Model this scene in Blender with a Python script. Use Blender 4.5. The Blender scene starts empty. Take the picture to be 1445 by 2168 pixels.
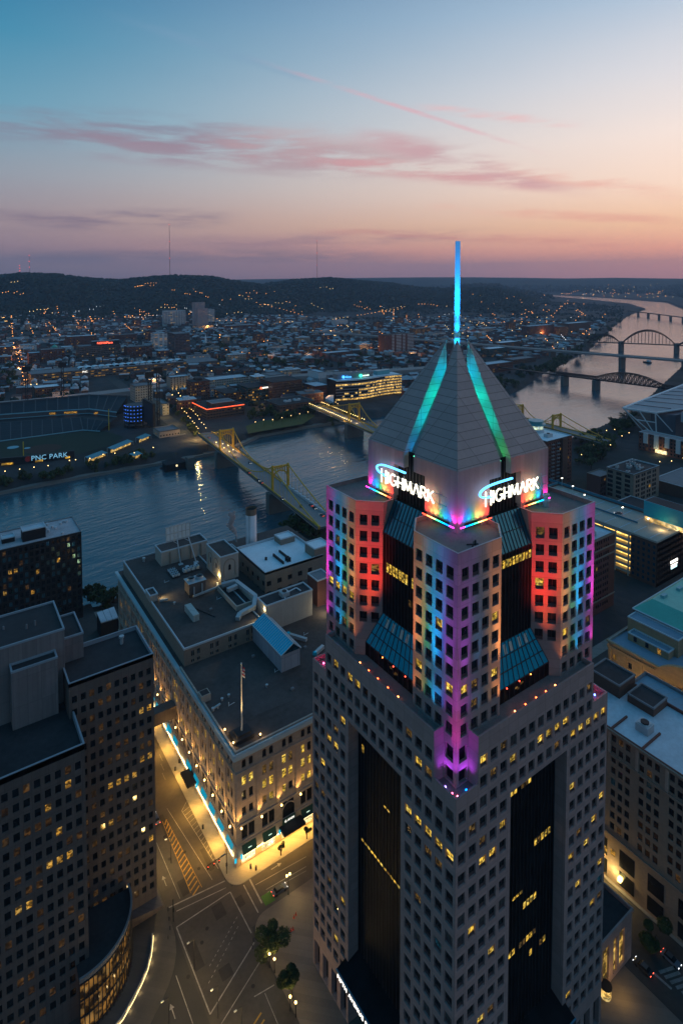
import bpy, math, random
import numpy as np
from mathutils import Vector, Matrix
rng = random.Random(7)
scene = bpy.context.scene
COL = scene.collection
pi = math.pi
# ------------------------------------------------------------------ camera
F, HC = 1250.0, 175.0
PIT, YAW = math.radians(2.7), math.radians(34.93)
PPY = 586 + F*math.tan(PIT)
cam_d = bpy.data.cameras.new('camera')
cam = bpy.data.objects.new('camera', cam_d); COL.objects.link(cam)
cam.location = (0, 0, HC)
cam.rotation_euler = (pi/2 - PIT, 0, -YAW)
cam_d.sensor_fit = 'VERTICAL'; cam_d.sensor_height = 36.0
cam_d.lens = F/2168*36
cam_d.shift_y = -(1084-PPY)/2168
cam_d.clip_start, cam_d.clip_end = 1.0, 40000
scene.camera = cam
# ------------------------------------------------------------------ exposure and render settings
scene.view_settings.view_transform = 'Standard'
scene.view_settings.look = 'None'
scene.view_settings.exposure = 0.43
scene.view_settings.gamma = 1.0
scene.view_settings.use_curve_mapping = False
cy = scene.cycles
cy.use_denoising = True
cy.max_bounces = 4; cy.diffuse_bounces = 2; cy.glossy_bounces = 3; cy.transmission_bounces = 2; cy.volume_bounces = 0
cy.transparent_max_bounces = 6
cy.sample_clamp_indirect = 3.0
cy.sample_clamp_direct = 0.0
cy.caustics_reflective = False; cy.caustics_refractive = False

# ------------------------------------------------------------------ node helpers
class NT:
    def __init__(s, tree): s.t = tree
    def n(s, typ, **kw):
        o = s.t.nodes.new(typ)
        for k, v in kw.items(): setattr(o, k, v)
        return o
    def put(s, sock, v):
        if isinstance(v, bpy.types.NodeSocket): s.t.links.new(v, sock)
        elif v is not None: sock.default_value = v
    def m(s, op, a, b=None, c=None, clamp=False):
        o = s.n('ShaderNodeMath', operation=op, use_clamp=clamp)
        s.put(o.inputs[0], a); s.put(o.inputs[1], b); s.put(o.inputs[2], c)
        return o.outputs[0]
    def vm(s, op, a, b=None, scale=None):
        o = s.n('ShaderNodeVectorMath', operation=op)
        s.put(o.inputs[0], a); s.put(o.inputs[1], b); s.put(o.inputs[3], scale)
        return o.outputs['Value'] if op in ('DOT_PRODUCT', 'LENGTH', 'DISTANCE') else o.outputs[0]
    def mix(s, f, a, b, blend='MIX', clampf=True):
        o = s.n('ShaderNodeMix', data_type='RGBA', blend_type=blend, clamp_factor=clampf)
        s.put(o.inputs[0], f); s.put(o.inputs[6], a); s.put(o.inputs[7], b)
        return o.outputs[2]
    def ss(s, x, a, b):
        o = s.n('ShaderNodeMapRange', interpolation_type='SMOOTHSTEP')
        s.put(o.inputs[0], x); o.inputs[1].default_value = a; o.inputs[2].default_value = b
        return o.outputs[0]
    def lin(s, x, a, b, c=0., d=1.):
        o = s.n('ShaderNodeMapRange')
        s.put(o.inputs[0], x)
        for i, v in enumerate((a, b, c, d)): o.inputs[i+1].default_value = v
        return o.outputs[0]
    def ramp(s, x, stops):
        o = s.n('ShaderNodeValToRGB'); s.put(o.inputs[0], x)
        e = o.color_ramp.elements
        while len(e) < len(stops): e.new(0.5)
        for q, (p, c) in zip(e, stops): q.position = p; q.color = (*c, 1)
        return o.outputs[0]
    def noise(s, vec, scale, detail=3, rough=.5):
        o = s.n('ShaderNodeTexNoise'); s.put(o.inputs['Vector'], vec)
        o.inputs['Scale'].default_value = scale; o.inputs['Detail'].default_value = detail
        o.inputs['Roughness'].default_value = rough
        return o.outputs[0]
    def scl(s, vec, xyz):
        return s.vm('MULTIPLY', vec, xyz)

def lin3(r, g, b):
    return tuple((c/255/12.92) if c/255 <= .04045 else ((c/255+.055)/1.055)**2.4 for c in (r, g, b))

# ------------------------------------------------------------------ world: dusk sky
world = bpy.data.worlds.new('World'); scene.world = world; world.use_nodes = True
W = NT(world.node_tree)
for n in list(world.node_tree.nodes): world.node_tree.nodes.remove(n)
def azdir(px, py):          # direction seen at a picture point, for the streaks of cloud
    c, s = math.cos(YAW), math.sin(YAW)
    fw, rt, up = Vector((s, c, 0)), Vector((c, -s, 0)), Vector((0, 0, 1))
    f = fw*math.cos(PIT)-up*math.sin(PIT); u = up*math.cos(PIT)+fw*math.sin(PIT)
    return f+rt*((px-722.5)/F)-u*((py-PPY)/F)
tc = W.n('ShaderNodeTexCoord').outputs['Generated']
sep = W.n('ShaderNodeSeparateXYZ'); W.put(sep.inputs[0], tc)
hyp = W.m('SQRT', W.m('ADD', W.m('MULTIPLY', sep.outputs[0], sep.outputs[0]), W.m('MULTIPLY', sep.outputs[1], sep.outputs[1])))
tel = W.m('DIVIDE', sep.outputs[2], W.m('MAXIMUM', hyp, .001))
SUN_AZ = YAW + math.radians(55)     # clockwise from +Y
sdir = (math.sin(SUN_AZ), math.cos(SUN_AZ), 0)
flat = W.vm('NORMALIZE', W.vm('MULTIPLY', tc, (1, 1, 0)))
sdot = W.vm('DOT_PRODUCT', flat, sdir)
fx = W.m('POWER', W.lin(sdot, .02, .95), 1.5)
tw = W.noise(W.scl(tc, (3, 3, 14)), 1.0, 3)
telw = W.m('ADD', tel, W.m('MULTIPLY', W.m('SUBTRACT', tw, .5), .02))
e = W.lin(telw, -.02, .62)
def st(t): return (t+.02)/.64
leftr = W.ramp(e, [(0, lin3(96, 94, 116)), (st(.005), lin3(124, 112, 126)), (st(.045), lin3(150, 126, 136)), (st(.09), lin3(156, 138, 144)),
                   (st(.15), lin3(142, 150, 162)), (st(.25), lin3(98, 150, 174)), (st(.36), lin3(58, 132, 164)), (st(.47), lin3(34, 110, 150)), (1, lin3(42, 108, 148))])
rightr = W.ramp(e, [(0, lin3(196, 136, 132)), (st(.005), lin3(226, 148, 138)), (st(.04), lin3(255, 172, 142)), (st(.08), lin3(255, 200, 158)),
                    (st(.135), lin3(255, 220, 196)), (st(.21), lin3(248, 226, 214)), (st(.30), lin3(222, 216, 218)), (st(.42), lin3(176, 192, 210)), (1, lin3(96, 138, 174))])
sky = W.mix(fx, leftr, rightr)
# soft cloud streaks lying on great circles, broken by stretched noise
wob = W.noise(W.scl(tc, (5, 5, 22)), 1.0, 4, .6)
brk = W.noise(W.scl(tc, (7, 7, 60)), 1.0, 5, .62)
def streak(a, b, width, col, amt, wobble=.02, br=(.36, .62), fade=.25):
    A, B = azdir(*a).normalized(), azdir(*b).normalized()
    N = A.cross(B).normalized(); T = N.cross(A).normalized(); L = math.atan2(B.dot(T), B.dot(A))
    d = W.vm('DOT_PRODUCT', tc, tuple(N))
    d = W.m('ADD', d, W.m('MULTIPLY', W.m('SUBTRACT', wob, .5), wobble))
    g = W.ss(W.m('ABSOLUTE', d), width, width*.1)
    s_ = W.m('ARCTAN2', W.vm('DOT_PRODUCT', tc, tuple(T)), W.vm('DOT_PRODUCT', tc, tuple(A)))
    l = W.m('MULTIPLY', W.ss(s_, -.02, L*fade), W.ss(s_, L*1.03, L*(1-fade)))
    k = W.m('MULTIPLY', W.m('MULTIPLY', g, l), W.m('MULTIPLY', W.ss(brk, *br), amt))
    global sky
    sky = W.mix(k, sky, (*lin3(*col), 1))
streak((-120, 258), (600, 300), .040, (128, 120, 138), .75, .03)
streak((60, 290), (860, 350), .036, (150, 126, 140), .75, .035)
streak((380, 295), (1060, 352), .046, (188, 156, 158), .65, .04)
streak((620, 335), (1280, 402), .020, (206, 150, 152), .8, .022, (.34, .6))
streak((740, 282), (1200, 392), .024, (196, 152, 158), .7, .02)
streak((1030, 350), (1460, 415), .016, (232, 166, 150), .6, .02)
streak((-150, 468), (520, 462), .020, (122, 106, 126), .8, .02)
streak((250, 520), (1100, 498), .018, (142, 112, 130), .55, .016)
streak((640, 490), (1450, 520), .010, (206, 128, 126), .7, .012)
streak((900, 440), (1500, 470), .012, (232, 160, 142), .6, .016)
streak((-200, 545), (900, 540), .018, (112, 102, 122), .55, .012)
streak((880, 226), (1240, 268), .010, (228, 172, 172), .6, .012)
streak((180, 10), (760, 205), .010, (118, 150, 178), .35, .006, (.3, .6), .4)
streak((520, 120), (1180, 335), .0055, (220, 156, 166), .6, .003, (.25, .6), .45)
SUN_EL = math.radians(1.0)
nish = W.n('ShaderNodeTexSky', sky_type='NISHITA')
nish.sun_disc = False; nish.sun_elevation = SUN_EL; nish.sun_rotation = SUN_AZ
bg1 = W.n('ShaderNodeBackground'); W.put(bg1.inputs[0], sky); bg1.inputs[1].default_value = 0.86
bg2 = W.n('ShaderNodeBackground'); W.put(bg2.inputs[0], nish.outputs[0]); bg2.inputs[1].default_value = 0.01
ads = W.n('ShaderNodeAddShader'); W.put(ads.inputs[0], bg1.outputs[0]); W.put(ads.inputs[1], bg2.outputs[0])
wo = W.n('ShaderNodeOutputWorld'); W.put(wo.inputs[0], ads.outputs[0])
# ------------------------------------------------------------------ sun: the last glow from low on the right
sl = bpy.data.lights.new('sun', 'SUN'); sl.energy = 0.22; sl.angle = math.radians(14); sl.color = (1, .62, .55)
so = bpy.data.objects.new('sun', sl); COL.objects.link(so)
el = math.radians(5)
so.rotation_euler = Vector((-sdir[0]*math.cos(el), -sdir[1]*math.cos(el), -math.sin(el))).to_track_quat('-Z', 'Y').to_euler()

# ------------------------------------------------------------------ geometry on the survey: picture ray to place
def ray(px, py): return azdir(px, py)
def atz(px, py, z=0.):
    d = ray(px, py); t = (z-HC)/d.z; return Vector((d.x*t, d.y*t, z))
def atx(px, py, X):
    d = ray(px, py); t = X/d.x; return Vector((X, d.y*t, HC+d.z*t))
def aty(px, py, Y):
    d = ray(px, py); t = Y/d.y; return Vector((d.x*t, Y, HC+d.z*t))
def dist_at(px, py, r):
    d = ray(px, py); t = r/math.hypot(d.x, d.y); return Vector((d.x*t, d.y*t, HC+d.z*t))
_c, _s = math.cos(YAW), math.sin(YAW)
def proj(p):
    x, y, z = p[0], p[1], p[2]-HC
    r = x*_c-y*_s; fo = x*_s+y*_c
    w = fo*math.cos(PIT)-z*math.sin(PIT); u = z*math.cos(PIT)+fo*math.sin(PIT)
    return (722.5+F*r/w, PPY-F*u/w, w)

class MB:
    def __init__(s): s.v = []; s.f = []; s.mi = []
    def add(s, vs, fs, m=0):
        b = len(s.v); s.v.extend(tuple(p) for p in vs)
        for f in fs: s.f.append(tuple(i+b for i in f)); s.mi.append(m)
    def quad(s, a, b, c, d, m=0): s.add((a, b, c, d), ((0, 1, 2, 3),), m)
    def box(s, x0, x1, y0, y1, z0, z1, m=0, top=None):
        v = [(x0,y0,z0),(x1,y0,z0),(x1,y1,z0),(x0,y1,z0),(x0,y0,z1),(x1,y0,z1),(x1,y1,z1),(x0,y1,z1)]
        s.add(v, ((0,3,2,1),(0,1,5,4),(1,2,6,5),(2,3,7,6),(3,0,4,7)), m)
        s.add(v[4:], ((0,1,2,3),), m if top is None else top)
    def prism(s, poly, z0, z1, m=0, top=None, bottom=True):
        n = len(poly)
        v = [(x, y, z0) for x, y in poly]+[(x, y, z1) for x, y in poly]
        fs = [(i, (i+1) % n, n+(i+1) % n, n+i) for i in range(n)]
        if bottom: fs.append(tuple(range(n-1, -1, -1)))
        s.add(v, fs, m); s.add(v[n:], (tuple(range(n)),), m if top is None else top)
    def bar(s, p, q, w, h=None, m=0):
        p, q = Vector(p), Vector(q); h = h or w
        d = (q-p).normalized(); r = d.cross(Vector((0, 0, 1)))
        if r.length < 1e-4: r = Vector((1, 0, 0))
        r.normalize(); u = r.cross(d); r *= w/2; u *= h/2
        v = [p-r-u, p+r-u, p+r+u, p-r+u, q-r-u, q+r-u, q+r+u, q-r+u]
        s.add(v, ((0,3,2,1),(4,5,6,7),(0,1,5,4),(1,2,6,5),(2,3,7,6),(3,0,4,7)), m)
    def cyl(s, x, y, z0, z1, r, n=12, m=0, r2=None, cap=True):
        r2 = r if r2 is None else r2
        a = [2*pi*i/n for i in range(n)]
        v = [(x+r*math.cos(t), y+r*math.sin(t), z0) for t in a]+[(x+r2*math.cos(t), y+r2*math.sin(t), z1) for t in a]
        s.add(v, [(i, (i+1) % n, n+(i+1) % n, n+i) for i in range(n)], m)
        if cap: s.add(v[n:], (tuple(range(n)),), m); s.add(v[:n], (tuple(range(n-1, -1, -1)),), m)
    def tube(s, pts, r, n=5, m=0):
        for a, b in zip(pts[:-1], pts[1:]): s.bar(a, b, r*2, r*2, m)
    def ball(s, c, r, m=0, n=6, k=4, sz=1.):
        vs = []; fs = []
        for j in range(k+1):
            t = pi*j/k
            for i in range(n): vs.append((c[0]+r*math.sin(t)*math.cos(2*pi*i/n), c[1]+r*math.sin(t)*math.sin(2*pi*i/n), c[2]-r*sz*math.cos(t)))
        for j in range(k):
            for i in range(n): fs.append((j*n+i, j*n+(i+1) % n, (j+1)*n+(i+1) % n, (j+1)*n+i))
        s.add(vs, fs, m)
    def mesh(s, name, mats, off=(0, 0, 0), smooth=False):
        me = bpy.data.meshes.new(name)
        if any(off): vs = [(a-off[0], b-off[1], c-off[2]) for a, b, c in s.v]
        else: vs = s.v
        me.from_pydata(vs, [], s.f)
        for m in (mats if isinstance(mats, (list, tuple)) else [mats]): me.materials.append(m)
        if any(s.mi): me.polygons.foreach_set('material_index', s.mi)
        if smooth: me.polygons.foreach_set('use_smooth', [True]*len(s.f))
        return me
ORG = {}
def link(name, data, parent=None, loc=(0, 0, 0), rz=0.):
    """place an object by its place in the world (parents are unrotated empties or meshes at ORG)"""
    o = bpy.data.objects.new(name, data); COL.objects.link(o)
    ORG[o] = Vector(loc)
    if parent is not None:
        o.parent = parent; o.location = Vector(loc)-ORG[parent]
    else: o.location = loc
    if rz: o.rotation_euler = (0, 0, rz)
    return o
def thing(name, label, cat, loc=(0, 0, 0), group=None, data=None, rz=0.):
    o = link(name, data, None, loc, rz)
    o['label'] = label; o['category'] = cat
    if group: o['group'] = group
    return o
def part(name, mb, mats, parent, smooth=False, kind=None, label=None):
    o = link(name, mb.mesh(name, mats, ORG[parent], smooth), parent, ORG[parent])
    if kind: o['kind'] = kind
    if label: o['label'] = label
    return o
def solid(name, mb, mats, label, cat, loc=(0, 0, 0), group=None, smooth=False):
    return thing(name, label, cat, loc, group, mb.mesh(name, mats, loc, smooth))
def setting(name, mb, mats, kind='structure', smooth=False):
    o = link(name, mb.mesh(name, mats, (0, 0, 0), smooth)); o['kind'] = kind
    return o
def copy_tree(o, loc, rz=None, label=None, group=None):
    c = o.copy(); COL.objects.link(c); c.location = loc; ORG[c] = Vector(loc)
    if rz is not None: c.rotation_euler = (0, 0, rz)
    if label: c['label'] = label
    if group: c['group'] = group
    for ch in list(o.children):
        d = ch.copy(); COL.objects.link(d); d.parent = c
        for g in list(ch.children):
            k = g.copy(); COL.objects.link(k); k.parent = d
    return c

# ------------------------------------------------------------------ materials
MATS = {}
def newmat(name):
    m = bpy.data.materials.new(name); m.use_nodes = True
    t = NT(m.node_tree); b = m.node_tree.nodes['Principled BSDF']
    return m, t, b
def wallvec(t):
    g = t.n('ShaderNodeNewGeometry').outputs['Position']
    s = t.n('ShaderNodeSeparateXYZ'); t.put(s.inputs[0], g)
    c = t.n('ShaderNodeCombineXYZ'); t.put(c.inputs[0], t.m('ADD', s.outputs[0], s.outputs[1])); t.put(c.inputs[1], s.outputs[2])
    return c.outputs[0], g
def pmat(name, col, rough=.8, var=.18, scale=.25, metal=0., joint=None, streaks=0., bump=0., spec=.3, fine=.1):
    if name in MATS: return MATS[name]
    m, t, b = newmat(name)
    wv, g = wallvec(t)
    n1 = t.noise(g, scale, 4, .6); n2 = t.noise(g, scale*9, 3, .6)
    f = t.m('ADD', t.m('MULTIPLY', t.m('SUBTRACT', n1, .5), var*2.2), t.m('MULTIPLY', t.m('SUBTRACT', n2, .5), fine*2))
    if streaks:
        s1 = t.noise(t.scl(wv, (1.1, .05, 1)), 1.0, 3, .6)
        f = t.m('ADD', f, t.m('MULTIPLY', t.m('SUBTRACT', s1, .5), streaks*2))
    f = t.m('ADD', f, 1.0)
    c = t.mix(1.0, (*col, 1), (1, 1, 1, 1), 'MULTIPLY')
    vmn = t.n('ShaderNodeVectorMath', operation='SCALE'); t.put(vmn.inputs[0], c); t.put(vmn.inputs[3], f)
    c = vmn.outputs[0]
    if joint:
        w, h, dark, size = joint
        br = t.n('ShaderNodeTexBrick', offset=.5 if len(str(w)) and h < .5 else 0.0)
        t.put(br.inputs['Vector'], wv); br.inputs['Scale'].default_value = 1
        br.inputs['Brick Width'].default_value = w; br.inputs['Row Height'].default_value = h
        br.inputs['Mortar Size'].default_value = size; br.inputs['Mortar Smooth'].default_value = .2
        br.inputs['Color1'].default_value = (.87, .87, .87, 1); br.inputs['Color2'].default_value = (1.07, 1.05, 1.04, 1)
        br.inputs['Mortar'].default_value = (dark, dark, dark, 1); br.inputs['Bias'].default_value = 0
        c = t.mix(1.0, c, br.outputs[0], 'MULTIPLY')
    t.put(b.inputs['Base Color'], c)
    b.inputs['Roughness'].default_value = rough; b.inputs['Metallic'].default_value = metal
    b.inputs['Specular IOR Level'].default_value = spec
    if bump:
        bp = t.n('ShaderNodeBump'); bp.inputs['Strength'].default_value = bump; bp.inputs['Distance'].default_value = .1
        t.put(bp.inputs['Height'], n2); t.put(b.inputs['Normal'], bp.outputs[0])
    MATS[name] = m
    return m
def emat(name, col, st, sample=False):
    if name in MATS: return MATS[name]
    m, t, b = newmat(name)
    b.inputs['Base Color'].default_value = (*[c*.3 for c in col], 1)
    b.inputs['Emission Color'].default_value = (*col, 1); b.inputs['Emission Strength'].default_value = st
    if not sample: m.cycles.emission_sampling = 'NONE'
    MATS[name] = m
    return m
def lit_glass(name, col, st, dark=.25, sc=.9):
    """a lit room behind glass: bright ceiling light, furniture and blinds breaking it"""
    if name in MATS: return MATS[name]
    m, t, b = newmat(name)
    wv, g = wallvec(t)
    n1 = t.noise(t.scl(g, (sc, sc, sc*1.6)), 1.0, 2, .5)
    vo = t.n('ShaderNodeTexVoronoi', feature='F1', distance='MANHATTAN'); t.put(vo.inputs['Vector'], g); vo.inputs['Scale'].default_value = sc*1.1
    v2 = t.n('ShaderNodeSeparateColor'); t.put(v2.inputs[0], vo.outputs['Color'])
    big = t.noise(g, sc*.33, 1)
    f = t.m('MULTIPLY', t.ss(n1, .40, .58), t.lin(v2.outputs[0], 0, 1, .35, 1.25))
    f = t.m('MULTIPLY', t.m('ADD', f, dark), t.lin(big, .3, .7, .45*st, 1.35*st))
    b.inputs['Base Color'].default_value = (.02, .02, .02, 1); b.inputs['Roughness'].default_value = .08
    t.put(b.inputs['Emission Color'], t.mix(t.ss(v2.outputs[1], .55, .95), (*col, 1), (min(1, col[0]), min(1, col[1]*1.15+.04), min(1, col[2]*1.5+.04), 1))); t.put(b.inputs['Emission Strength'], f)
    m.cycles.emission_sampling = 'NONE'
    MATS[name] = m
    return m
def glass_dark(name, col=(.012, .014, .017), rough=.06, spec=.5, wav=.0):
    if name in MATS: return MATS[name]
    m, t, b = newmat(name)
    g = t.n('ShaderNodeNewGeometry').outputs['Position']
    n = t.noise(g, .35, 2)
    vmn = t.n('ShaderNodeVectorMath', operation='SCALE'); vmn.inputs[0].default_value = col; t.put(vmn.inputs[3], t.lin(n, .3, .7, .5, 1.7))
    t.put(b.inputs['Base Color'], vmn.outputs[0])
    b.inputs['Roughness'].default_value = rough; b.inputs['Specular IOR Level'].default_value = spec
    if wav:
        bp = t.n('ShaderNodeBump'); bp.inputs['Strength'].default_value = wav; bp.inputs['Distance'].default_value = .05
        t.put(bp.inputs['Height'], t.noise(g, .6, 1)); t.put(b.inputs['Normal'], bp.outputs[0])
    MATS[name] = m
    return m
YEL = (1.0, .60, .07)
M_concrete = pmat('tower_stone', (.355, .250, .232), .75, .09, .12, joint=(2.85, 2.0, .70, .05), streaks=.10)
M_rooftile = pmat('pyramid_panels', (.42, .315, .30), .6, .10, .1, joint=(7.0, 1.55, .48, .07), streaks=.07)
M_prism = pmat('prism_stone', (.39, .285, .275), .7, .05, .1, joint=(1.45, 20, .82, .05), streaks=.10)
M_deck = pmat('roof_pavers', (.20, .165, .155), .85, .3, .4, joint=None, fine=.35)
M_spandrel = pmat('window_spandrel', (.09, .058, .06), .5, .1)
M_glass = glass_dark('dark_glass')
M_curtain = glass_dark('curtain_glass', (.007, .0075, .009), .45, .06)
M_sky_glass = glass_dark('skylight_glass', (.004, .035, .055), .06, 1.0)
M_frame = pmat('dark_metal', (.03, .03, .035), .5, .1)
M_blindw = pmat('drawn_blind', (.085, .078, .075), .6, .3, .8)
M_lit = lit_glass('lit_room', YEL, .80, .12, 1.1)
M_lit2 = lit_glass('dim_room', (1.0, .52, .10), .13, .05, 1.3)
M_litblue = lit_glass('blue_room', (.03, .26, .38), .05)
M_white = pmat('white_membrane', (.76, .81, .85), .8, .2, .12, fine=.14)
M_tar = pmat('dark_roofing', (.074, .060, .056), .92, .7, .07, fine=.4)
M_trim = pmat('pale_coping', (.48, .54, .58), .7, .1)
M_steel = pmat('galvanised_steel', (.42, .46, .48), .45, .15, .6, metal=.3)
M_black = pmat('black_paint', (.015, .015, .017), .6, .1)

WCACHE = {}
def window_mesh(w, h, var, sp=.26, mats=None, mull=1, frame=.07, key='tower'):
    k = (round(w, 2), round(h, 2), var, key)
    if k in WCACHE: return WCACHE[k]
    mb = MB(); hs = h*sp
    mb.quad((-w/2, 0, hs), (w/2, 0, hs), (w/2, 0, h), (-w/2, 0, h), 0)
    if sp: mb.box(-w/2, w/2, -.06, .0, 0, hs, 1)
    for i in range(mull):
        x = -w/2+w*(i+1)/(mull+1)
        mb.box(x-frame/2, x+frame/2, -.05, -.002, hs, h, 2)
    mb.box(-w/2, w/2, -.07, -.002, h-frame, h, 2)
    me = mb.mesh('window', mats)
    WCACHE[k] = me
    return me

def facade(mb, O, U, N, L, z0, z1, cols, rows, depth, m=0, mrev=None, skip=lambda i, j: False):
    """a wall with real openings; returns [(i, j, u0, u1, za, zb)] of the openings"""
    U, N = Vector((*U, 0)), Vector((*N, 0)); O = Vector((*O, 0))
    def P(u, z, d=0): return O+U*u-N*d+Vector((0, 0, z))
    us = [0]; 
    for a, b in cols: us += [a, b]
    us.append(L)
    zs = [z0]
    for a, b in rows: zs += [a, b]
    zs.append(z1)
    flip = U.cross(Vector((0, 0, 1))).dot(N) < 0
    def Q(a, b, c, d, mm): mb.quad(a, b, c, d, mm) if not flip else mb.quad(d, c, b, a, mm)
    op = []
    mr = m if mrev is None else mrev
    for j in range(len(zs)-1):
        za, zb = zs[j], zs[j+1]
        if zb-za < 1e-4: continue
        run = None
        for i in range(len(us)-1):
            ua, ub = us[i], us[i+1]
            hole = (i % 2 == 1) and (j % 2 == 1) and not skip(i//2, j//2)
            if hole:
                if run is not None: Q(P(run, za), P(ua, za), P(ua, zb), P(run, zb), m); run = None
                op.append((i//2, j//2, ua, ub, za, zb))
                Q(P(ua, za, depth), P(ub, za, depth), P(ub, za), P(ua, za), mr)
                Q(P(ua, zb), P(ub, zb), P(ub, zb, depth), P(ua, zb, depth), mr)
                Q(P(ua, za), P(ua, zb), P(ua, zb, depth), P(ua, za, depth), mr)
                Q(P(ub, za, depth), P(ub, zb, depth), P(ub, zb), P(ub, za), mr)
            elif run is None: run = ua
        if run is not None and us[-1]-run > 1e-4: Q(P(run, za), P(us[-1], za), P(us[-1], zb), P(run, zb), m)
    return op, P
def lamp(name, typ, loc, energy, col, aim=None, spot=None, size=.3, sy=None, blend=1.0, parent=None):
    l = bpy.data.lights.new(name, typ); l.energy = energy; l.color = col
    if typ == 'SPOT': l.spot_size = spot; l.spot_blend = blend; l.shadow_soft_size = size
    elif typ == 'AREA':
        l.size = size
        if sy: l.shape = 'RECTANGLE'; l.size_y = sy
    else: l.shadow_soft_size = size
    o = bpy.data.objects.new(name, l); COL.objects.link(o); o.location = loc
    if aim is not None: o.rotation_euler = (Vector(aim)-Vector(loc)).to_track_quat('-Z', 'Y').to_euler()
    return o
def text_obj(name, body, size, mat, parent, loc, rot, ext=.08, align='LEFT', sx=1., space=1.):
    c = bpy.data.curves.new(name, 'FONT'); c.body = body; c.size = size; c.extrude = ext; c.align_x = align; c.space_character = space
    c.resolution_u = 3; c.materials.append(mat)
    o = bpy.data.objects.new(name, c); COL.objects.link(o)
    ORG[o] = Vector(loc)
    if parent is not None: o.parent = parent; o.location = Vector(loc)-ORG[parent]
    else: o.location = loc
    o.rotation_euler = rot; o.scale = (sx, 1, 1)
    return o

# ================================================================== THE SETTING: ground, river, hills
NB = [(-1500, 520), (-300, 556), (44, 565), (120, 568), (180, 566), (225, 567), (249, 566), (304, 600), (364, 603), (424, 598), (560, 590), (720, 590), (805, 622), (953, 694), (1340, 846), (2091, 1218), (2709, 1508), (3296, 1740), (3800, 2110), (4250, 2700), (4800, 3600), (5200, 5000)]
SB = [(5500, 5000), (5100, 3500), (4734, 2762), (4310, 2130), (3470, 1618), (2300, 1060), (1373, 625), (752, 415), (607, 388), (420, 372), (240, 356), (152, 342), (95, 334), (-300, 325), (-1500, 290)]
RIV = np.array(NB+SB, float)
def seg_dist(px, py, a, b):
    dx, dy = b[0]-a[0], b[1]-a[1]
    t = np.clip(((px-a[0])*dx+(py-a[1])*dy)/(dx*dx+dy*dy), 0, 1)
    return np.hypot(px-a[0]-t*dx, py-a[1]-t*dy)
def river_sd(px, py):       # negative in the river
    px = np.asarray(px, float); py = np.asarray(py, float)
    d = np.full(px.shape, 1e9); ins = np.zeros(px.shape, bool)
    n = len(RIV)
    for i in range(n):
        a, b = RIV[i], RIV[(i+1) % n]
        d = np.minimum(d, seg_dist(px, py, a, b))
        cond = (a[1] > py) != (b[1] > py)
        with np.errstate(divide='ignore', invalid='ignore'):
            xi = (b[0]-a[0])*(py-a[1])/(b[1]-a[1]+1e-12)+a[0]
        ins ^= cond & (px < xi)
    return np.where(ins, -d, d)
def sstep(x, a, b):
    t = np.clip((x-a)/(b-a), 0, 1); return t*t*(3-2*t)
def vnoise(x, y, seed=0):
    r = np.zeros_like(x)
    for k, (f, a) in enumerate(((1, .5), (2.1, .27), (4.3, .15), (9.1, .08))):
        xi, yi = np.floor(x*f), np.floor(y*f); u, v = x*f-xi, y*f-yi
        u, v = u*u*(3-2*u), v*v*(3-2*v)
        def h(a_, b_): 
            q = np.sin(a_*127.1+b_*311.7+seed*17.3+k*3.7)*43758.5453
            return q-np.floor(q)
        r += a*((h(xi, yi)*(1-u)+h(xi+1, yi)*u)*(1-v)+(h(xi, yi+1)*(1-u)+h(xi+1, yi+1)*u)*v)
    return r
RIDGES = [  # distance where the slope starts, distance of the ridge, distance where it has fallen again, outline seen from the camera
    (2330, 3350, 4900, [(-400, 592), (-150, 586), (0, 582), (45, 577), (125, 579), (170, 586), (250, 591), (320, 584), (372, 581), (450, 584), (490, 592), (560, 602), (640, 622), (740, 660), (820, 700)]),
    (2500, 3900, 5600, [(380, 660), (480, 620), (560, 600), (620, 590), (700, 586), (760, 592), (830, 598), (880, 606), (960, 612), (1030, 606), (1100, 618), (1150, 640), (1200, 665)]),
    (2900, 3900, 4700, [(960, 690), (1060, 660), (1110, 642), (1160, 636), (1190, 646), (1215, 672)]),
    (4200, 5600, 7500, [(880, 640), (960, 604), (1010, 599), (1060, 598), (1110, 601), (1150, 607), (1200, 615), (1240, 634)]),
    (7000, 9500, 13000, [(-400, 590), (480, 588), (700, 585), (900, 583), (1000, 583), (1100, 584), (1200, 585.5), (1300, 584), (1445, 586), (1900, 586)]),
    (6000, 7600, 9000, [(1150, 612), (1230, 604), (1300, 606), (1370, 610), (1445, 600), (1700, 592), (2000, 590)]),
    (2600, 3800, 5000, [(1440, 640), (1500, 610), (1600, 590), (1900, 580)])]
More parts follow.
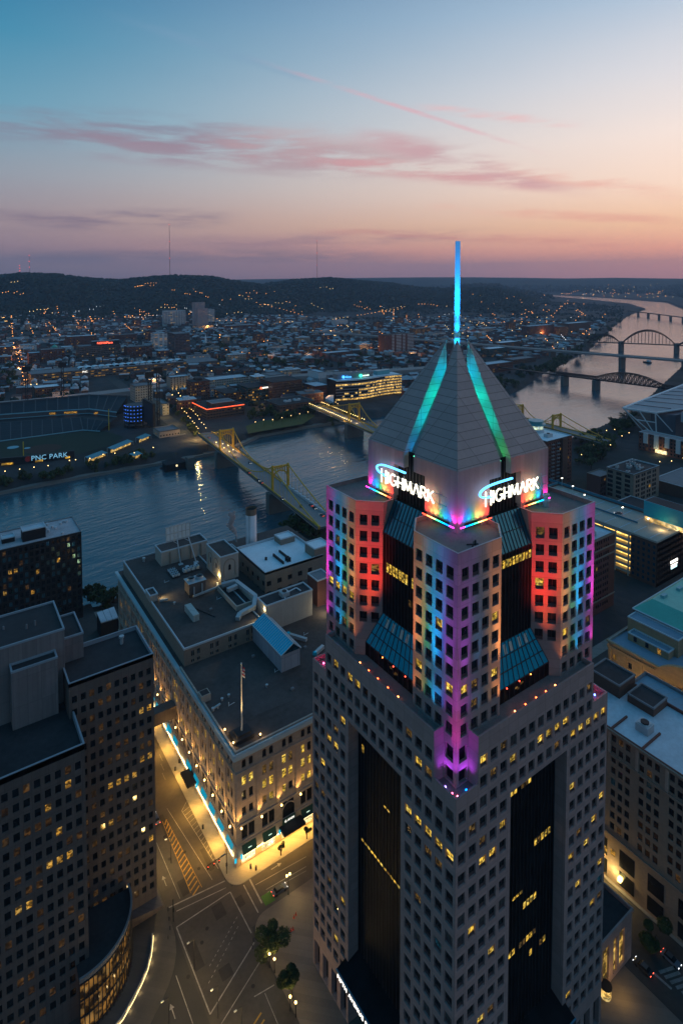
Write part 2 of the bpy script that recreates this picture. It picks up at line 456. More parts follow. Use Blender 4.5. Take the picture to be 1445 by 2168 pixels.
def terrain(x, y):
    x = np.asarray(x, float); y = np.asarray(y, float)
    r = np.hypot(x, y)
    fo = x*_s+y*_c; ri = x*_c-y*_s
    px = 722.5+F*ri/np.maximum(fo, 1); px = np.where(fo < 10, np.where(ri > 0, 4000, -3000), px)
    nz = vnoise(x/420, y/420); nz2 = vnoise(x/150, y/150, 5)
    z = np.zeros_like(r)
    for d0, d1, d2, pts in RIDGES:
        P_ = np.array(pts, float)
        py = np.interp(px, P_[:, 0], P_[:, 1], left=P_[0, 1], right=P_[-1, 1])
        depth = d1/np.sqrt(1+((px-722.5)/F)**2)
        hr = np.maximum(HC-(py+4-586)*depth/F, 0)
        prof = sstep(r+(nz-.5)*500, d0, d1)*(1-.6*sstep(r, d1, d2))
        prof = prof*(1-.0*nz2)-.16*np.maximum(nz2-.45, 0)*sstep(r, d0, d1)*(1-sstep(r, d1*.94, d1))
        z = np.maximum(z, hr*prof)
    sd = river_sd(x, y)
    val = sstep(sd, 40, 520+200*nz)
    z = z*val
    z = np.where(r < 1500, 0, z)
    bank = np.where(sd < 7, -13+13*sstep(sd, -1, 6), 0.)
    return np.where(sd < 7, np.minimum(z, bank), z)

def build_ground():
    rs = [8, 60, 100]
    while rs[-1] < 13500: rs.append(rs[-1]*(1.014 if rs[-1] > 250 else 1.12))
    ang = np.concatenate([np.arange(-36, 36.001, .22), np.arange(40, 324, 6)])
    na, nr = len(ang), len(rs)
    A = np.radians(ang)+YAW
    R, T = np.meshgrid(np.array(rs), A, indexing='ij')
    X, Y = R*np.sin(T), R*np.cos(T)
    Z = terrain(X, Y)
    v = np.stack([X, Y, Z], -1).reshape(-1, 3)
    i, j = np.meshgrid(np.arange(nr-1), np.arange(na), indexing='ij'); j2 = (j+1) % na
    f = np.stack([i*na+j, i*na+j2, (i+1)*na+j2, (i+1)*na+j], -1).reshape(-1, 4)[:, ::-1]
    return v, f
def np_mesh(name, v, f, mats, mi=None, smooth=False):
    me = bpy.data.meshes.new(name)
    k = f.shape[1]
    me.vertices.add(len(v)); me.vertices.foreach_set('co', np.ascontiguousarray(v, np.float32).ravel())
    me.loops.add(f.size); me.loops.foreach_set('vertex_index', np.ascontiguousarray(f, np.int32).ravel())
    me.polygons.add(len(f)); me.polygons.foreach_set('loop_start', np.arange(0, f.size, k, dtype=np.int32))
    for m in mats: me.materials.append(m)
    if mi is not None: me.polygons.foreach_set('material_index', np.asarray(mi, np.int32))
    if smooth: me.polygons.foreach_set('use_smooth', np.ones(len(f), bool))
    me.update(calc_edges=True); me.validate()
    return me
m, t, b = newmat('ground')
g = t.n('ShaderNodeNewGeometry').outputs['Position']
sp_ = t.n('ShaderNodeSeparateXYZ'); t.put(sp_.inputs[0], g)
n1 = t.noise(g, .012, 4, .6); n2 = t.noise(g, .15, 3)
urb = t.ramp(n1, [(.3, (.028, .036, .028)), (.5, (.060, .058, .060)), (.62, (.085, .075, .074)), (.75, (.026, .036, .026))])
hill = t.ramp(n2, [(.25, (.009, .020, .017)), (.75, (.022, .038, .030))])
c = t.mix(t.ss(sp_.outputs[2], 4, 22), urb, hill)
t.put(b.inputs['Base Color'], c); b.inputs['Roughness'].default_value = .95; b.inputs['Specular IOR Level'].default_value = .1
bp = t.n('ShaderNodeBump'); bp.inputs['Strength'].default_value = .6; bp.inputs['Distance'].default_value = 4
t.put(bp.inputs['Height'], t.noise(g, .05, 4)); t.put(b.inputs['Normal'], bp.outputs[0])
gv, gf = build_ground()
go = link('ground', np_mesh('ground', gv, gf, [m], smooth=True)); go['kind'] = 'structure'

# river water
m, t, b = newmat('river_water')
g = t.n('ShaderNodeNewGeometry').outputs['Position']
rot = t.n('ShaderNodeMapping'); rot.inputs['Rotation'].default_value = (0, 0, math.radians(-8)); t.put(rot.inputs[0], g)
w1 = t.noise(t.scl(rot.outputs[0], (.075, .26, 1)), 1.0, 4, .62)
w2 = t.noise(t.scl(rot.outputs[0], (.012, .035, 1)), 1.0, 3, .55)
h = t.m('ADD', t.m('MULTIPLY', w1, .85), t.m('MULTIPLY', w2, 2.0))
bp = t.n('ShaderNodeBump'); bp.inputs['Strength'].default_value = 1.0; bp.inputs['Distance'].default_value = .55
t.put(bp.inputs['Height'], h); t.put(b.inputs['Normal'], bp.outputs[0])
b.inputs['Base Color'].default_value = (.030, .095, .125, 1); b.inputs['Roughness'].default_value = .06
b.inputs['IOR'].default_value = 1.65
mb = MB(); mb.quad((-4000, 200, -8), (9000, 200, -8), (9000, 7000, -8), (-4000, 7000, -8))
setting('river_water', mb, m)

# ================================================================== THE PYRAMID-TOPPED TOWER
X0, Y0, TW, TM = 75.8, 72.3, 48.8, 24.4
tower = thing('office_tower', 'tall stone skyscraper with rainbow lit shoulders and a pyramid roof carrying a glowing blue mast', 'skyscraper', (X0+TM, Y0+TM, 0))
def tp(a, b, z): return (X0+a, Y0+b, z)
ROWT = [85.25-4*j for j in range(19)]
HWIN, WWIN, PIT_W = 2.45, 1.95, 2.85
def colc(k): return TM+PIT_W*(k-6)
FACES = {'L': dict(O=(X0, Y0), U=(0, 1), N=(-1, 0), rz=-pi/2), 'R': dict(O=(X0, Y0), U=(1, 0), N=(0, -1), rz=0.)}
NOTCH = 5.8
LITSET = {'L': {(k, 4) for k in range(-2, 3)} | {(1, 1), (8, 0), (9, 0), (11, 0), (10, 3), (11, 5), (12, 5), (13, 7), (10, 14), (11, 17)},
          'R': {(9, 1), (6, 1), (7, 1), (11, 2), (12, 2), (13, 2), (14, 2), (10, 2), (3, 1), (2, 4), (1, 5), (3, 5), (0, 5), (14, 7), (13, 8), (12, 9), (10, 9), (14, 11), (11, 11), (13, 13), (1, 10), (0, 13), (0, 16)}}
T_WIN = []      # (centre point, rot, w, h, lit)
body = MB()
def put_windows(op, P, rz, lit_fn, depth):
    for i, j, ua, ub, za, zb in op:
        T_WIN.append((P((ua+ub)/2, za, depth-.12), rz, ub-ua, zb-za, lit_fn(i, j)))
for fk, fd in FACES.items():
    O = Vector((*fd['O'], 0)); U = Vector((*fd['U'], 0)); N = fd['N']
    ls = LITSET[fk]
    def strip(u0, u1, z0, z1, ks, js):
        cols = [(colc(k)-WWIN/2-u0, colc(k)+WWIN/2-u0) for k in ks]
        jj = sorted(js, reverse=True)
        rows = [(ROWT[j]-HWIN, ROWT[j]) for j in jj]
        op, P = facade(body, (O+U*u0)[:2], fd['U'], N, u1-u0, z0, z1, cols, rows, .55, 0, 0)
        def lf(i, j):
            k, r = ks[i], jj[j]
            if (k, r) in ls: return 1
            return rng.choices((0, 1, 2, 3, 4), (.78, .012, .05, .018, .14))[0]
        put_windows(op, P, fd['rz'], lf, .55)
    strip(NOTCH, TW-NOTCH, 73.7, 89.3, list(range(0, 13)), [0, 1, 2])
    strip(NOTCH, 15.2, 8.6, 73.7, [0, 1, 2], range(3, 19))
    strip(33.6, TW-NOTCH, 8.6, 73.7, [10, 11, 12], range(3, 19))
    strip(0, NOTCH, 8.6, 80.2, [-2, -1], range(2, 19))
    strip(TW-NOTCH, TW, 8.6, 80.2, [13, 14], range(2, 19))
    # base arcade
    for u0, u1, n in ((0, 15.2, 4), (33.6, TW, 4)):
        w = (u1-u0)/n
        op, P = facade(body, (O+U*u0)[:2], fd['U'], N, u1-u0, 0, 8.6, [(w*i+.7, w*i+w-.7) for i in range(n)], [(.3, 7.2)], 1.2, 0, 0)
        for i, j, ua, ub, za, zb in op: body.quad(P(ua, za, 1.15), P(ub, za, 1.15), P(ub, zb, 1.15), P(ua, zb, 1.15), 3)
# plain rear faces, notch walls and roofs of the main block
def bq(*p, m=0): body.quad(*[tp(*q) for q in p], m)
bq((TW, 0, 0), (TW, TW, 0), (TW, TW, 80.2), (TW, 0, 80.2)); bq((TW, TW, 0), (0, TW, 0), (0, TW, 80.2), (TW, TW, 80.2))
bq((TW, NOTCH, 80.2), (TW, TW-NOTCH, 80.2), (TW, TW-NOTCH, 89.3), (TW, NOTCH, 89.3)); bq((TW-NOTCH, TW, 80.2), (NOTCH, TW, 80.2), (NOTCH, TW, 89.3), (TW-NOTCH, TW, 89.3))
def mir(a, b, sa, sb): return (TW-a if sa else a, TW-b if sb else b)
for sa in (0, 1):
    for sb in (0, 1):
        def c(a, b, z): return (*mir(a, b, sa, sb), z)
        bq(c(NOTCH, 0, 79.2), c(NOTCH, NOTCH, 79.2), c(NOTCH, NOTCH, 89.3), c(NOTCH, 0, 89.3))
        bq(c(0, NOTCH, 79.2), c(NOTCH, NOTCH, 79.2), c(NOTCH, NOTCH, 89.3), c(0, NOTCH, 89.3))
        bq(c(.4, .4, 79.2), c(NOTCH, .4, 79.2), c(NOTCH, NOTCH, 79.2), c(.4, NOTCH, 79.2), m=1)
        for (q0, q1) in (((0, 0), (NOTCH, .4)), ((0, .4), (.4, NOTCH))):     # corner parapets
            a0, b0 = mir(*q0, sa, sb); a1, b1 = mir(*q1, sa, sb)
            body.box(X0+min(a0, a1)+.003, X0+max(a0, a1)-.003, Y0+min(b0, b1)+.003, Y0+max(b0, b1)-.003, 79.1, 80.2)
bq((.4, NOTCH, 88.2), (TW-.4, NOTCH, 88.2), (TW-.4, TW-NOTCH, 88.2), (.4, TW-NOTCH, 88.2), m=1)
bq((NOTCH, .4, 88.204), (TW-NOTCH, .4, 88.204), (TW-NOTCH, TW-.4, 88.204), (NOTCH, TW-.4, 88.204), m=1)
for sgn in (0, 1):
    a0, a1 = (.004, .4) if not sgn else (TW-.4, TW-.004)
    body.box(X0+a0, X0+a1, Y0+NOTCH+.004, Y0+TW-NOTCH-.004, 88.1, 89.3); body.box(X0+NOTCH+.004, X0+TW-NOTCH-.004, Y0+a0, Y0+a1, 88.1, 89.3)
for sa in (0, 1):
    for sb in (0, 1):           # parapet returns along the notches
        for q0, q1 in (((.4, NOTCH+.004), (NOTCH+.3, NOTCH+.35)), ((NOTCH+.004, .4), (NOTCH+.35, NOTCH+.3))):
            a0, b0 = mir(*q0, sa, sb); a1, b1 = mir(*q1, sa, sb)
            body.box(X0+min(a0, a1), X0+max(a0, a1), Y0+min(b0, b1), Y0+max(b0, b1), 88.1, 89.28)
body_o = part('main_block', body, [M_concrete, M_deck, M_spandrel, M_curtain], tower)

# recessed curtain walls with their lit floors
for fk, fd in FACES.items():
    mb = MB(); O = Vector((*fd['O'], 0)); U = Vector((*fd['U'], 0)); N = Vector((*fd['N'], 0))
    def Pq(u, d, z): return O+U*u-N*d+Vector((0, 0, z))
    D = 3.0; u0, u1 = 15.2, 33.6
    mb.quad(Pq(u0, 0, 0), Pq(u0, 0, 73.7), Pq(u0, D, 73.7), Pq(u0, D, 0), 0); mb.quad(Pq(u1, 0, 0), Pq(u1, D, 0), Pq(u1, D, 73.7), Pq(u1, 0, 73.7), 0)
    mb.quad(Pq(u0, 0, 73.7), Pq(u1, 0, 73.7), Pq(u1, D, 73.7), Pq(u0, D, 73.7), 0)
    mb.quad(Pq(u0, D, 0), Pq(u1, D, 0), Pq(u1, D, 73.7), Pq(u0, D, 73.7), 1)
    part('recess', mb, [M_concrete, M_curtain], tower)
    mu = MB(); n = 16
    for i in range(n+1):
        u = u0+(u1-u0)*i/n; 
        mu.bar(Pq(min(max(u, u0+.06), u1-.06), D-.08, 0), Pq(min(max(u, u0+.06), u1-.06), D-.08, 73.6), .1, .16, 0)
    part('mullion', mu, [M_frame], tower)
    lb = MB()
    runs = {'L': [(70.2, u1-8.5, u1-.6, 1.6), (70.2, u0+.4, u0+9.4, .7), (65.9, u1-2.4, u1-.5, 1.8), (44.6, u0+.5, u1-1, .5), (58.8, u0+7, u0+9, .4)],
            'R': [(68.6, u0+1, u0+9.5, 1.9), (53.5, u0+12, u1-.5, 1.5), (41.5, u0+8.0, u0+13, 1.4), (33.5, u0+.3, u0+2, 1.2), (33.5, u0+4, u0+12, 1.2), (29.5, u0+11, u1-.3, 1.3), (45.5, u0+5, u0+7, .6)]}[fk]
    w = (u1-u0)/n
    for z, ua, ub, hh in runs:
        i0, i1 = int((ua-u0)/w), int((ub-u0)/w)
        for i in range(i0, i1+1):
            if rng.random() < .18: continue
            a_, b_ = u0+w*i+.12, u0+w*(i+1)-.12
            lb.quad(Pq(a_, D-.03, z), Pq(b_, D-.03, z), Pq(b_, D-.03, z+hh), Pq(a_, D-.03, z+hh), 0 if rng.random() < .7 else 1)
    lo = part('lit_pane', lb, [M_lit, M_lit2], tower); lo['kind'] = 'stuff'

# ---- the four shafts
SH = [(2.5, 2.5), (14.6, 2.5), (19.1, 7.0), (19.1, 19.1), (7.0, 19.1), (2.5, 14.6)]
SCOL = [(1.08, 2.93), (3.92, 5.77), (6.72, 8.55), (9.55, 11.39)]
STOP = [121.0-3.76*j for j in range(11)]
for sa, sb in ((0, 0), (0, 1), (1, 0), (1, 1)):
    mb = MB()
    seen = []           # (start point, U, N, length, cols, rz)
    def W2(a, b): q = mir(a, b, sa, sb); return (X0+q[0], Y0+q[1])
    edges = [(SH[i], SH[(i+1) % 6]) for i in range(6)]
    for e_i, (p, q) in enumerate(edges):
        P0, P1 = Vector((*W2(*p), 0)), Vector((*W2(*q), 0))
        U = (P1-P0); L_ = U.length; U.normalize()
        cen = Vector((*W2(10.8, 10.8), 0)); N = Vector((U.y, -U.x, 0))
        if N.dot((P0+P1)/2-cen) < 0: N = -N
        if U.cross(Vector((0, 0, 1))).dot(N) < 0:        # keep u running to the viewer's right
            P0, P1 = P1, P0; U = -U
        rz = math.atan2(N.y, N.x)+pi/2
        long_ = abs(L_-12.1) < .01
        outer = long_ and e_i in (0, 5)
        vis = N.dot(Vector((-P0.x, -P0.y, 0))) > 0 and not (sa and sb)
        if outer and vis:
            near = (P0-cen).length
            corner = Vector((*W2(2.5, 2.5), 0))
            from_c = (P0-corner).length < 1
            cols = SCOL if from_c else [(L_-b_, L_-a_) for a_, b_ in reversed(SCOL)]
            ks = list(range(4))
            js = list(range(8, -1, -1)); rows = [(STOP[j]-2.43, STOP[j]) for j in js]
            op, P = facade(mb, P0[:2], U[:2], N[:2], L_, 88.2, 124.2, cols, rows, .5)
            lits = {(0, 0): {(2, 3), (3, 3), (3, 6), (1, 6), (0, 6)}, (0, 1): {(0, 5), (1, 5), (2, 5), (3, 5)}, (1, 0): {(2, 2), (3, 6), (0, 6), (2, 6)}}[(sa, sb)]
            def lf(i, j):
                k = i if from_c else 3-i
                return 1 if (i, js[j]) in lits and rng.random() < .8 else rng.choices((0, 1, 2), (.96, .0, .04))[0]
            put_windows(op, P, rz, lf, .5)
            # down inside the notch
            a_ = 3.3
            u0 = 0 if from_c else L_-a_
            cc = [(.75, 2.9)] if from_c else [(a_-2.9, a_-.75)]
            op, P = facade(mb, (P0+U*u0)[:2], U[:2], N[:2], a_, 79.2, 88.2, cc, [(79.6, 82.2), (83.6, 86.6)], .6)
            for _, _, ua, ub, za, zb in op: mb.quad(P(ua, za, .58), P(ub, za, .58), P(ub, zb, .58), P(ua, zb, .58), 2)
        elif abs(L_-4.5*math.sqrt(2)) < .1 and vis:
            js = list(range(6, -1, -1)); rows = [(STOP[j]-2.43, STOP[j]) for j in js]
            op, P = facade(mb, P0[:2], U[:2], N[:2], L_, 88.2, 124.2, [(.95, 2.68), (3.62, 5.4)], rows, .5)
            put_windows(op, P, rz, lambda i, j: rng.choices((0, 1, 2), (.95, .01, .04))[0], .5)
        else:
            mb.quad(P0+Vector((0, 0, 79.2)), P1+Vector((0, 0, 79.2)), P1+Vector((0, 0, 124.2)), P0+Vector((0, 0, 124.2)))
    ring = [W2(*p) for p in SH]
    cx_, cy_ = W2(10.8, 10.8)
    inn = [(x+(cx_-x)*.035, y+(cy_-y)*.035) for x, y in ring]
    for i in range(6):
        a_, b_, c_, d_ = ring[i], ring[(i+1) % 6], inn[(i+1) % 6], inn[i]
        mb.quad((*a_, 124.2), (*b_, 124.2), (*c_, 124.2), (*d_, 124.2), 3)
        mb.quad((*d_, 123.2), (*c_, 123.2), (*c_, 124.2), (*d_, 124.2), 0)
    mb.add([(x, y, 123.2) for x, y in inn], (tuple(range(6)),), 1)
    part('corner_shaft', mb, [M_concrete, M_deck, M_curtain, pmat('parapet_cap', (.5, .45, .44), .7)], tower)

# ---- glass bays between the shafts
for fk, fd in FACES.items():
    O = Vector((*fd['O'], 0)); U = Vector((*fd['U'], 0)); N = Vector((*fd['N'], 0))
    def Pq(u, d, z): return O+U*u-N*d+Vector((0, 0, z))
    lo = lambda p: 14.6+(p-2.5) if p < 7 else 19.1
    prof = [(4.2, 88.3), (4.2, 91.3), (7.0, 98.6), (7.0, 117.3), (10.2, 124.2), (11.2, 124.21), (11.2, 136)]
    wall, slope, slope2 = MB(), MB(), MB()
    for (p0, z0), (p1, z1) in zip(prof[:-1], prof[1:]):
        target = slope if (p0, z0) == (4.2, 91.3) else (slope2 if (p0, z0) == (7.0, 117.3) else wall)
        target.quad(Pq(lo(p0)-.05, p0, z0), Pq(TW-lo(p0)+.05, p0, z0), Pq(TW-lo(p1)+.05, p1, z1), Pq(lo(p1)-.05, p1, z1), 0)
    part('bay_glass', wall, [M_curtain], tower)
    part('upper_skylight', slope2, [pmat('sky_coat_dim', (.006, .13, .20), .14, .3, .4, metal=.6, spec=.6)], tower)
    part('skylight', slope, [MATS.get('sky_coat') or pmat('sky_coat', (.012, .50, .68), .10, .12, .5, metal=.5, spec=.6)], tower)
    mu = MB()
    for n_i in range(11):
        f_ = n_i/10
        def pt(p, z, off=.06): 
            u = lo(p)+(TW-2*lo(p))*f_
            return Pq(u, p-off, z)
        thick = .13 if n_i % 2 else .08
        mu.bar(pt(4.2, 91.3), pt(7.0, 98.6), thick, .14); mu.bar(pt(7.0, 117.3), pt(10.2, 124.2), thick, .14)
        mu.bar(pt(4.2, 88.3), pt(4.2, 91.3), .12, .12); mu.bar(pt(7.0, 98.6), pt(7.0, 117.3), .14, .16)
        mu.bar(pt(11.2, 124.3), pt(11.2, 135), .2, .2)
    for p, z in ((4.2, 91.3), (5.13, 93.73), (6.06, 96.16), (7.0, 98.6), (7.0, 117.3), (8.6, 120.75)):
        mu.bar(Pq(lo(p), p-.05, z), Pq(TW-lo(p), p-.05, z), .14, .14)
    part('glazing_bar', mu, [M_frame], tower)
    lb = MB(); w = (TW-38.2)/10
    zl = 108.6 if fk == 'L' else 114.3
    for i in range(10):
        if rng.random() < .12: continue
        a_ = 19.1+w*i+.12; hh = 2.2 if fk == 'L' else 1.7
        lb.quad(Pq(a_, 6.96, zl), Pq(a_+w-.24, 6.96, zl), Pq(a_+w-.24, 6.96, zl+hh), Pq(a_, 6.96, zl+hh))
    if fk == 'L': lb.quad(Pq(20, 6.96, 104.2), Pq(21.0, 6.96, 104.2), Pq(21.0, 6.96, 105.6), Pq(20, 6.96, 105.6), 1)
    for u_, z_ in ((22, 89.3), (23, 90), (21.2, 89.6)): lb.quad(Pq(u_, 4.16, z_), Pq(u_+.9, 4.16, z_), Pq(u_+.9, 4.16, z_+.5), Pq(u_, 4.16, z_+.5), 1)
    lo_ = part('lit_pane', lb, [M_lit, M_lit2], tower); lo_['kind'] = 'stuff'
    for u_ in (.18, .33, .55, .72):
        bl = MB()
        f0, f1 = .70, .93
        pa, za = 4.2+2.8*f0, 91.3+7.3*f0; pb_, zb = 4.2+2.8*f1, 91.3+7.3*f1
        uu = lo(6)+(TW-2*lo(6))*u_
        bl.quad(Pq(uu, pa-.05, za), Pq(uu+.85, pa-.05, za), Pq(uu+.85, pb_-.05, zb), Pq(uu, pb_-.05, zb)); part('window_blind', bl, [pmat('blind', (.55, .5, .42), .8)], tower)

# ---- windows: the 300 that show largest as parts, the rest as one
WM = {0: [M_glass, M_spandrel, M_frame], 1: [M_lit, M_spandrel, M_frame], 2: [M_lit2, M_spandrel, M_frame], 3: [M_litblue, M_spandrel, M_frame], 4: [M_blindw, M_spandrel, M_frame]}
ranked = sorted(T_WIN, key=lambda q: -(q[2]*q[3])/(proj(q[0])[2]**2)*(1 if proj(q[0])[1] < 2200 else 0))
for p, rz, w, h, lit in ranked[:300]:
    link('window', window_mesh(w, h, lit, mats=WM[lit]), tower, p, rz)
rest = MB(); idx = {0: 0, 1: 3, 2: 4, 3: 5, 4: 6}
for p, rz, w, h, lit in ranked[300:]:
    c_, s_ = math.cos(rz), math.sin(rz)
    def g_(x, y, z): return (p[0]+x*c_-y*s_, p[1]+x*s_+y*c_, p[2]+z)
    hs = h*.26
    rest.quad(g_(-w/2, 0, hs), g_(w/2, 0, hs), g_(w/2, 0, h), g_(-w/2, 0, h), idx[lit])
    rest.quad(g_(-w/2, -.06, 0), g_(w/2, -.06, 0), g_(w/2, -.06, hs), g_(-w/2, -.06, hs), 1)
    rest.quad(g_(-w/2, -.06, hs), g_(w/2, -.06, hs), g_(w/2, 0, hs), g_(-w/2, 0, hs), 1)
    rest.quad(g_(-.035, -.04, hs), g_(.035, -.04, hs), g_(.035, -.04, h), g_(-.035, -.04, h), 2)
part('small_window', rest, [M_glass, M_spandrel, M_frame, M_lit, M_lit2, M_litblue, M_blindw], tower, kind='stuff')

# ---- prisms and pyramid
PD, PG, PE = 9.8, 1.65, 136.0
SL = (160.7-PE)/(TM-PG-PD)
for sa, sb in ((0, 0), (0, 1), (1, 0), (1, 1)):
    def w3(a, b, z): q = mir(a, b, sa, sb); return (X0+q[0], Y0+q[1], z)
    lowb, hib = 19.3, TM-PG
    mb = MB()
    def blk(a0, a1, b0, b1, z0, z1):
        p, q = w3(a0, b0, 0), w3(a1, b1, 0)
        mb.box(min(p[0], q[0]), max(p[0], q[0]), min(p[1], q[1]), max(p[1], q[1]), z0, z1)
    blk(PD, lowb, PD, lowb, 125.0, 132.5); blk(PD, hib, PD, hib, 132.5, PE)
    blk(PD+.3, PD+2.4, PD+.3, PD+2.4, 123.2, 125.0); blk(lowb-2.0, lowb-.4, PD+.3, PD+1.9, 123.2, 125.0); blk(PD+.3, PD+1.9, lowb-2.0, lowb-.4, 123.2, 125.0)
    part('pyramid_base', mb, [M_prism], tower)
    rf = MB()
    A, B, C_, D_ = w3(PD, PD, PE), w3(hib, PD, PE), w3(hib, hib, PE), w3(PD, hib, PE); T_ = w3(hib, hib, PE+SL*(hib-PD))
    rf.add((A, B, T_), ((0, 1, 2),)); rf.add((A, T_, D_), ((0, 1, 2),)); rf.add((B, C_, T_), ((0, 1, 2),)); rf.add((D_, C_, T_), ((0, 1, 2),))
    part('pyramid_roof', rf, [M_rooftile], tower)
core = MB()
for (dx, dy) in ((-1, 0), (1, 0), (0, -1), (0, 1)):       # floor of the four slots
    c_ = Vector((X0+TM, Y0+TM, 0)); d = Vector((dx, dy, 0)); s = Vector((-dy, dx, 0))*(PG+.05)
    r0 = TM-PD-1.6
    def K(r, sgn, z): return c_+d*r+s*sgn+Vector((0, 0, z))
    zt = PE-1.0+SL*(r0-0.65)*.84
    core.quad(K(r0, -1, PE-1.2), K(r0, 1, PE-1.2), K(.6, 1, zt), K(.6, -1, zt))
    core.quad(K(r0, -1, 126), K(r0, 1, 126), K(r0, 1, PE-1.2), K(r0, -1, PE-1.2))
part('slot_floor', core, [M_concrete], tower)
bx = MB()
for fk in 'LR':
    for sg in (-1, 1):
        pass
ms = MB()
cxx, cyy = X0+TM, Y0+TM
for i in range(14):
    z0, z1 = 150+i*2.37, 150+(i+1)*2.37
    r = .98-.18*i/13
    ms.cyl(cxx, cyy, z0, z1, r, 4, 0, r2=r-.012, cap=(i == 13))
part('mast', ms, [pmat('mast_paint', (.72, .76, .80), .5, .05)], tower)

# ---- floodlights: real lamps at the ledges and under the pyramid
C_PUR, C_MAG, C_BLU, C_CYA, C_GRN, C_YEL, C_ORG, C_RED = (.40, .05, 1), (1, .03, .62), (.0, .16, 1), (.0, .42, 1), (.04, .8, .22), (1, .62, .16), (1, .30, .07), (1, .05, .02)
FIX = {}
def fixture(pos, col, r=.24):
    k = tuple(round(c_, 2) for c_ in col)
    FIX.setdefault(k, MB()).ball(pos, r, 0, 6, 4)
KW = 1000.
def wash(pos, col, en, aim, spot=55, fix=True, soft=.35):
    lamp('floodlight', 'SPOT', pos, en*KW, col, aim, math.radians(spot), soft)
    if fix: fixture((pos[0], pos[1], pos[2]+.1), col)
for fk, fd in FACES.items():
    O = Vector((*fd['O'], 0)); U = Vector((*fd['U'], 0)); N = Vector((*fd['N'], 0))
    def Pq(u, d, z): return tuple(O+U*u-N*d+Vector((0, 0, z)))
    def band(u, col, k, zt=124.2):
        lamp('floodlight', 'SPOT', Pq(u, .45, 89.5), 150*k*KW, col, Pq(u, 2.5, zt), math.radians(16), .3)
        lamp('floodlight', 'SPOT', Pq(u, .45, 89.5), 3.0*k*KW, col, Pq(u, 2.5, 97), math.radians(46), .3)
    for u, col, k in ((34.3, C_ORG, .45), (35.8, C_YEL, .5), (38.4, C_GRN, .30), (40.6, C_CYA, 1.35), (42.0, C_BLU, .25), (44.9, C_PUR, .75), (46.3, C_MAG, .8)): band(u, col, k)
    # near shaft
    if fk == 'L': near = ((14.2, C_ORG, .6), (12.6, C_YEL, .42), (10.6, C_GRN, .30), (8.3, C_CYA, 1.3), (6.9, C_BLU, .5), (4.6, C_PUR, .4))
    else: near = ((14.1, (1, .42, .10), 1.1), (12.0, C_YEL, .18), (8.0, C_CYA, .12), (4.6, C_PUR, .35))
    for u, col, k in near: band(u, col, k)
    # the red wash on the chamfer of the far shaft
    for u, en, zt in ((23.5, 34, 117), (26.5, 38, 115), (29.6, 24, 110)):
        wash(Pq(u, 1.0, 89.0), (1, .022, .006) if u < 29 else (1, .13, .02), en, Pq(31.6, 4.8, zt), 30, fix=False)
    for i, u in enumerate((17.5, 20.8, 24.2, 27.4, 30.6)): fixture(Pq(u, 1.1, 88.6), (1, .12, .03) if i in (1, 2, 3) else (1, .3, .08), .19)
    for u in (18.6, 22.5, 26.2): fixture(Pq(u, 4.0, 91.1), (1, .06, .03) if u < 25 else (1, .25, .05), .13)
    # corner of the near shaft, up from the lower roof
    wash(Pq(3.0, 1.0, 80.0), C_MAG, 18, Pq(2.9, 2.5, 112), 22, fix=False)
    wash(Pq(4.6, 1.1, 80.0), C_PUR, 1.7, Pq(4.6, 3.5, 88), 80, fix=False)
    fixture(Pq(3.6, .9, 79.6), C_BLU if fk == 'R' else (.3, .2, 1), .2)
    # far notch
    wash(Pq(TW-1.6, 1.6, 79.8), (1, .05, .35), 5, Pq(TW-4, 3.5, 83), 80, fix=False); fixture(Pq(TW-2.6, 1.6, 79.7), (1, .1, .4) if fk == 'L' else (.1, .2, 1), .22)
    # rainbow strips under the pyramid base
    seq = [(C_MAG, 26), (C_BLU, 22), (C_CYA, 20), (C_GRN, 11), (C_YEL, 26), (C_ORG, 26), (C_RED, 22)]
    for side in (0, 1):
        ub = [PD+.1+(19.3-PD-.3)*i/7 for i in range(8)]
        for i, (col, en) in enumerate(seq):
            ua, ue = ub[i], ub[i+1]
            if side: ua, ue = TW-ue, TW-ua
            um = (ua+ue)/2
            lamp('strip_light', 'SPOT', Pq(um, PD-.75, 124.7), en*.10*KW, col, Pq(um, PD+.2, 129.5), math.radians(84), .2)
            sb_ = FIX.setdefault(('s', *[round(c_, 2) for c_ in col]), MB())
            sb_.bar(Pq(ua+.02, PD-.8, 124.75), Pq(ue-.02, PD-.8, 124.75), .16, .16)
lamp('floodlight', 'SPOT', tp(.9, .9, 79.8), 2.6*KW, (.65, .04, 1), tp(2.5, 2.5, 90), math.radians(70), .3)
lamp('floodlight', 'SPOT', tp(.7, .7, 79.8), 52*KW, (.55, .04, 1), tp(2.5, 2.5, 114), math.radians(15), .3)
for q, col in ((tp(1.3, .9, 79.6), (1, .15, .3)), (tp(.95, 1.9, 79.6), (1, .1, .25))): fixture(q, col, .17)
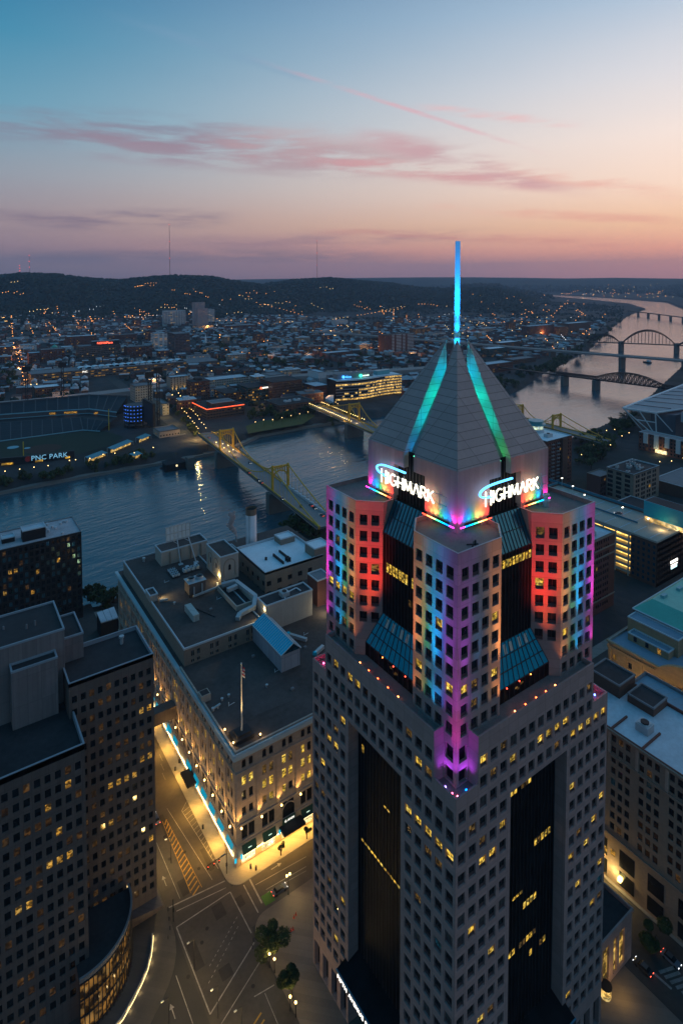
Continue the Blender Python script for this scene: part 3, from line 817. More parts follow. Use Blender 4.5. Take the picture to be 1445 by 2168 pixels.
# slots and mast
for fk, fd in FACES.items():
    O = Vector((*fd['O'], 0)); U = Vector((*fd['U'], 0)); N = Vector((*fd['N'], 0))
    def Pq(u, d, z): return tuple(O+U*u-N*d+Vector((0, 0, z)))
    cols = ((0, .28, 1), (0, .75, .95), (0, .62, 1)) if fk == 'L' else ((.05, .75, .12), (0, .8, .62), (0, .62, 1))
    for (f_, en, col) in ((.06, 6, cols[0]), (.36, 9, cols[1]), (.62, 9, (0, .85, .62)), (.88, 8, cols[2])):
        p = PD+2.4+(TM-PD-3)*f_; z = PE-.2+SL*(p-PD-2.4)*.87
        lamp('slot_light', 'POINT', Pq(TM-1.1, p, z), en*.12*KW, col, size=.5)
    fixture(Pq(TM-1.2, PD+.6, PE-.3), (.1, 1, .5), .22)
    bx.box(*[v for pr in zip(sorted((Pq(TM-.75, TM-3.0, 0)[0], Pq(TM-1.15, TM-2.6, 0)[0])), ()) for v in pr] or [0, .01, 0, .01, 150, 150.01]) if False else None
    q = Pq(TM-1.3, TM-3.4, 152.6); bx.box(q[0]-.2, q[0]+.2, q[1]-.2, q[1]+.2, 153.4, 156.0)
part('light_housing', bx, [M_black], tower)
for dx, dy in ((-1, -1), (-1, 1), (1, -1)):
    q = Vector((cxx+dx*1.35, cyy+dy*1.35, 160.7))
    for en, zt, sp in ((95, 182, 12), (40, 174, 16), (4, 165, 26), (.6, 160, 60)): lamp('mast_light', 'SPOT', q, en*KW, (.0, .33, 1), (cxx, cyy, zt), math.radians(sp), .3)
for i, (k, mb) in enumerate(FIX.items()):
    st = k[0] == 's'
    col = k[1:] if st else k
    part('led_strip' if st else 'floodlight_lens', mb, [emat('led%d' % i, col, 5.0 if st else 8.0)], tower)

# ---- the two lit name signs: eight letters and a ring stroke on each
M_letter = emat('sign_white', (1, .93, .72), 1.9); M_ringe = emat('sign_blue', (.10, .50, 1), 2.4)
def arc(cx, cy, rx, ry, a0, a1, n=10): return [(cx+rx*math.cos(math.radians(a0+(a1-a0)*i/n)), cy+ry*math.sin(math.radians(a0+(a1-a0)*i/n))) for i in range(n+1)]
GLY = {'H': [[(0, 0), (0, 1)], [(.72, 0), (.72, 1)], [(0, .5), (.72, .5)]], 'I': [[(.1, 0), (.1, 1)]],
       'G': [arc(.5, .5, .48, .5, 50, 340, 12), [(.97, .34), (.97, .46), (.62, .46)]],
       'M': [[(0, 0), (.14, 1), (.55, .12), (.96, 1), (1.1, 0)]], 'A': [[(0, 0), (.45, 1), (.9, 0)]],
       'R': [[(0, 0), (0, 1)], [(0, 1), (.35, 1)]+arc(.35, .76, .28, .24, 90, -90, 6)+[(0, .52)], [(.3, .52), (.75, 0)]],
       'K': [[(0, 0), (0, 1)], [(.68, 1), (.04, .46)], [(.2, .58), (.78, 0)]]}
for fk, fd in FACES.items():
    O = Vector((*fd['O'], 0)); U = Vector((*fd['U'], 0)); N = Vector((*fd['N'], 0))
    st = 17.0-2.0 if fk == 'R' else TW-34.6
    def S(u, z, d=8.75):
        uu = st+u if fk == 'R' else TW-(st+u)
        return O+U*uu-N*d+Vector((0, 0, z))
    sg = thing('rooftop_sign', 'white glowing letters with blue ring stroke on the pyramid\'s %s face' % ('left' if fk == 'L' else 'right'), 'sign', S(0, 128), group='lit name signs on the pyramid')
    x = 2.0; hgt = 2.55
    for i, ch in enumerate('HIGHMARK'):
        mb = MB(); hh = hgt*1.22 if i == 0 else hgt
        zb = 128.0-(.35 if i == 0 else 0)
        for pl in GLY[ch]:
            for p, q in zip(pl[:-1], pl[1:]):
                if i == 0 and p[1] == .5 and q[1] == .5: continue
                mb.bar(S(x+p[0]*hgt*.86, zb+p[1]*hh), S(x+q[0]*hgt*.86, zb+q[1]*hh), .26, .26)
        part('letter', mb, [M_letter], sg)
        x += {'H': .72, 'I': .2, 'G': 1.0, 'M': 1.1, 'A': .9, 'R': .75, 'K': .78}[ch]*hgt*.86+.52
    mb = MB()
    pts = [(10.3, 132.0), (5.5, 131.95), (2.6, 131.75), (.9, 131.3), (.2, 130.7), (.4, 130.15), (1.4, 129.7), (3.9, 129.35)]
    pts2 = []
    for i in range(len(pts)-1):
        for k in range(4):
            t_ = k/4; p0, p1, p2, p3 = pts[max(i-1, 0)], pts[i], pts[i+1], pts[min(i+2, len(pts)-1)]
            pts2.append(tuple(.5*((2*p1[c])+(-p0[c]+p2[c])*t_+(2*p0[c]-5*p1[c]+4*p2[c]-p3[c])*t_*t_+(-p0[c]+3*p1[c]-3*p2[c]+p3[c])*t_**3) for c in (0, 1)))
    pts2.append(pts[-1])
    for p, q in zip(pts2[:-1], pts2[1:]): mb.bar(S(p[0], p[1]), S(q[0], q[1]), .34, .34)
    part('ring_stroke', mb, [M_ringe], sg)
    fr = MB()
    for z in (128.3, 130.2): fr.bar(S(1.5, z, 9.1), S(22.5, z, 9.1), .10, .10)
    for u in (3, 9.5, 14.5, 20.5): fr.bar(S(u, 127.6, 9.1), S(u, 131, 9.1), .12, .12)
    for u in (3, 20.5): fr.bar(S(u, 130.2, 9.1), S(u, 130.2, 9.85), .10, .10)
    part('support_frame', fr, [M_steel], sg)
    for u in (5, 11, 17): lamp('sign_glow', 'AREA', S(u, 129.3, 8.95), 0.004*KW, (1, .9, .7), S(u, 129.3, 12), size=4.5, sy=2.5)

# rooftop bits on the shafts
def roofprop(name, label, cat, mb, mats, loc, group=None): return solid(name, mb, mats, label, cat, loc, group)
mb = MB(); q = tp(37.2, 8.9, 0); mb.cyl(q[0], q[1], 123.21, 124.6, .75, 10); mb.cyl(q[0], q[1], 124.6, 125.0, 1.0, 10, r2=.6); mb.cyl(q[0], q[1], 125.0, 125.7, .55, 10); mb.cyl(q[0], q[1], 125.7, 126.0, .8, 10)
roofprop('roof_vent', 'silver capped vent standing on the right shoulder roof of the skyscraper', 'vent', mb, [M_steel], (q[0], q[1], 123.21))
mb = MB(); q = tp(8.2, 4.2, 123.25); mb.bar(q, tp(9.9, 5.4, 123.4), .3, .3); mb.bar(tp(8.0, 5.6, 123.3), tp(9.6, 4.0, 123.6), .2, .2); mb.bar(tp(9.2, 4.4, 123.3), tp(9.2, 4.4, 124.3), .25, .25)
roofprop('window_davit', 'dark folded window-washing davit lying on the front shoulder roof', 'davit', mb, [M_black], q)
# entrance canopy with its name, at the foot of the left recess
can = MB(); p0 = tp(-1.6, 15.0, 0); 
def cp(a, b, z): return tp(a, b, z)
can.quad(cp(-2.6, 14.2, 14.6), cp(-2.6, 34.6, 14.6), cp(3.0, 34.6, 16.6), cp(3.0, 14.2, 16.6), 1)
can.box(X0-2.7, X0-2.5, Y0+14.2, Y0+34.6, 13.2, 14.5, 0)
can.bar(cp(-2.62, 14.2, 14.68), cp(-2.62, 34.6, 14.68), .25, .25, 2)
cn = part('entrance_canopy', can, [M_frame, M_curtain, pmat('blue_edge', (.05, .22, .34), .5)], tower)
tx = text_obj('lettering', 'FIFTH AVENUE PLACE', 1.32, emat('sign_dimwhite', (1, .95, .85), 1.6), cn, (X0-2.78, Y0+34.0, 13.38), (pi/2, 0, -pi/2), .06, space=1.18)
can = MB(); can.quad(cp(14.2, -2.6, 14.6), cp(34.6, -2.6, 14.6), cp(34.6, 3.0, 16.6), cp(14.2, 3.0, 16.6), 1); can.box(X0+14.2, X0+34.6, Y0-2.7, Y0-2.5, 13.2, 14.5, 0)
can.bar(cp(14.2, -2.62, 14.68), cp(34.6, -2.62, 14.68), .25, .25, 2)
part('entrance_canopy', can, [M_frame, M_curtain, MATS['blue_edge']], tower)

# ================================================================== builders for the city
M_road = pmat('asphalt', (.066, .060, .056), .85, .45, .09, fine=.3)
M_walk = pmat('sidewalk_concrete', (.26, .245, .22), .85, .15, .2, joint=(1.6, 1.6, .8, .03), fine=.15)
M_plaza = pmat('plaza_paving', (.17, .145, .125), .85, .2, .15, joint=(2.2, 2.2, .8, .05))
M_linew = pmat('road_paint_white', (.27, .265, .255), .8, .7, .7, fine=.6)
M_liney = pmat('road_paint_yellow', (.42, .25, .045), .8, .5, .7, fine=.5)
M_cream = pmat('cream_stone', (.40, .325, .27), .8, .14, .2, joint=(1.2, .6, .78, .03), streaks=.2)
M_tan = pmat('tan_brick', (.27, .215, .17), .85, .1, .3, joint=(.5, .25, .85, .02), streaks=.1)
M_brown = pmat('brown_brick', (.115, .065, .05), .85, .12, .3, joint=(.5, .25, .8, .02), streaks=.12)
M_red = pmat('red_brick', (.15, .062, .048), .85, .12, .3, joint=(.5, .25, .8, .02), streaks=.1)
M_dkpanel = pmat('dark_panel', (.140, .110, .098), .6, .14, .2, joint=(1.75, 3.3, .70, .06), streaks=.3)
M_grpanel = pmat('grey_panel', (.22, .185, .18), .7, .14, .1, joint=(3.1, 7.0, .70, .06), streaks=.35)
M_blkroof = pmat('black_roof', (.036, .034, .037), .85, .6, .10, fine=.4)
M_paleroof = pmat('pale_roof', (.50, .57, .62), .85, .3, .1, fine=.2)
M_greyroof = pmat('grey_roof', (.20, .20, .21), .85, .2, .1, fine=.2)
M_beige = pmat('beige_wall', (.40, .35, .30), .8, .1, .2, streaks=.15)
M_corn = pmat('painted_cornice', (.46, .55, .58), .6, .12, .5)
M_copper = pmat('green_copper', (.10, .42, .33), .6, .18, .15, streaks=.1, fine=.12)
M_bluepaint = pmat('blue_panel', (.02, .16, .24), .5, .1)
M_warm = lit_glass('warm_window', (1, .48, .06), .42, .1, 1.2); M_warmdim = lit_glass('warm_dim_window', (1, .46, .12), .040)
M_store = lit_glass('shop_window', (1, .78, .36), 1.25, .5, 1.6)
M_mirror = pmat('mirror_glass', (.20, .42, .50), .06, .1, .3, metal=.9)
M_cyanled = emat('cyan_panel', (.0, .42, .62), 1.0)
WSET = [M_glass, M_spandrel, M_frame, M_warm, M_warmdim, M_mirror]
def wmats(lit): return {0: [M_glass, M_frame, M_frame], 1: [M_warm, M_frame, M_frame], 2: [M_warmdim, M_frame, M_frame], 3: [M_mirror, M_frame, M_frame]}[lit]
def grid(L, w, pitch, m0=None, m1=None):
    m0 = .8 if m0 is None else m0; m1 = m0 if m1 is None else m1
    n = max(1, int((L-m0-m1+(pitch-w))/pitch)); gap = (L-m0-m1-n*w)/max(1, n-1) if n > 1 else 0
    return [(m0+i*(w+gap), m0+i*(w+gap)+w) for i in range(n)]
def grp(L, w, gap, per, pitch, m0):
    out = []; u = m0
    while u+per*w+(per-1)*gap <= L-.3:
        for k in range(per): out.append((u+k*(w+gap), u+k*(w+gap)+w))
        u += pitch
    return out
def floors(z0, n, h, fp): return [(z0+i*fp, z0+i*fp+h) for i in range(n)]
def bldg(name, label, cat, x0, x1, y0, y1, z0, z1, wm, rm, Lw=None, Rw=None, parapet=.9, coping=None, lit=(.9, .06, .04, 0), indiv=True, group=None, depth=.3, litfn=None, mull=1, key='b'):
    """a block with its two seen faces cut by windows. Lw / Rw = (cols, rows)"""
    root = thing(name, label, cat, ((x0+x1)/2, (y0+y1)/2, z0), group)
    wall, panes = MB(), MB(); cnt = 0
    for side, spec in (('L', Lw), ('R', Rw)):
        if side == 'L': O, U, N, L, rz = (x0, y1), (0, -1), (-1, 0), y1-y0, -pi/2
        else: O, U, N, L, rz = (x0, y0), (1, 0), (0, -1), x1-x0, 0.
        if spec is None: spec = ([], [])
        op, P = facade(wall, O, U, N, L, z0, z1, *spec, depth)
        for i, j, ua, ub, za, zb in op:
            l = litfn(side, i, j) if litfn else rng.choices((0, 1, 2, 3), lit)[0]
            c = P((ua+ub)/2, za, depth-.08)
            if indiv and cnt < 300:
                link('window', window_mesh(ub-ua, zb-za, l, sp=0, mats=wmats(l), mull=mull, key=key), root, c, rz); cnt += 1
            else:
                a, b_ = P(ua, za, depth-.08), P(ub, za, depth-.08); a2, b2 = P(ua, zb, depth-.08), P(ub, zb, depth-.08)
                panes.quad(a, b_, b2, a2, {0: 0, 1: 1, 2: 2, 3: 3}[l])
    wall.quad((x1, y0, z0), (x1, y1, z0), (x1, y1, z1), (x1, y0, z1)); wall.quad((x1, y1, z0), (x0, y1, z0), (x0, y1, z1), (x1, y1, z1))
    part('wall', wall, [wm], root)
    if panes.v: part('window_pane', panes, [M_glass, M_warm, M_warmdim, M_mirror], root, kind='stuff')
    rf = MB(); t = .35; zr = z1-parapet
    rf.quad((x0+t, y0+t, zr), (x1-t, y0+t, zr), (x1-t, y1-t, zr), (x0+t, y1-t, zr), 0)
    part('roof', rf, [rm], root)
    if parapet:
        pp = MB()
        for a, b_, c, d in ((x0, x1, y0, y0+t), (x0, x1, y1-t, y1), (x0, x0+t, y0+t, y1-t), (x1-t, x1, y0+t, y1-t)):
            pp.box(a-.06 if a == x0 else a, b_+.06 if b_ == x1 else b_, c-.06 if c == y0 else c, d+.06 if d == y1 else d, z1-.02, z1+.14)
            pp.quad((a, c, zr), (b_, c, zr), (b_, c, z1), (a, c, z1)); pp.quad((a, d, zr), (b_, d, zr), (b_, d, z1), (a, d, z1))
            pp.quad((a, c, zr), (a, d, zr), (a, d, z1), (a, c, z1)); pp.quad((b_, c, zr), (b_, d, zr), (b_, d, z1), (b_, c, z1))
        part('parapet', pp, [coping or M_trim], root)
    return root
def boxpart(name, root, m, x0, x1, y0, y1, z0, z1, top=None):
    mb = MB(); mb.box(x0, x1, y0, y1, z0, z1, 0, 1 if top else None)
    return part(name, mb, [m, top] if top else [m], root)
def hvac(x, y, z, sx, sy, sz, label, group=None, m=None, name='roof_unit'):
    mb = MB(); mb.box(x, x+sx, y, y+sy, z, z+sz, 0)
    mb.box(x+.1*sx, x+.9*sx, y+.1*sy, y+.9*sy, z+sz, z+sz*1.08, 0)
    r = min(sx, sy)*.32; mb.cyl(x+sx/2, y+sy/2, z+sz*1.08, z+sz*1.25, r, 10, 1)
    return solid(name, mb, [m or M_steel, M_black], label, 'rooftop unit', (x, y, z), group)
def c5p(x, y): return (x/2.007, 1500+y/2.007)
def hp(x, y): return (320+x/4.014, 1540+y/4.014)
def h2p(x, y): return (240+x/6.02, 1060+y/6.02)

# ================================================================== STREETS
def slab(name, poly, z0, z1, m): 
    mb = MB(); mb.prism(poly, z0, z1); return setting(name, mb, m)
mb = MB(); mb.quad((49.4, -60, .012), (66.6, -60, .012), (66.6, 330, .012), (49.4, 330, .012)); mb.quad((66.6, 137.5, .012), (330, 137.5, .012), (330, 150.5, .012), (66.6, 150.5, .012))
setting('road', mb, M_road)
mb = MB(); mb.quad((140.5, -60, .016), (156.3, -60, .016), (156.3, 137.4, .016), (140.5, 137.4, .016)); setting('cross_street', mb, M_road)
def arcp(cx, cy, r, a0, a1, n=8): return [(cx+r*math.cos(math.radians(a0+(a1-a0)*i/n)), cy+r*math.sin(math.radians(a0+(a1-a0)*i/n))) for i in range(n+1)]
slab('sidewalk', [(66.1, 320), (66.1, 153.5)]+arcp(70.1, 153.3, 3.9, 182, 268)+[(320, 149.5), (320, 154.4), (70.0, 154.4), (70.0, 320)], .0, .14, M_walk)
slab('plaza', [(66.6, -40), (66.6, 134.2)]+arcp(71.6, 134.2, 5, 180, 90)+[(140.2, 139.2), (140.2, -40)], 0, .15, M_plaza)
slab('sidewalk', [(156.6, -60), (157.5, -60), (157.5, 137.2), (156.6, 137.2)], 0, .14, M_walk)
left_curb = [(49.3, 330), (49.3, 152), (49.1, 147.5), (48.0, 143.4), (46.4, 140.4), (44.2, 137.6), (41.7, 135.4), (38.0, 132.5), (30, 129)]
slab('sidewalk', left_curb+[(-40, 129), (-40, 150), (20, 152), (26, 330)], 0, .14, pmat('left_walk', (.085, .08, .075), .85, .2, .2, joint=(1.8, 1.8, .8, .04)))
lines = MB(); yl = MB()
def mline(p, q, w, mbx=lines, z=.03): 
    a, b_ = atz(*p, 0), atz(*q, 0); d = (b_-a); d.z = 0; n = Vector((-d.y, d.x, 0)).normalized()*w/2
    mbx.quad((a.x-n.x, a.y-n.y, z), (b_.x-n.x, b_.y-n.y, z), (b_.x+n.x, b_.y+n.y, z), (a.x+n.x, a.y+n.y, z))
def wline(a, b_, w, mbx=lines, z=.03):
    d = Vector((b_[0]-a[0], b_[1]-a[1], 0)); n = Vector((-d.y, d.x, 0)).normalized()*w/2
    mbx.quad((a[0]-n.x, a[1]-n.y, z), (b_[0]-n.x, b_[1]-n.y, z), (b_[0]+n.x, b_[1]+n.y, z), (a[0]+n.x, a[1]+n.y, z))
C = c5p
mline(C(718, 846), C(955, 733), .35); mline(C(750, 862), C(960, 762), .22, z=.034)
mline(C(750, 930), C(978, 780), .28); mline(C(978, 780), C(1068, 955), .28, z=.034); mline(C(750, 930), C(893, 1300), .3, z=.038); mline(C(893, 1300), C(1080, 995), .28, z=.042)
mline(C(1035, 750), C(1097, 868), .3); mline(C(1060, 725), C(1113, 828), .45)
mline(C(1085, 750), C(1300, 630), .16); mline(C(1130, 770), C(1300, 672), .16, z=.034); mline(C(1135, 782), C(1300, 690), .12, z=.034)
mline(C(665, 570), C(765, 808), .17); mline(C(710, 425), C(902, 728), .17)
for k in range(3): mline(C(690-6*k, 275-40*k), C(703-6*k, 303-40*k), .14)
mline(C(748, 1135), C(820, 1341), .2); mline(C(1105, 1075), C(940, 1341), .2)
mline(C(1080, 1225), C(1165, 1175), .25); mline(C(1125, 1210), C(1180, 1341), .16)
for k in range(11):
    f0, f1 = k/11, (k+.5)/11
    def lp(p, q, f): return (p[0]+(q[0]-p[0])*f, p[1]+(q[1]-p[1])*f)
    mline(C(*lp((1008, 885), (885, 1105), f0)), C(*lp((1008, 885), (885, 1105), f1)), .13)
    mline(C(*lp((1012, 925), (880, 1180), f0)), C(*lp((1012, 925), (880, 1180), f1)), .13)
wline((66.0, 184.6), (63.4, 182.1), .14); wline((63.4, 182.1), (65.6, 157.5), .14, z=.034)
for k in range(15):
    y = 181.5-k*1.62; wline((63.5+.13*k, y), (66.0, y+.7), .11, z=.038)
for k in range(17):
    y = 182-k*1.62; w_ = .6+min(1.2, k*.12); wline((57.6-w_*.55, y-1.6), (57.9+w_*.7, y), .34, yl)
wline((57.0, 182), (56.4, 155.6), .14, yl, .034); wline((58.2, 182), (59.6, 155.2), .14, yl, .034)
for k in range(8):
    y = 119.5-k*1.6; wline((56.5, y-1.5), (60.2, y), .36, yl)
for k in range(6):
    wline((146+.05*k, 69.5-k*1.35), (150.2, 67.9-k*1.35), .75)
wline((144.6, 71.2), (145.0, 66.0), .6, z=.036)
def arrow(px, rot):     # painted turn arrow
    a = atz(*px, 0); d = Vector((math.cos(rot), math.sin(rot), 0)); n = Vector((-d.y, d.x, 0))
    for p, q, w in ((a-d*1.6, a+d*.8, .22),):
        wline(p[:2], q[:2], w, z=.045)
    t_ = a+d*1.9; lines.add([(t_.x, t_.y, .046), ((a+d*.7+n*.6).x, (a+d*.7+n*.6).y, .046), ((a+d*.7-n*.6).x, (a+d*.7-n*.6).y, .046)], ((0, 1, 2),))
arrow(C(1172, 672), 0.0); arrow(C(700, 735), pi/2); arrow(C(735, 1290), pi/2)
setting('road_markings', lines, M_linew); setting('road_markings', yl, M_liney)
gp = MB(); a, b_, c_, d_ = [atz(*C(*q), 0) for q in ((1108, 800), (1150, 775), (1170, 815), (1128, 840))]
gp.quad(*[(q.x, q.y, .05) for q in (a, b_, c_, d_)]); setting('bike_box_paint', gp, pmat('green_paint', (.06, .16, .03), .85, .2))

# ================================================================== the department store on the lit corner
HX, HY = 70.0, 154.4
store = thing('department_store', 'long cream stone store with lit yellow windows and pale blue cornice at the glowing corner', 'building', (HX, HY, 0))
wall = MB(); HL = 131.0; HR = 92.0; HZ = 34.2
def store_windows():
    cnt = 0
    merged = MB()
    for side in 'LR':
        if side == 'L': O, U, N, L, rz = (HX, HY+HL), (0, -1), (-1, 0), HL, -pi/2
        else: O, U, N, L, rz = (HX, HY), (1, 0), (0, -1), HR, 0.
        nb = int((L-1.0)/6.78)
        def bayu(b):        # start of a bay, counted from the street corner
            s = 1.3+b*6.78
            return (L-s-5.4) if side == 'L' else s
        order = sorted(range(nb), key=lambda b: bayu(b))
        cols2, cols1, big = [], [], []
        for b in order:
            u = bayu(b); cols2 += [(u+.65, u+2.05), (u+2.95, u+4.35)]; big += [(u+.45, u+2.45), (u+2.75, u+4.75)]; cols1.append((u+.3, u+5.0))
        rows = [(15.2, 17.7), (19.9, 22.8), (24.4, 27.3)]
        zs = [(0, 7.0, cols1, [(.5, 3.4)]), (7.0, 12.9, big, [(7.7, 11.9)]), (12.9, 28.6, cols2, rows), (28.6, HZ, cols2, [(29.7, 32.3)])]
        for z0, z1, cols, rws in zs:
            op, P = facade(wall, O, U, N, L, z0, z1, cols, rws, .45)
            for i, j, ua, ub, za, zb in op:
                d_c = (L-(ua+ub)/2) if side == 'L' else (ua+ub)/2      # distance from the corner
                if z0 == 0: lit, mm = 1, [M_store, M_frame, M_frame]
                elif z0 == 7.0: lit, mm = 0, [M_glass, M_frame, M_frame]
                elif z0 == 12.9:
                    pr = (.85 if d_c > 6 else .35) if side == 'R' else (.62 if j < 3 else .3)
                    lit = 1 if rng.random() < pr else 0; mm = [M_lit, M_corn, M_frame] if lit else [M_glass, M_frame, M_frame]
                    if lit and rng.random() < .3: lit = 2; mm = [M_lit2, M_corn, M_frame]
                else: lit, mm = 0, [M_glass, M_frame, M_frame]
                c = P((ua+ub)/2, za, .38)
                vis = c.x < 100
                if vis and cnt < 300:
                    me = window_mesh(ub-ua, zb-za, lit, sp=0, mats=mm, mull=2 if z0 == 0 else 0, key='st%d%d' % (int(z0), lit))
                    w_ = link('window', me, store, c, rz); cnt += 1
                    if z0 in (12.9, 28.6) and ('arch', lit, z0) not in WCACHE and False: pass
                elif vis:
                    merged.quad(P(ua, za, .38), P(ub, za, .38), P(ub, zb, .38), P(ua, zb, .38), 0 if lit == 0 else 1)
        # pilasters between the bays, sills, belt course
        for b in range(nb+1):
            u = 1.3+b*6.78-1.1; uu = (L-u) if side == 'L' else u
            if side == 'L': pil.box(HX-.28, HX-.002, HY+u-.35, HY+u+.55, 13.2, 28.4)
            else: pil.box(HX+u-.35, HX+u+.55, HY-.28, HY-.002, 13.2, 28.4)
        # arch heads on the top floor windows
        for (ua, ub) in cols2:
            for k in range(3):
                t0, t1 = k/3, (k+1)/3
                for sgn in (0, 1):
                    w_ = (ub-ua)/2; a0 = math.radians(90*t0); a1 = math.radians(90*t1)
                    def ph(a): 
                        x = w_*math.cos(a); z = 32.3-w_+w_*math.sin(a)
                        return ((ua+ub)/2+(x if sgn else -x), z)
                    (xa, za), (xb, zb) = ph(a0), ph(a1); xe = ub if sgn else ua
                    wall.quad(P(xe, za, .1), P(xa, za, .1), P(xb, zb, .1), P(xe, zb, .1))
    if merged.v: part('far_window', merged, [M_glass, M_lit], store, kind='stuff')
pil = MB()
store_windows()
wall.quad((HX+HR, HY, 0), (HX+HR, HY+HL, 0), (HX+HR, HY+HL, HZ), (HX+HR, HY, HZ)); wall.quad((HX+HR, HY+HL, 0), (HX, HY+HL, 0), (HX, HY+HL, HZ), (HX+HR, HY+HL, HZ))
part('wall', wall, [M_cream], store)
part('pilaster', pil, [M_cream], store)['kind'] = 'stuff'
def belt(z0, z1, d, m, nm):
    mb = MB(); mb.box(HX-d, HX-.003, HY-d, HY+HL+.3, z0, z1); mb.box(HX-.003, HX+HR, HY-d, HY-.003, z0, z1); part(nm, mb, [m], store)
belt(12.5, 13.1, .45, M_cream, 'belt_course'); belt(28.5, 29.1, .35, M_cream, 'belt_course'); belt(6.5, 7.0, .3, M_cream, 'belt_course'); belt(33.4, 34.2, .7, M_corn, 'cornice_moulding'); belt(34.203, 35.3, 1.35, M_corn, 'cornice')
bal = MB()
for i in range(150):
    y = HY-1.2+i*.62
    if y < HY+46: bal.box(HX-1.3, HX-1.0, y, y+.34, 35.3, 35.9)
for i in range(52): x = HX-.9+i*.62; bal.box(x, x+.34, HY-1.3, HY-1.0, 35.3, 35.9)
part('cornice_crest', bal, [M_corn], store, kind='stuff')
rf = MB(); rf.quad((HX, HY, 35.0), (HX+HR, HY, 35.0), (HX+HR, HY+HL, 35.0), (HX, HY+HL, 35.0)); part('roof', rf, [M_tar], store)
mb = MB(); mb.box(HX-.2, HX+.35, HY-.2, HY+46.3, 35.01, 35.9); mb.box(HX+.35, HX+HR, HY-.2, HY+.35, 35.01, 35.9); part('parapet', mb, [M_cream], store)
# raised attic floor at the back
ax0, ax1, ay0, ay1, az = 71.6, 103.0, 201.0, 281.5, 41.6
mb = MB()
cw = []
for k in range(4): u = 2.6+k*7.3; cw += [(u, u+1.1), (u+2.2, u+3.3)]
op, P = facade(mb, (ax0, ay0), (1, 0), (0, -1), ax1-ax0, 35.0, az, cw, [(35.6, 36.7), (37.9, 39.9)], .25)
for i, j, ua, ub, za, zb in op: link('window', window_mesh(ub-ua, zb-za, 0, sp=0, mats=[M_glass, M_frame, M_trim], key='attic'), store, P((ua+ub)/2, za, .2), 0)
mb.quad((ax0, ay1, 35), (ax0, ay0, 35), (ax0, ay0, az), (ax0, ay1, az)); mb.quad((ax1, ay0, 35), (ax1, ay1, 35), (ax1, ay1, az), (ax1, ay0, az)); mb.quad((ax1, ay1, 35), (ax0, ay1, 35), (ax0, ay1, az), (ax1, ay1, az))
part('attic_wall', mb, [M_tan], store)
mb = MB(); mb.quad((ax0+.3, ay0+.3, az-.5), (ax1-.3, ay0+.3, az-.5), (ax1-.3, ay1-.3, az-.5), (ax0+.3, ay1-.3, az-.5)); part('attic_roof', mb, [M_tar], store)
mb = MB()
for a, b_, c, d in ((ax0-.1, ax1, ay0-.1, ay0+.32), (ax0-.1, ax1, ay1-.3, ay1), (ax0-.1, ax0+.32, ay0+.32, ay1-.3), (ax1-.3, ax1, ay0+.32, ay1-.3)): mb.box(a, b_, c, d, az-.6, az+.12)
part('coping', mb, [M_trim], store)
# the shop awnings, fascias, banners, lamps
for z, key in ((0, 0),):
    fas = MB(); nL = int((HL-1)/6.78)
    for b in range(nL):
        u = 1.3+b*6.78; y0 = HY+u+.4; 
        if b % 1 == 0 and b not in (6,): fas = MB(); fas.quad((HX-.7, y0, 4.5), (HX-.1, y0, 6.1), (HX-.1, y0+4.4, 6.1), (HX-.7, y0+4.4, 4.5)); part('awning', fas, [emat('lit_blue_awning', (.0, .34, .52), .55)], store) if b < 13 else None
    for b in range(6):
        u = 1.3+b*6.78; x0 = HX+u+.4
        fas = MB(); fas.quad((x0, HY-1.0, 3.8), (x0+4.6, HY-1.0, 3.8), (x0+4.6, HY-.1, 6.2), (x0, HY-.1, 6.2)); aw = part('awning', fas, [pmat('green_awning', (.02, .075, .055), .7)], store)
        if b != 2:
            bl = MB(); bl.box(x0+1.9, x0+3.0, HY-.62, HY-.58, 4.75, 5.05); part('awning_emblem', bl, [emat('soft_white', (.7, 1, .8), .8)], aw)
def entry(name, pts, z, label):
    mb = MB(); P4 = [atz(*hp(*q), z) for q in pts]; mb.prism([(p.x, p.y) for p in P4], z-.5, z); return part(name, mb, [M_black], store, label=label)
mb = MB(); mb.box(66.3, 69.9, 184.6, 191.6, 4.2, 4.9); part('entrance_canopy', mb, [M_black], store)
mb = MB(); mb.box(84.2, 91.8, 150.9, 154.1, 4.4, 5.2); part('entrance_canopy', mb, [M_black], store)
mb = MB(); n = 12; cxa = 87.6
pa = [(cxa-2.3, 5.6)]+[(cxa-2.3*math.cos(pi*i/n), 9.2+2.3*math.sin(pi*i/n)) for i in range(n+1)]+[(cxa+2.3, 5.6)]
mb.add([(x, HY-.06, z) for x, z in pa], (tuple(range(len(pa))),)); part('arched_window', mb, [M_glass], store)
ar = MB(); 
for p, q in zip(pa[:-1], pa[1:]): ar.bar((p[0], HY-.12, p[1]), (q[0], HY-.12, q[1]), .3, .3)
part('arch_surround', ar, [M_cream], store)
gs = MB(); gs.box(85.4, 89.9, HY-.5, HY-.3, 5.4, 7.0); gsn = part('shop_sign', gs, [pmat('green_awning', (.02, .075, .055), .7)], store)
text_obj('lettering', 'G ANN', 1.0, emat('sign_dimwhite', (1, .95, .85), 1.6), gsn, (86.0, HY-.54, 5.75), (pi/2, 0, 0), .02, space=1.1)
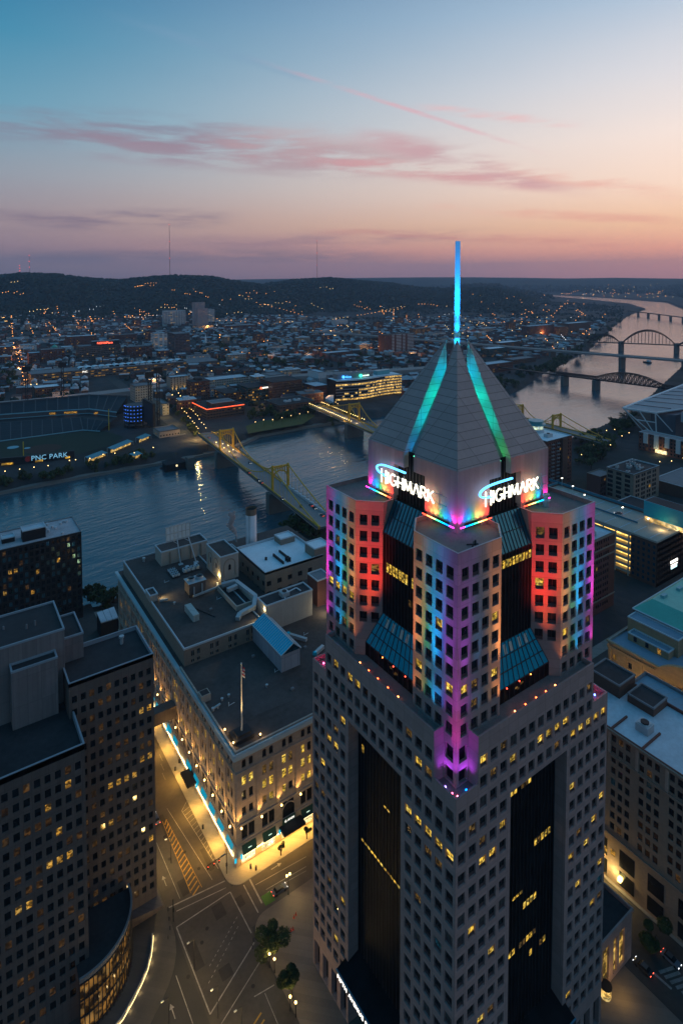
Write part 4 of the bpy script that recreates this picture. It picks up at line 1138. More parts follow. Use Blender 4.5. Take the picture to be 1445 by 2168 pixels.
# storefront strip lights that flood the pavements
st = MB(); st.box(HX-.75, HX-.55, HY+1, HY+HL-1, 3.45, 3.62); st.box(HX+1, HX+60, HY-.75, HY-.55, 3.45, 3.62); part('strip_light', st, [emat('strip_warm', (1, .76, .34), 4.0)], store)
for i in range(6):
    y = HY+5+i*15
    lamp('storefront_light', 'AREA', (HX-.9, y+5, 3.4), 1.9*KW*(1 if i < 4 else .8), (1, .50, .075), (HX-2.4, y+5, 0), size=.5, sy=14)
for i in range(3): lamp('storefront_light', 'AREA', (HX+7+i*11, HY-.9, 3.4), 1.35*KW, (1, .50, .075), (HX+7+i*11, HY-2.4, 0), size=11, sy=.5)
sc = MB()
for i in range(14):
    y = HY+.3+i*6.78 if i else HY+.7
    if i == 0: y = HY+1.0
    sc.bar((HX-1.5, y, 13.0), (HX-.2, y, 12.9), .1); sc.ball((HX-1.5, y, 13.1), .34, 1)
    if i < 12: lamp('wall_light', 'SPOT', (HX-1.2, y, 13.65), 1.3*KW, (1, .50, .13), (HX-.1, y, 19), math.radians(95), .2); 
    lamp('wall_light', 'POINT', (HX-1.7, y, 12.5), .16*KW, (1, .6, .2), size=.3) if i < 10 else None
for x in (HX+1.0, 77.7, 84.4, 91.2, 98.0):
    sc.bar((x, HY-1.5, 13.0), (x, HY-.2, 12.9), .1); sc.ball((x, HY-1.5, 13.1), .34, 1)
    lamp('wall_light', 'SPOT', (x, HY-1.2, 13.65), 1.3*KW, (1, .50, .13), (x, HY-.1, 19), math.radians(95), .2)
part('wall_lamp', sc, [M_black, emat('lamp_warm', (1, .62, .20), 5.0)], store)['kind'] = 'stuff'
# blue lit banners at the corner and by the doors
for (x, y, z) in ((69.2, 153.2, 3.2), (71.2, 153.4, 3.2), (84.0, 153.4, 3.6), (69.2, 184.0, 3.6), (69.2, 214, 3.6)):
    mb = MB(); mb.box(x-.3, x+.3, y-.12, y+.12, z, z+1.3); part('lit_banner', mb, [M_cyanled], store)
# flagpole on its pedestal with three floodlamps
fx, fy = atz(512, 1552, 36.0).x, atz(512, 1552, 36.0).y
ped = MB(); ped.prism([(fx-3.2, fy-2.6), (fx+3.0, fy-2.6), (fx+3.0, fy+2.6), (fx-3.2, fy+2.6)], 35.0, 36.2); ped.prism([(fx-2.2, fy-1.7), (fx+2.2, fy-1.7), (fx+2.2, fy+1.7), (fx-2.2, fy+1.7)], 36.2, 36.9)
fp = thing('flagpole', 'tall floodlit flagpole with limp striped flag on the department store roof', 'flagpole', (fx, fy, 35.0))
part('pedestal', ped, [M_blkroof], fp)
mb = MB(); mb.cyl(fx, fy, 36.9, 57.6, .26, 8, 0, r2=.12); mb.ball((fx, fy, 57.8), .3, 0); part('pole', mb, [pmat('white_pole', (.7, .66, .58), .5)], fp)
fl = MB()
for k in range(6):
    z1, z0 = 57.0-k*.55, 57.0-(k+1)*.55
    for q in range(3):
        xa, xb = fx+.22+q*.28, fx+.22+(q+1)*.28
        fl.quad((xa, fy-.1+.18*((q+k) % 2), z0-.3*q), (xb, fy-.1+.18*((q+k+1) % 2), z0-.3*(q+1)), (xb, fy-.1+.18*((q+k+1) % 2), z1-.3*(q+1)), (xa, fy-.1+.18*((q+k) % 2), z1-.3*q), 2 if (q == 0 and k < 3) else k % 2)
part('flag', fl, [pmat('flag_red', (.45, .03, .03), .8), pmat('flag_white', (.7, .68, .64), .8), pmat('flag_blue', (.03, .05, .22), .8)], fp)
for q in ((476, 1547), (551, 1557), (494, 1575)):
    p = atz(*q, 35.6); mb = MB(); mb.bar((p.x, p.y, 35.05), (p.x, p.y, 35.9), .12); mb.ball((p.x, p.y, 36.0), .3, 1)
    part('floodlamp', mb, [M_black, MATS['lamp_warm']], fp)
    lamp('pole_light', 'SPOT', (p.x, p.y, 36.5), 9*KW, (1, .66, .26), (fx, fy, 49), math.radians(34), .2)
    lamp('pole_light', 'POINT', (p.x, p.y, 36.7), .12*KW, (1, .66, .26), size=.2)
# roof clutter on the store
rb = thing('roof_hatch', 'small square white roof hatch near the flagpole', 'roof hatch', (77.5, 171, 35.0))
mb = MB(); p = atz(433, 1480, 35.1); rb.location = p; ORG[rb] = Vector(p); mb.box(p.x-1.6, p.x+1.6, p.y-1.5, p.y+1.5, 35.02, 37.4); part('curb', mb, [M_beige], rb)
mb = MB(); mb.box(p.x-1.3, p.x+1.3, p.y-1.2, p.y+1.2, 37.4, 37.5); part('lid', mb, [M_blkroof], rb)
mb = MB(); p = atz(460, 1500, 35.1); mb.bar((p.x-1.5, p.y, 35.6), (p.x+1.2, p.y+.4, 35.9), .5); mb.cyl(p.x-1.5, p.y, 35.02, 36, .5, 8); mb.cyl(p.x+.2, p.y, 35.02, 36.1, .3, 8)
solid('exhaust_fan', mb, [M_steel], 'low grey exhaust duct beside the roof hatch', 'duct', (p.x, p.y, 35.02))
# gabled skylight
sk = thing('roof_skylight', 'long gabled glass skylight with ribbed sides on the department store roof', 'skylight', (102.4, 189, 35.0))
mb = MB(); mb.box(98.6, 106.2, 178.2, 200.9, 35.02, 41.3); part('curb_wall', mb, [pmat('ribbed_side', (.33, .35, .40), .6, .1, .3, joint=(2.7, 20, .6, .08))], sk)
gl = MB(); gl.quad((98.4, 178.0, 41.32), (103.4, 178.0, 44.2), (103.4, 200.9, 44.2), (98.4, 200.9, 41.32)); part('glass_slope', gl, [MATS['sky_coat']], sk)
gl = MB(); gl.quad((106.5, 178.0, 41.32), (106.5, 200.9, 41.32), (103.4, 200.9, 44.2), (103.4, 178.0, 44.2)); part('metal_slope', gl, [pmat('ribbed_side', (.33, .35, .40))], sk)
gl = MB(); gl.add([(98.4, 178.02, 41.32), (106.5, 178.02, 41.32), (103.4, 178.02, 44.2)], ((0, 1, 2),)); part('gable', gl, [M_sky_glass], sk)
for k in range(20):
    y = 178.1+k*1.2; mb = MB(); mb.bar((98.4, y, 41.36), (103.4, y, 44.25), .12, .12); part('glazing_bar', mb, [M_trim], sk)
for k in range(20):
    y = 178.1+k*1.2; mb = MB(); mb.bar((106.5, y, 41.36), (103.4, y, 44.25), .14, .2); part('rib', mb, [M_trim], sk)
mb = MB(); mb.bar((103.4, 178, 44.3), (103.4, 200.9, 44.3), .35, .2); mb.bar((98.35, 178, 41.35), (98.35, 200.9, 41.35), .25); mb.bar((106.55, 178, 41.35), (106.55, 200.9, 41.35), .3); mb.bar((98.4, 177.95, 41.35), (103.4, 177.95, 44.25), .25); mb.bar((106.5, 177.95, 41.35), (103.4, 177.95, 44.25), .25); part('frame', mb, [M_trim], sk)
# penthouses on the attic roof
def pent(name, label, x0, x1, y0, y1, z0, z1, wm, rm=M_tar, cat='penthouse', cop=M_trim, parent=None):
    c_ = ((x0+x1)/2, (y0+y1)/2, z0)
    r = link(name, None, parent, c_) if parent else thing(name, label, cat, c_)
    mb = MB(); mb.box(x0, x1, y0, y1, z0, z1-.5); part('wall', mb, [wm], r)
    mb = MB()
    for a, b_, c, d in ((x0-.1, x1+.1, y0-.1, y0+.3), (x0-.1, x1+.1, y1-.3, y1+.1), (x0-.1, x0+.3, y0+.3, y1-.3), (x1-.3, x1+.1, y0+.3, y1-.3)): mb.box(a, b_, c, d, z1-.5, z1)
    part('coping', mb, [cop], r)
    mb = MB(); mb.quad((x0+.3, y0+.3, z1-.49), (x1-.3, y0+.3, z1-.49), (x1-.3, y1-.3, z1-.49), (x0+.3, y1-.3, z1-.49)); part('roof', mb, [rm], r)
    return r
az1 = 41.12
p1 = pent('penthouse', 'long cream penthouse under the billboard at the back of the store roof', 84.7, 107.0, 266.6, 275.6, az1, 48.0, M_beige, parent=store)
for k in range(4): boxpart('buttress', p1, M_tan, 88.5+k*5, 89.1+k*5, 266.2, 266.59, az1, 47)
p2 = pent('elevator_tower', 'square cream tower with blind arches behind the store roof', 101.5, 110.1, 237.8, 253.6, az1, 52.4, M_beige, parent=store)
def blind_arch(root, O, U, u, z0, w, h, m=M_tan, win=True):
    O, U = Vector((*O, 0)), Vector((*U, 0)); N = Vector((-U.y, U.x, 0)); N = -Vector((-1, 0, 0)) if False else N
    pts = [(u-w/2, z0)]+[(u-w/2*math.cos(pi*i/8), z0+h+w/2*math.sin(pi*i/8)) for i in range(9)]+[(u+w/2, z0)]
    mb = MB()
    for p, q in zip(pts[:-1], pts[1:]): mb.bar(O+U*p[0]+Vector((0, 0, p[1])), O+U*q[0]+Vector((0, 0, q[1])), .25, .3)
    part('arch', mb, [m], root)
    if win:
        wp = MB(); a = O+U*(u-.55); b_ = O+U*(u+.55); zz = z0+h-2.2
        hd = [(-.55, 0), (.55, 0), (.55, 1.9), (.3, 2.4), (0, 2.55), (-.3, 2.4), (-.55, 1.9)]
        off = Vector((0, -.06, 0)) if abs(U.x) > .5 else Vector((-.06, 0, 0))
        wp.add([tuple(O+U*(u+x)+off+Vector((0, 0, zz+z))) for x, z in hd], (tuple(range(7)),)); part('window', wp, [M_glass], root)
blind_arch(p2, (101.5, 237.8), (1, 0), 4.3, 42.5, 5.4, 5.2); blind_arch(p2, (101.5, 237.8), (0, 1), 4.6, 42.5, 4.6, 5.2); blind_arch(p2, (101.5, 237.8), (0, 1), 11.0, 42.5, 4.6, 5.2)
p3_ = pent('stair_bulkhead', 'little stair bulkhead with a lamp on the store roof edge', 71.1, 74.3, 238.9, 245.0, az1, 44.2, M_beige, parent=store)
lamp('bulkhead_light', 'SPOT', (74.6, 240.5, 43.0), 2.0*KW, (1, .74, .30), (80, 238, az1), math.radians(110), .15)
lamp('bulkhead_light', 'POINT', (74.8, 240.2, 42.6), .08*KW, (1, .74, .30), size=.15)
lamp('tower_light', 'POINT', (100.9, 239.2, 43.6), .5*KW, (1, .74, .30), size=.2)
p4_ = pent('equipment_room', 'windowless cream equipment room on the store roof', 105.2, 126.6, 202.2, 209.5, 35.02, 46.0, M_beige, M_blkroof, parent=store)
lamp('equipment_light', 'SPOT', (104.3, 202.4, 44.2), 2.6*KW, (1, .78, .36), (99, 199, 41), math.radians(120), .15)
lamp('equipment_light', 'POINT', (104.7, 203.6, 44.0), .18*KW, (1, .8, .45), size=.15)
lamp('equipment_light', 'POINT', (131, 200, 38.5), .7*KW, (1, .82, .46), size=.2)
hvac(113.5, 204, 45.52, 3.4, 3, 1.6, 'boxy pale air unit on the windowless equipment room')
mb = MB(); mb.bar((117, 206.5, 45.7), (122, 207.5, 45.7), .5, .3); mb.bar((122, 207.5, 45.7), (122.3, 204.5, 45.7), .5, .3); mb.bar((114, 203, 45.7), (117, 206.5, 45.7), .4, .3)
solid('roof_duct', mb, [M_trim], 'bent white duct running across the equipment room roof', 'duct', (117, 205, 45.6))
p5_ = pent('equipment_shed', 'small red-brown equipment shed beside the white-roofed building', 131.5, 138.5, 206, 214, 35.02, 46.5, M_red, M_greyroof, parent=store)
# cooling tower
ct = thing('cooling_tower', 'twin-fan cooling tower with pipes on the store roof', 'cooling tower', (89, 235, az1))
mb = MB(); mb.box(85.6, 92.8, 233.2, 238.6, 42.2, 47.0); part('casing', mb, [pmat('rusty_steel', (.12, .095, .085), .7, .3, .5)], ct)
for k in range(2):
    mb = MB(); x = 87.5+k*3.6
    mb.cyl(x, 236, 47.0, 48.1, 1.6, 16, 0, r2=1.45, cap=False); mb.cyl(x, 236, 47.05, 47.2, 1.5, 16, 1); part('fan_ring', mb, [M_steel, M_black], ct)
mb = MB(); mb.box(85.3, 93.1, 232.9, 238.9, 46.9, 47.02); part('top_deck', mb, [M_steel], ct)
for i in range(4):
    mb = MB(); mb.bar((85.9+i*2.2, 233.4, az1), (85.9+i*2.2, 233.4, 42.3), .3); mb.bar((85.9+i*2.2, 238.3, az1), (85.9+i*2.2, 238.3, 42.3), .3); part('leg', mb, [M_black], ct)
mb = MB(); mb.bar((87.5, 232.7, 42.2), (87.5, 232.7, 45.5), .45); mb.bar((91, 232.7, 42.2), (91, 232.7, 46), .45); mb.bar((86.8, 231.8, 42.1), (98, 232.8, 42.2), .7); mb.bar((98, 232.8, 42.2), (99.2, 236, 42.2), .7); part('pipe', mb, [M_steel], ct)
mb = MB(); mb.box(80.6, 83.1, 215.6, 225, az1, 43.7); cnx = solid('container', mb, [pmat('pale_green_metal', (.36, .43, .42), .5, .1, .5, joint=(.6, 9, .75, .06))], 'pale green metal container lying on the store roof', 'container', (82, 220, az1))
mb = MB(); mb.bar((84.5, 225, az1+.1), (89, 214, az1+.1), .35, .3); solid('roof_pipe', mb, [M_black], 'dark pipe running along the roof by the pale container', 'pipe', (86, 220, az1))
mb = MB(); mb.cyl(79.5, 276, az1, 42.4, .5, 8); mb.cyl(79.5, 276, 42.4, 43, .75, 8); solid('roof_vent', mb, [M_steel], 'lone mushroom vent near the far left corner of the store roof', 'vent', (79.5, 276, az1))
mb = MB(); mb.bar((74.6, 237.6, az1+.5), (77.5, 236.3, az1+.7), .7, .7); solid('roof_duct', mb, [M_steel], 'short silver duct lying beside the stair bulkhead', 'duct', (76, 237, az1))
# billboard on legs seen from behind
bb = thing('billboard', 'back of a weathered billboard on long steel legs above the store penthouse', 'billboard', (92, 263, 48))
bz = lambda q: atz(*q, 55)
bl = atx(352, 1147, 0) if False else None
BY = 268.5
pa_, pb_, pc_, pd_ = [aty(*q, BY) for q in ((352, 1147), (402, 1134), (402.5, 1106), (349.5, 1118))]
zb0, zb1 = (pa_.z+pb_.z)/2, (pc_.z+pd_.z)/2; xb0, xb1 = pa_.x, pb_.x
nx = 6
for i in range(nx):
    for j in range(2):
        mb = MB(); xa = xb0+(xb1-xb0)*i/nx; xc = xb0+(xb1-xb0)*(i+1)/nx; za = zb0+(zb1-zb0)*j/2; zc = zb0+(zb1-zb0)*(j+1)/2
        mb.box(xa+.06, xc-.06, BY, BY+.12, za+.05, zc-.05); part('panel', mb, [pmat('billboard_back', (.66, .72, .75), .7, .25, .8, streaks=.2)], bb)
mb = MB()
for i in range(nx+1): x = xb0+(xb1-xb0)*i/nx; mb.bar((x, BY-.15, zb0-.4), (x, BY-.15, zb1+.2), .22)
for j in range(3): z = zb0+(zb1-zb0)*j/2; mb.bar((xb0-.1, BY-.2, z), (xb1+.1, BY-.2, z), .25)
part('frame', mb, [M_steel], bb)
for (qx, qy), f_ in (((860, 812), .45), ((1055, 785), .92)):
    foot = atz(*h2p(qx, qy), az1); top = Vector((xb0+(xb1-xb0)*f_, BY-.2, zb0+.1)); mb = MB(); mb.bar(foot, top, .42); mb.bar(top+Vector((-2.6, 0, 0)), foot+(top-foot)*.8, .22); part('leg', mb, [M_steel], bb)
    mb = MB(); mb.box(foot.x-1, foot.x+1, foot.y-.8, foot.y+.8, az1, az1+.25); part('footing', mb, [M_trim], bb)
plat = MB(); plat.box(85, 88.6, 252.3, 260.5, az1+.25, az1+.5); 
pt_ = thing('condenser_rack', 'rack of many small condensers on steel skids under the billboard', 'condensers', (88, 255, az1))
part('skid', plat, [M_frame], pt_)
for i in range(3):
    for j in range(4):
        mb = MB(); x, y = 85.4+i*1.15, 252.7+j*1.95; mb.box(x, x+.85, y, y+1.2, az1+.55, az1+1.5); mb.cyl(x+.42, y+.6, az1+1.5, az1+1.6, .36, 8, 1); part('condenser', mb, [M_trim, M_black], pt_)
pt2 = thing('condenser_rack', 'rack with a few large condensers right of the billboard leg', 'condensers', (95, 256, az1))
mb = MB(); mb.box(90.2, 99.2, 253.3, 258.9, az1+.25, az1+.5); part('skid', mb, [M_frame], pt2)
for i, x in enumerate((90.8, 92.6, 94.6, 96.6)):
    mb = MB(); mb.box(x, x+1.5, 254, 256+1.2*(i % 2), az1+.5, az1+1.9); mb.cyl(x+.75, 255, az1+1.9, az1+2.0, .5, 8, 1); part('condenser', mb, [M_trim, M_black], pt2)
# ducts and well at the right of the attic roof
dw = thing('roof_well', 'sunken equipment well wrapped by silver ducts on the store roof', 'equipment well', (101, 222, az1))
mb = MB()
for a, b_, c, d in ((97.5, 106, 213, 213.5), (97.5, 98, 213.5, 232), (105.5, 106, 213.5, 232), (97.5, 106, 232, 232.5)): mb.box(a, b_, c, d, az1, 43.1)
part('curb', mb, [M_beige], dw)
for p, q in (((99, 231, 43.6), (105, 230, 43.8)), ((105, 230, 43.8), (107, 215, 43.2)), ((107, 215, 43.2), (103.5, 209.5, 42.6)), ((103.5, 209.5, 42.6), (97, 208.5, 42.4)), ((99.5, 226, 43.4), (104, 226.5, 43.6)), ((97, 208.5, 42.4), (95, 206.5, 42))):
    mb = MB(); mb.bar(p, q, 1.7, 1.5); part('duct', mb, [M_steel], dw)
mb = MB(); mb.quad((98, 213.5, az1+.05), (105.5, 213.5, az1+.05), (105.5, 232, az1+.05), (98, 232, az1+.05)); part('floor', mb, [M_blkroof], dw)
for i, (p, q) in enumerate((((111, 195, 36), (115, 188, 36)), ((113, 179, 36), (118, 181, 36)))):
    mb = MB(); mb.bar(p, q, 1.2, 1.2); mb.ball((p[0], p[1], 36.2), 1.0, 1); solid('roof_duct', mb, [M_steel, MATS['sky_coat']], ('teal-capped duct nearer the gabled skylight', 'teal-capped duct nearer the tower')[i], 'duct', p)

# white-roofed neighbour and the smokestack
wr = bldg('brick_warehouse', 'dark brick warehouse with a bright white roof behind the store', 'building', 118.3, 148.8, 228.2, 257.8, 0, 44.4, M_tan, M_white, (grid(29.6, 2.0, 4.6), floors(24, 4, 2.2, 4.6)), (grid(30.5, 2.2, 4.8), floors(24, 4, 2.2, 4.6)), 1.0, M_trim, (.93, .04, .03, 0))
pent('stair_bulkhead', 'white-topped brick stair house at the right front of the white roof', 144.2, 153.2, 228.3, 237, 36, 48.2, M_tan, M_white, parent=wr); pent('stair_bulkhead', 'low brick stair house at the far edge of the white roof', 138, 146, 249.5, 256, 43.4, 46.6, M_tan, M_white, parent=wr)
mb = MB(); mb.box(129.5, 130.1, 232, 242, 43.42, 44.6); mb.box(133.8, 134.4, 234, 244, 43.42, 44.4)
for k in range(4): mb.cyl(132.5+1.1*(k % 2), 233+1.6*(k//2), 43.42, 45.2, .5, 8)
solid('roof_equipment', mb, [M_black], 'dark rails and vents in the middle of the white roof', 'equipment', (132, 237, 43.4))
mb = MB(); mb.cyl(125.2, 240.5, 43.42, 44.6, .6, 8); solid('roof_vent', mb, [M_black], 'stubby dark vent alone on the left of the white roof', 'vent', (125.2, 240.5, 43.4))
stk = thing('smokestack', 'tall white smokestack with rust-streaked top rising by the river', 'smokestack', (128.5, 262.4, 0))
mb = MB(); mb.cyl(128.5, 262.4, 0, 57.0, 2.75, 24, 0, r2=2.62, cap=False); part('shaft', mb, [pmat('stack_white', (.74, .74, .78), .6, .1, .3, streaks=.35)], stk, smooth=True)
mb = MB(); mb.cyl(128.5, 262.4, 57.0, 60.0, 2.66, 24, 0, r2=2.66, cap=False); mb.cyl(128.5, 262.4, 59.6, 60.15, 2.8, 24, 0, cap=False); part('rust_collar', mb, [pmat('stack_rust', (.20, .13, .09), .8, .3, .4, streaks=.5)], stk, smooth=True)
mb = MB(); mb.cyl(128.5, 262.4, 58, 59.0, 2.5, 24, 0); part('flue', mb, [M_black], stk)
mb = MB(); mb.bar((126.5, 260.5, 0), (126.6, 260.6, 57), .35, .35); part('ladder', mb, [M_steel], stk)
pent('boiler_house', 'low red boiler house from which steam rises, by the smokestack', 113.5, 120.5, 259, 268, 0, 42, M_red, M_red)
mb = MB(); p = atz(500, 1143, 42); mb.cyl(p.x, p.y, 41, 44, .5, 8); solid('steam_pipe', mb, [M_steel], 'short steam pipe on the red boiler house roof', 'pipe', (p.x, p.y, 41))
# steam plume: a ragged cloud of real vapour
m = bpy.data.materials.new('steam'); m.use_nodes = True; t = NT(m.node_tree)
for n_ in list(m.node_tree.nodes): m.node_tree.nodes.remove(n_)
pv = t.n('ShaderNodeVolumePrincipled'); pv.inputs['Color'].default_value = (.9, .8, .8, 1); pv.inputs['Density'].default_value = 1.1
on = t.n('ShaderNodeOutputMaterial'); t.put(on.inputs['Volume'], pv.outputs[0])
sm = MB()
for i, (dx, dz, r) in enumerate(((0, 44.2, .7), (-.3, 45.8, 1.0), (-.9, 47.3, 1.25), (-1.7, 48.7, 1.45), (-2.0, 50.4, 1.5), (-1.6, 52.1, 1.55), (-1.2, 53.8, 1.6), (-1.9, 55.3, 1.3), (-.7, 56.2, .9), (-3.0, 49.8, .8))):
    sm.ball((p.x+dx*1.3, p.y-dx*.5, dz), r, 0, 9, 6, 1.1)
stm = solid('steam', sm, [m], 'wisp of pale steam drifting up in front of the river', 'steam', (p.x, p.y, 44), smooth=True); stm['kind'] = 'stuff'

# ================================================================== LEFT FOREGROUND: dark office complex and the drum
LITW = {(8, 11), (9, 11), (10, 11), (4, 10), (5, 10), (6, 10), (7, 10), (8, 15), (9, 15), (3, 7), (4, 7), (9, 4), (10, 4)}
def wl(side, i, j):
    if (i, j) in LITW: return 1
    return rng.choices((0, 1, 2, 3), (.74, .0, .24, .02))[0]
wing = bldg('office_block', 'dark office wing with a flat black roof and rows of dim yellow windows', 'building', 25.9, 46.9, 155.6, 171.2, 0, 73.6, M_dkpanel, M_blkroof, None, (grid(21, 1.15, 1.85, .7), floors(8, 19, 1.75, 3.35)), 1.0, pmat('pale_edge', (.28, .32, .36), .6), litfn=wl, mull=0, key='wing')
mb = MB(); mb.cyl(41.5, 166.5, 72.62, 74.4, .45, 8); mb.cyl(41.5, 166.5, 74.4, 74.9, .7, 8); solid('roof_vent', mb, [M_steel], 'small lit-capped vent on the dark office wing roof', 'vent', (41.5, 166.5, 72.6))
LF = {(3, 10), (4, 10), (5, 10), (0, 8), (1, 8), (3, 14), (5, 15), (4, 12)}
def fl_(side, i, j):
    if (i, j) in LF: return 1
    return rng.choices((0, 1, 2, 3), (.76, .0, .23, .01))[0]
fm = bldg('office_block', 'dark front office block with an empty black roof tray in the corner of the view', 'building', -8, 27.0, 143.4, 170, 0, 66.0, M_dkpanel, M_blkroof, None, (grid(35, 1.25, 2.0, .9), floors(6, 17, 1.9, 3.4)), 1.4, MATS['pale_edge'], litfn=lambda s, i, j: fl_(s, i-9, j), mull=0, key='fm')
ub_ = pent('machine_block', 'largest blank grey block of the dark office complex, with a wide black roof', -10, 26.4, 163, 178.8, 60, 84.2, M_grpanel, M_blkroof, 'building', MATS['pale_edge'], parent=fm)
pent('machine_block', 'narrow stepped block between the blank grey block and the office wing', 26.43, 31.6, 166.5, 178.4, 60, 79.5, M_grpanel, M_blkroof, 'building', MATS['pale_edge'], parent=fm)
pent('machine_block', 'projecting lower box with recessed top on the blank grey block', 13.9, 24.1, 159.4, 162.97, 60, 79.4, M_grpanel, M_blkroof, 'building', MATS['pale_edge'], parent=fm)
for i, (x, y, hgt) in enumerate(((9, 170, 1.6), (13.5, 172, .9), (18.5, 169, 1.2), (20.5, 169.3, 1.4), (4, 168, 1.0))):
    mb = MB(); mb.cyl(x, y, 83.7, 83.72+hgt, .22, 6); solid('roof_pipe', mb, [M_greyroof], 'thin vent pipe on the wide black roof of the blank grey block', 'vent pipe', (x, y, 83.7), 'vent pipes on the black roof')
# rounded glass drum with a lit hall
dc = (24.5, 153.5); dr = 14.6
ring = [(dc[0]+dr*math.cos(math.radians(a)), dc[1]+dr*math.sin(math.radians(a))) for a in range(-92, 8, 4)]
dm = thing('glass_rotunda', 'rounded glass hall with a dark roof and warm light inside, foot of the dark offices', 'building', (dc[0], dc[1], 0))
mb = MB(); mb.add([(x, y, 13.2) for x, y in ring]+[(dc[0], dc[1]+1.5, 13.2)], (tuple(range(len(ring)+1)),)); part('roof', mb, [M_blkroof], dm)
mb = MB()
for p, q in zip(ring[:-1], ring[1:]): mb.quad((*p, 13.2), (*q, 13.2), (*q, 14.4), (*p, 14.4)); mb.bar((*p, 14.4), (*q, 14.4), .5, .2)
part('parapet', mb, [M_greyroof], dm)
for k, (p, q) in enumerate(zip(ring[:-1], ring[1:])):
    for lv in range(3):
        mb = MB(); za, zb = 1.0+lv*4.0, 4.8+lv*4.0; c_ = Vector((dc[0], dc[1], 0))
        f_ = lambda pt, z: (pt[0]+(dc[0]-pt[0])*.012, pt[1]+(dc[1]-pt[1])*.012, z)
        mb.quad(f_(p, za), f_(q, za), f_(q, zb), f_(p, zb)); part('pane', mb, [lit_glass('hall_glass', (1, .46, .09), .20, .05, .5) if (k < 17) else M_glass], dm)
mb = MB()
for p in ring: mb.bar((*p, 0), (*p, 13.2), .2, .25)
for z in (1, 4.9, 8.9, 12.9):
    for p, q in zip(ring[:-1], ring[1:]): mb.bar((*p, z), (*q, z), .2, .25)
part('mullion', mb, [M_frame], dm)['kind'] = 'stuff'
# overhang of the wing and its glowing edge line on the pavement
mb = MB(); mb.prism([(38.9, 153.5), (47.6, 152.2), (47.6, 158), (38.9, 158)], 4.0, 5.0); part('entrance_canopy', mb, [M_dkpanel], wing)
ledp = [atz(*C(*q), .2) for q in ((648, 965), (646, 1000), (640, 1050), (625, 1110), (600, 1170), (565, 1240), (520, 1320), (470, 1380))]
mb = MB()
for p_, q_ in zip(ledp[:-1], ledp[1:]): mb.bar(p_+Vector((0, 0, .25)), q_+Vector((0, 0, .25)), .35, .9)
ben = solid('bench_wall', mb, [pmat('bench_stone', (.36, .34, .30), .8, .1)], 'curved stone bench wall with a glowing strip beneath, by the rounded glass hall', 'bench', tuple(ledp[3]))
mb = MB()
for p_, q_ in zip(ledp[:-1], ledp[1:]):
    d = (q_-p_).normalized(); n_ = Vector((-d.y, d.x, 0))*(.25); n_ = n_ if n_.x > 0 else -n_
    mb.bar(p_+n_, q_+n_, .1, .12)
part('light_strip', mb, [emat('bench_led', (1, .72, .30), 2.5)], ben)
for p_, q_ in zip(ledp[:-1], ledp[1:]):
    c_ = (p_+q_)/2; d = (q_-p_).normalized(); n_ = Vector((-d.y, d.x, 0)); n_ = n_ if n_.x > 0 else -n_
    lamp('bench_light', 'POINT', c_+n_*.7+Vector((0, 0, .45)), .030*KW, (1, .7, .3), size=.2)

# dark apartment slab by the water, with its roof clutter
def al(side, i, j):
    if (i, j) in ((20, 3), (9, 8), (4, 9), (5, 9), (8, 5), (3, 6), (13, 9)): return 1
    r = rng.random(); return 3 if r < .24 else (2 if r < .29 else 0)
ap = bldg('apartment_block', 'black apartment slab with scattered bluish curtains by the river', 'building', -25, 60.6, 318.5, 341.4, 0, 45.0, pmat('black_cladding', (.022, .022, .024), .6, .2), pmat('pale_worn_roof', (.42, .40, .42), .9, .45, .12, fine=.3), None, (grid(85.6, 1.45, 2.35, .7), floors(3.2, 13, 2.2, 3.2)), .3, M_greyroof, litfn=lambda s, i, j: al(s, i-18, j), mull=1, key='apt')
pent('roof_plantroom', 'black plant room with a pale lid on the apartment slab roof', 34.5, 44.8, 322.5, 329, 44.7, 50.3, M_black, M_paleroof, parent=ap); pent('roof_plantroom', 'smaller low plant room at the left of the apartment slab roof', 26, 31.5, 326, 331, 44.7, 47.4, M_black, M_paleroof, parent=ap)
for i in range(9):
    x, y = 46+rng.random()*12, 321+rng.random()*17; mb = MB(); mb.cyl(x, y, 44.7, 45.5, .5, 7); mb.cyl(x, y, 45.5, 45.9, .75, 7)
    solid('roof_vent', mb, [M_trim], 'squat vent on the right end of the pale apartment roof', 'vent', (x, y, 44.7), 'vents on the apartment roof')
# shed roof with white panels, terrace by the water
sh = thing('market_pavilion', 'small dark pavilion with three pale blue roof panels beside the store', 'pavilion', (62, 252, 0))
q4 = [atz(*q, 9.0) for q in ((205, 1297), (242, 1284), (251, 1307), (214, 1318))]
mb = MB(); mb.prism([(p_.x, p_.y) for p_ in (q4[3], q4[2], q4[1], q4[0])], 0, 8.4); part('wall', mb, [M_black], sh)
for k in range(3):
    f0, f1 = k/3+.01, (k+1)/3-.01; mb = MB()
    a, b_, c_, d_ = q4[0].lerp(q4[1], f0), q4[0].lerp(q4[1], f1), q4[3].lerp(q4[2], f1), q4[3].lerp(q4[2], f0)
    mb.prism([(d_.x, d_.y), (c_.x, c_.y), (b_.x, b_.y), (a.x, a.y)], 8.5, 9.0); part('roof_panel', mb, [M_paleroof], sh)
pent('low_shed', 'low grey shed between the offices and the pale-roofed pavilion', 46, 58, 222, 238, 0, 9, M_dkpanel, M_greyroof)
pent('low_shed', 'dark low annex behind the office wing', 35, 48, 196, 214, 0, 14, M_dkpanel, M_blkroof)
# skybridge over the street
sb = MB(); sb.box(47.2, 70, 205.5, 209.5, 14, 18.5); solid('skybridge', sb, [M_dkpanel], 'dark enclosed footbridge crossing the street above the lit pavement', 'footbridge', (58, 207, 14))

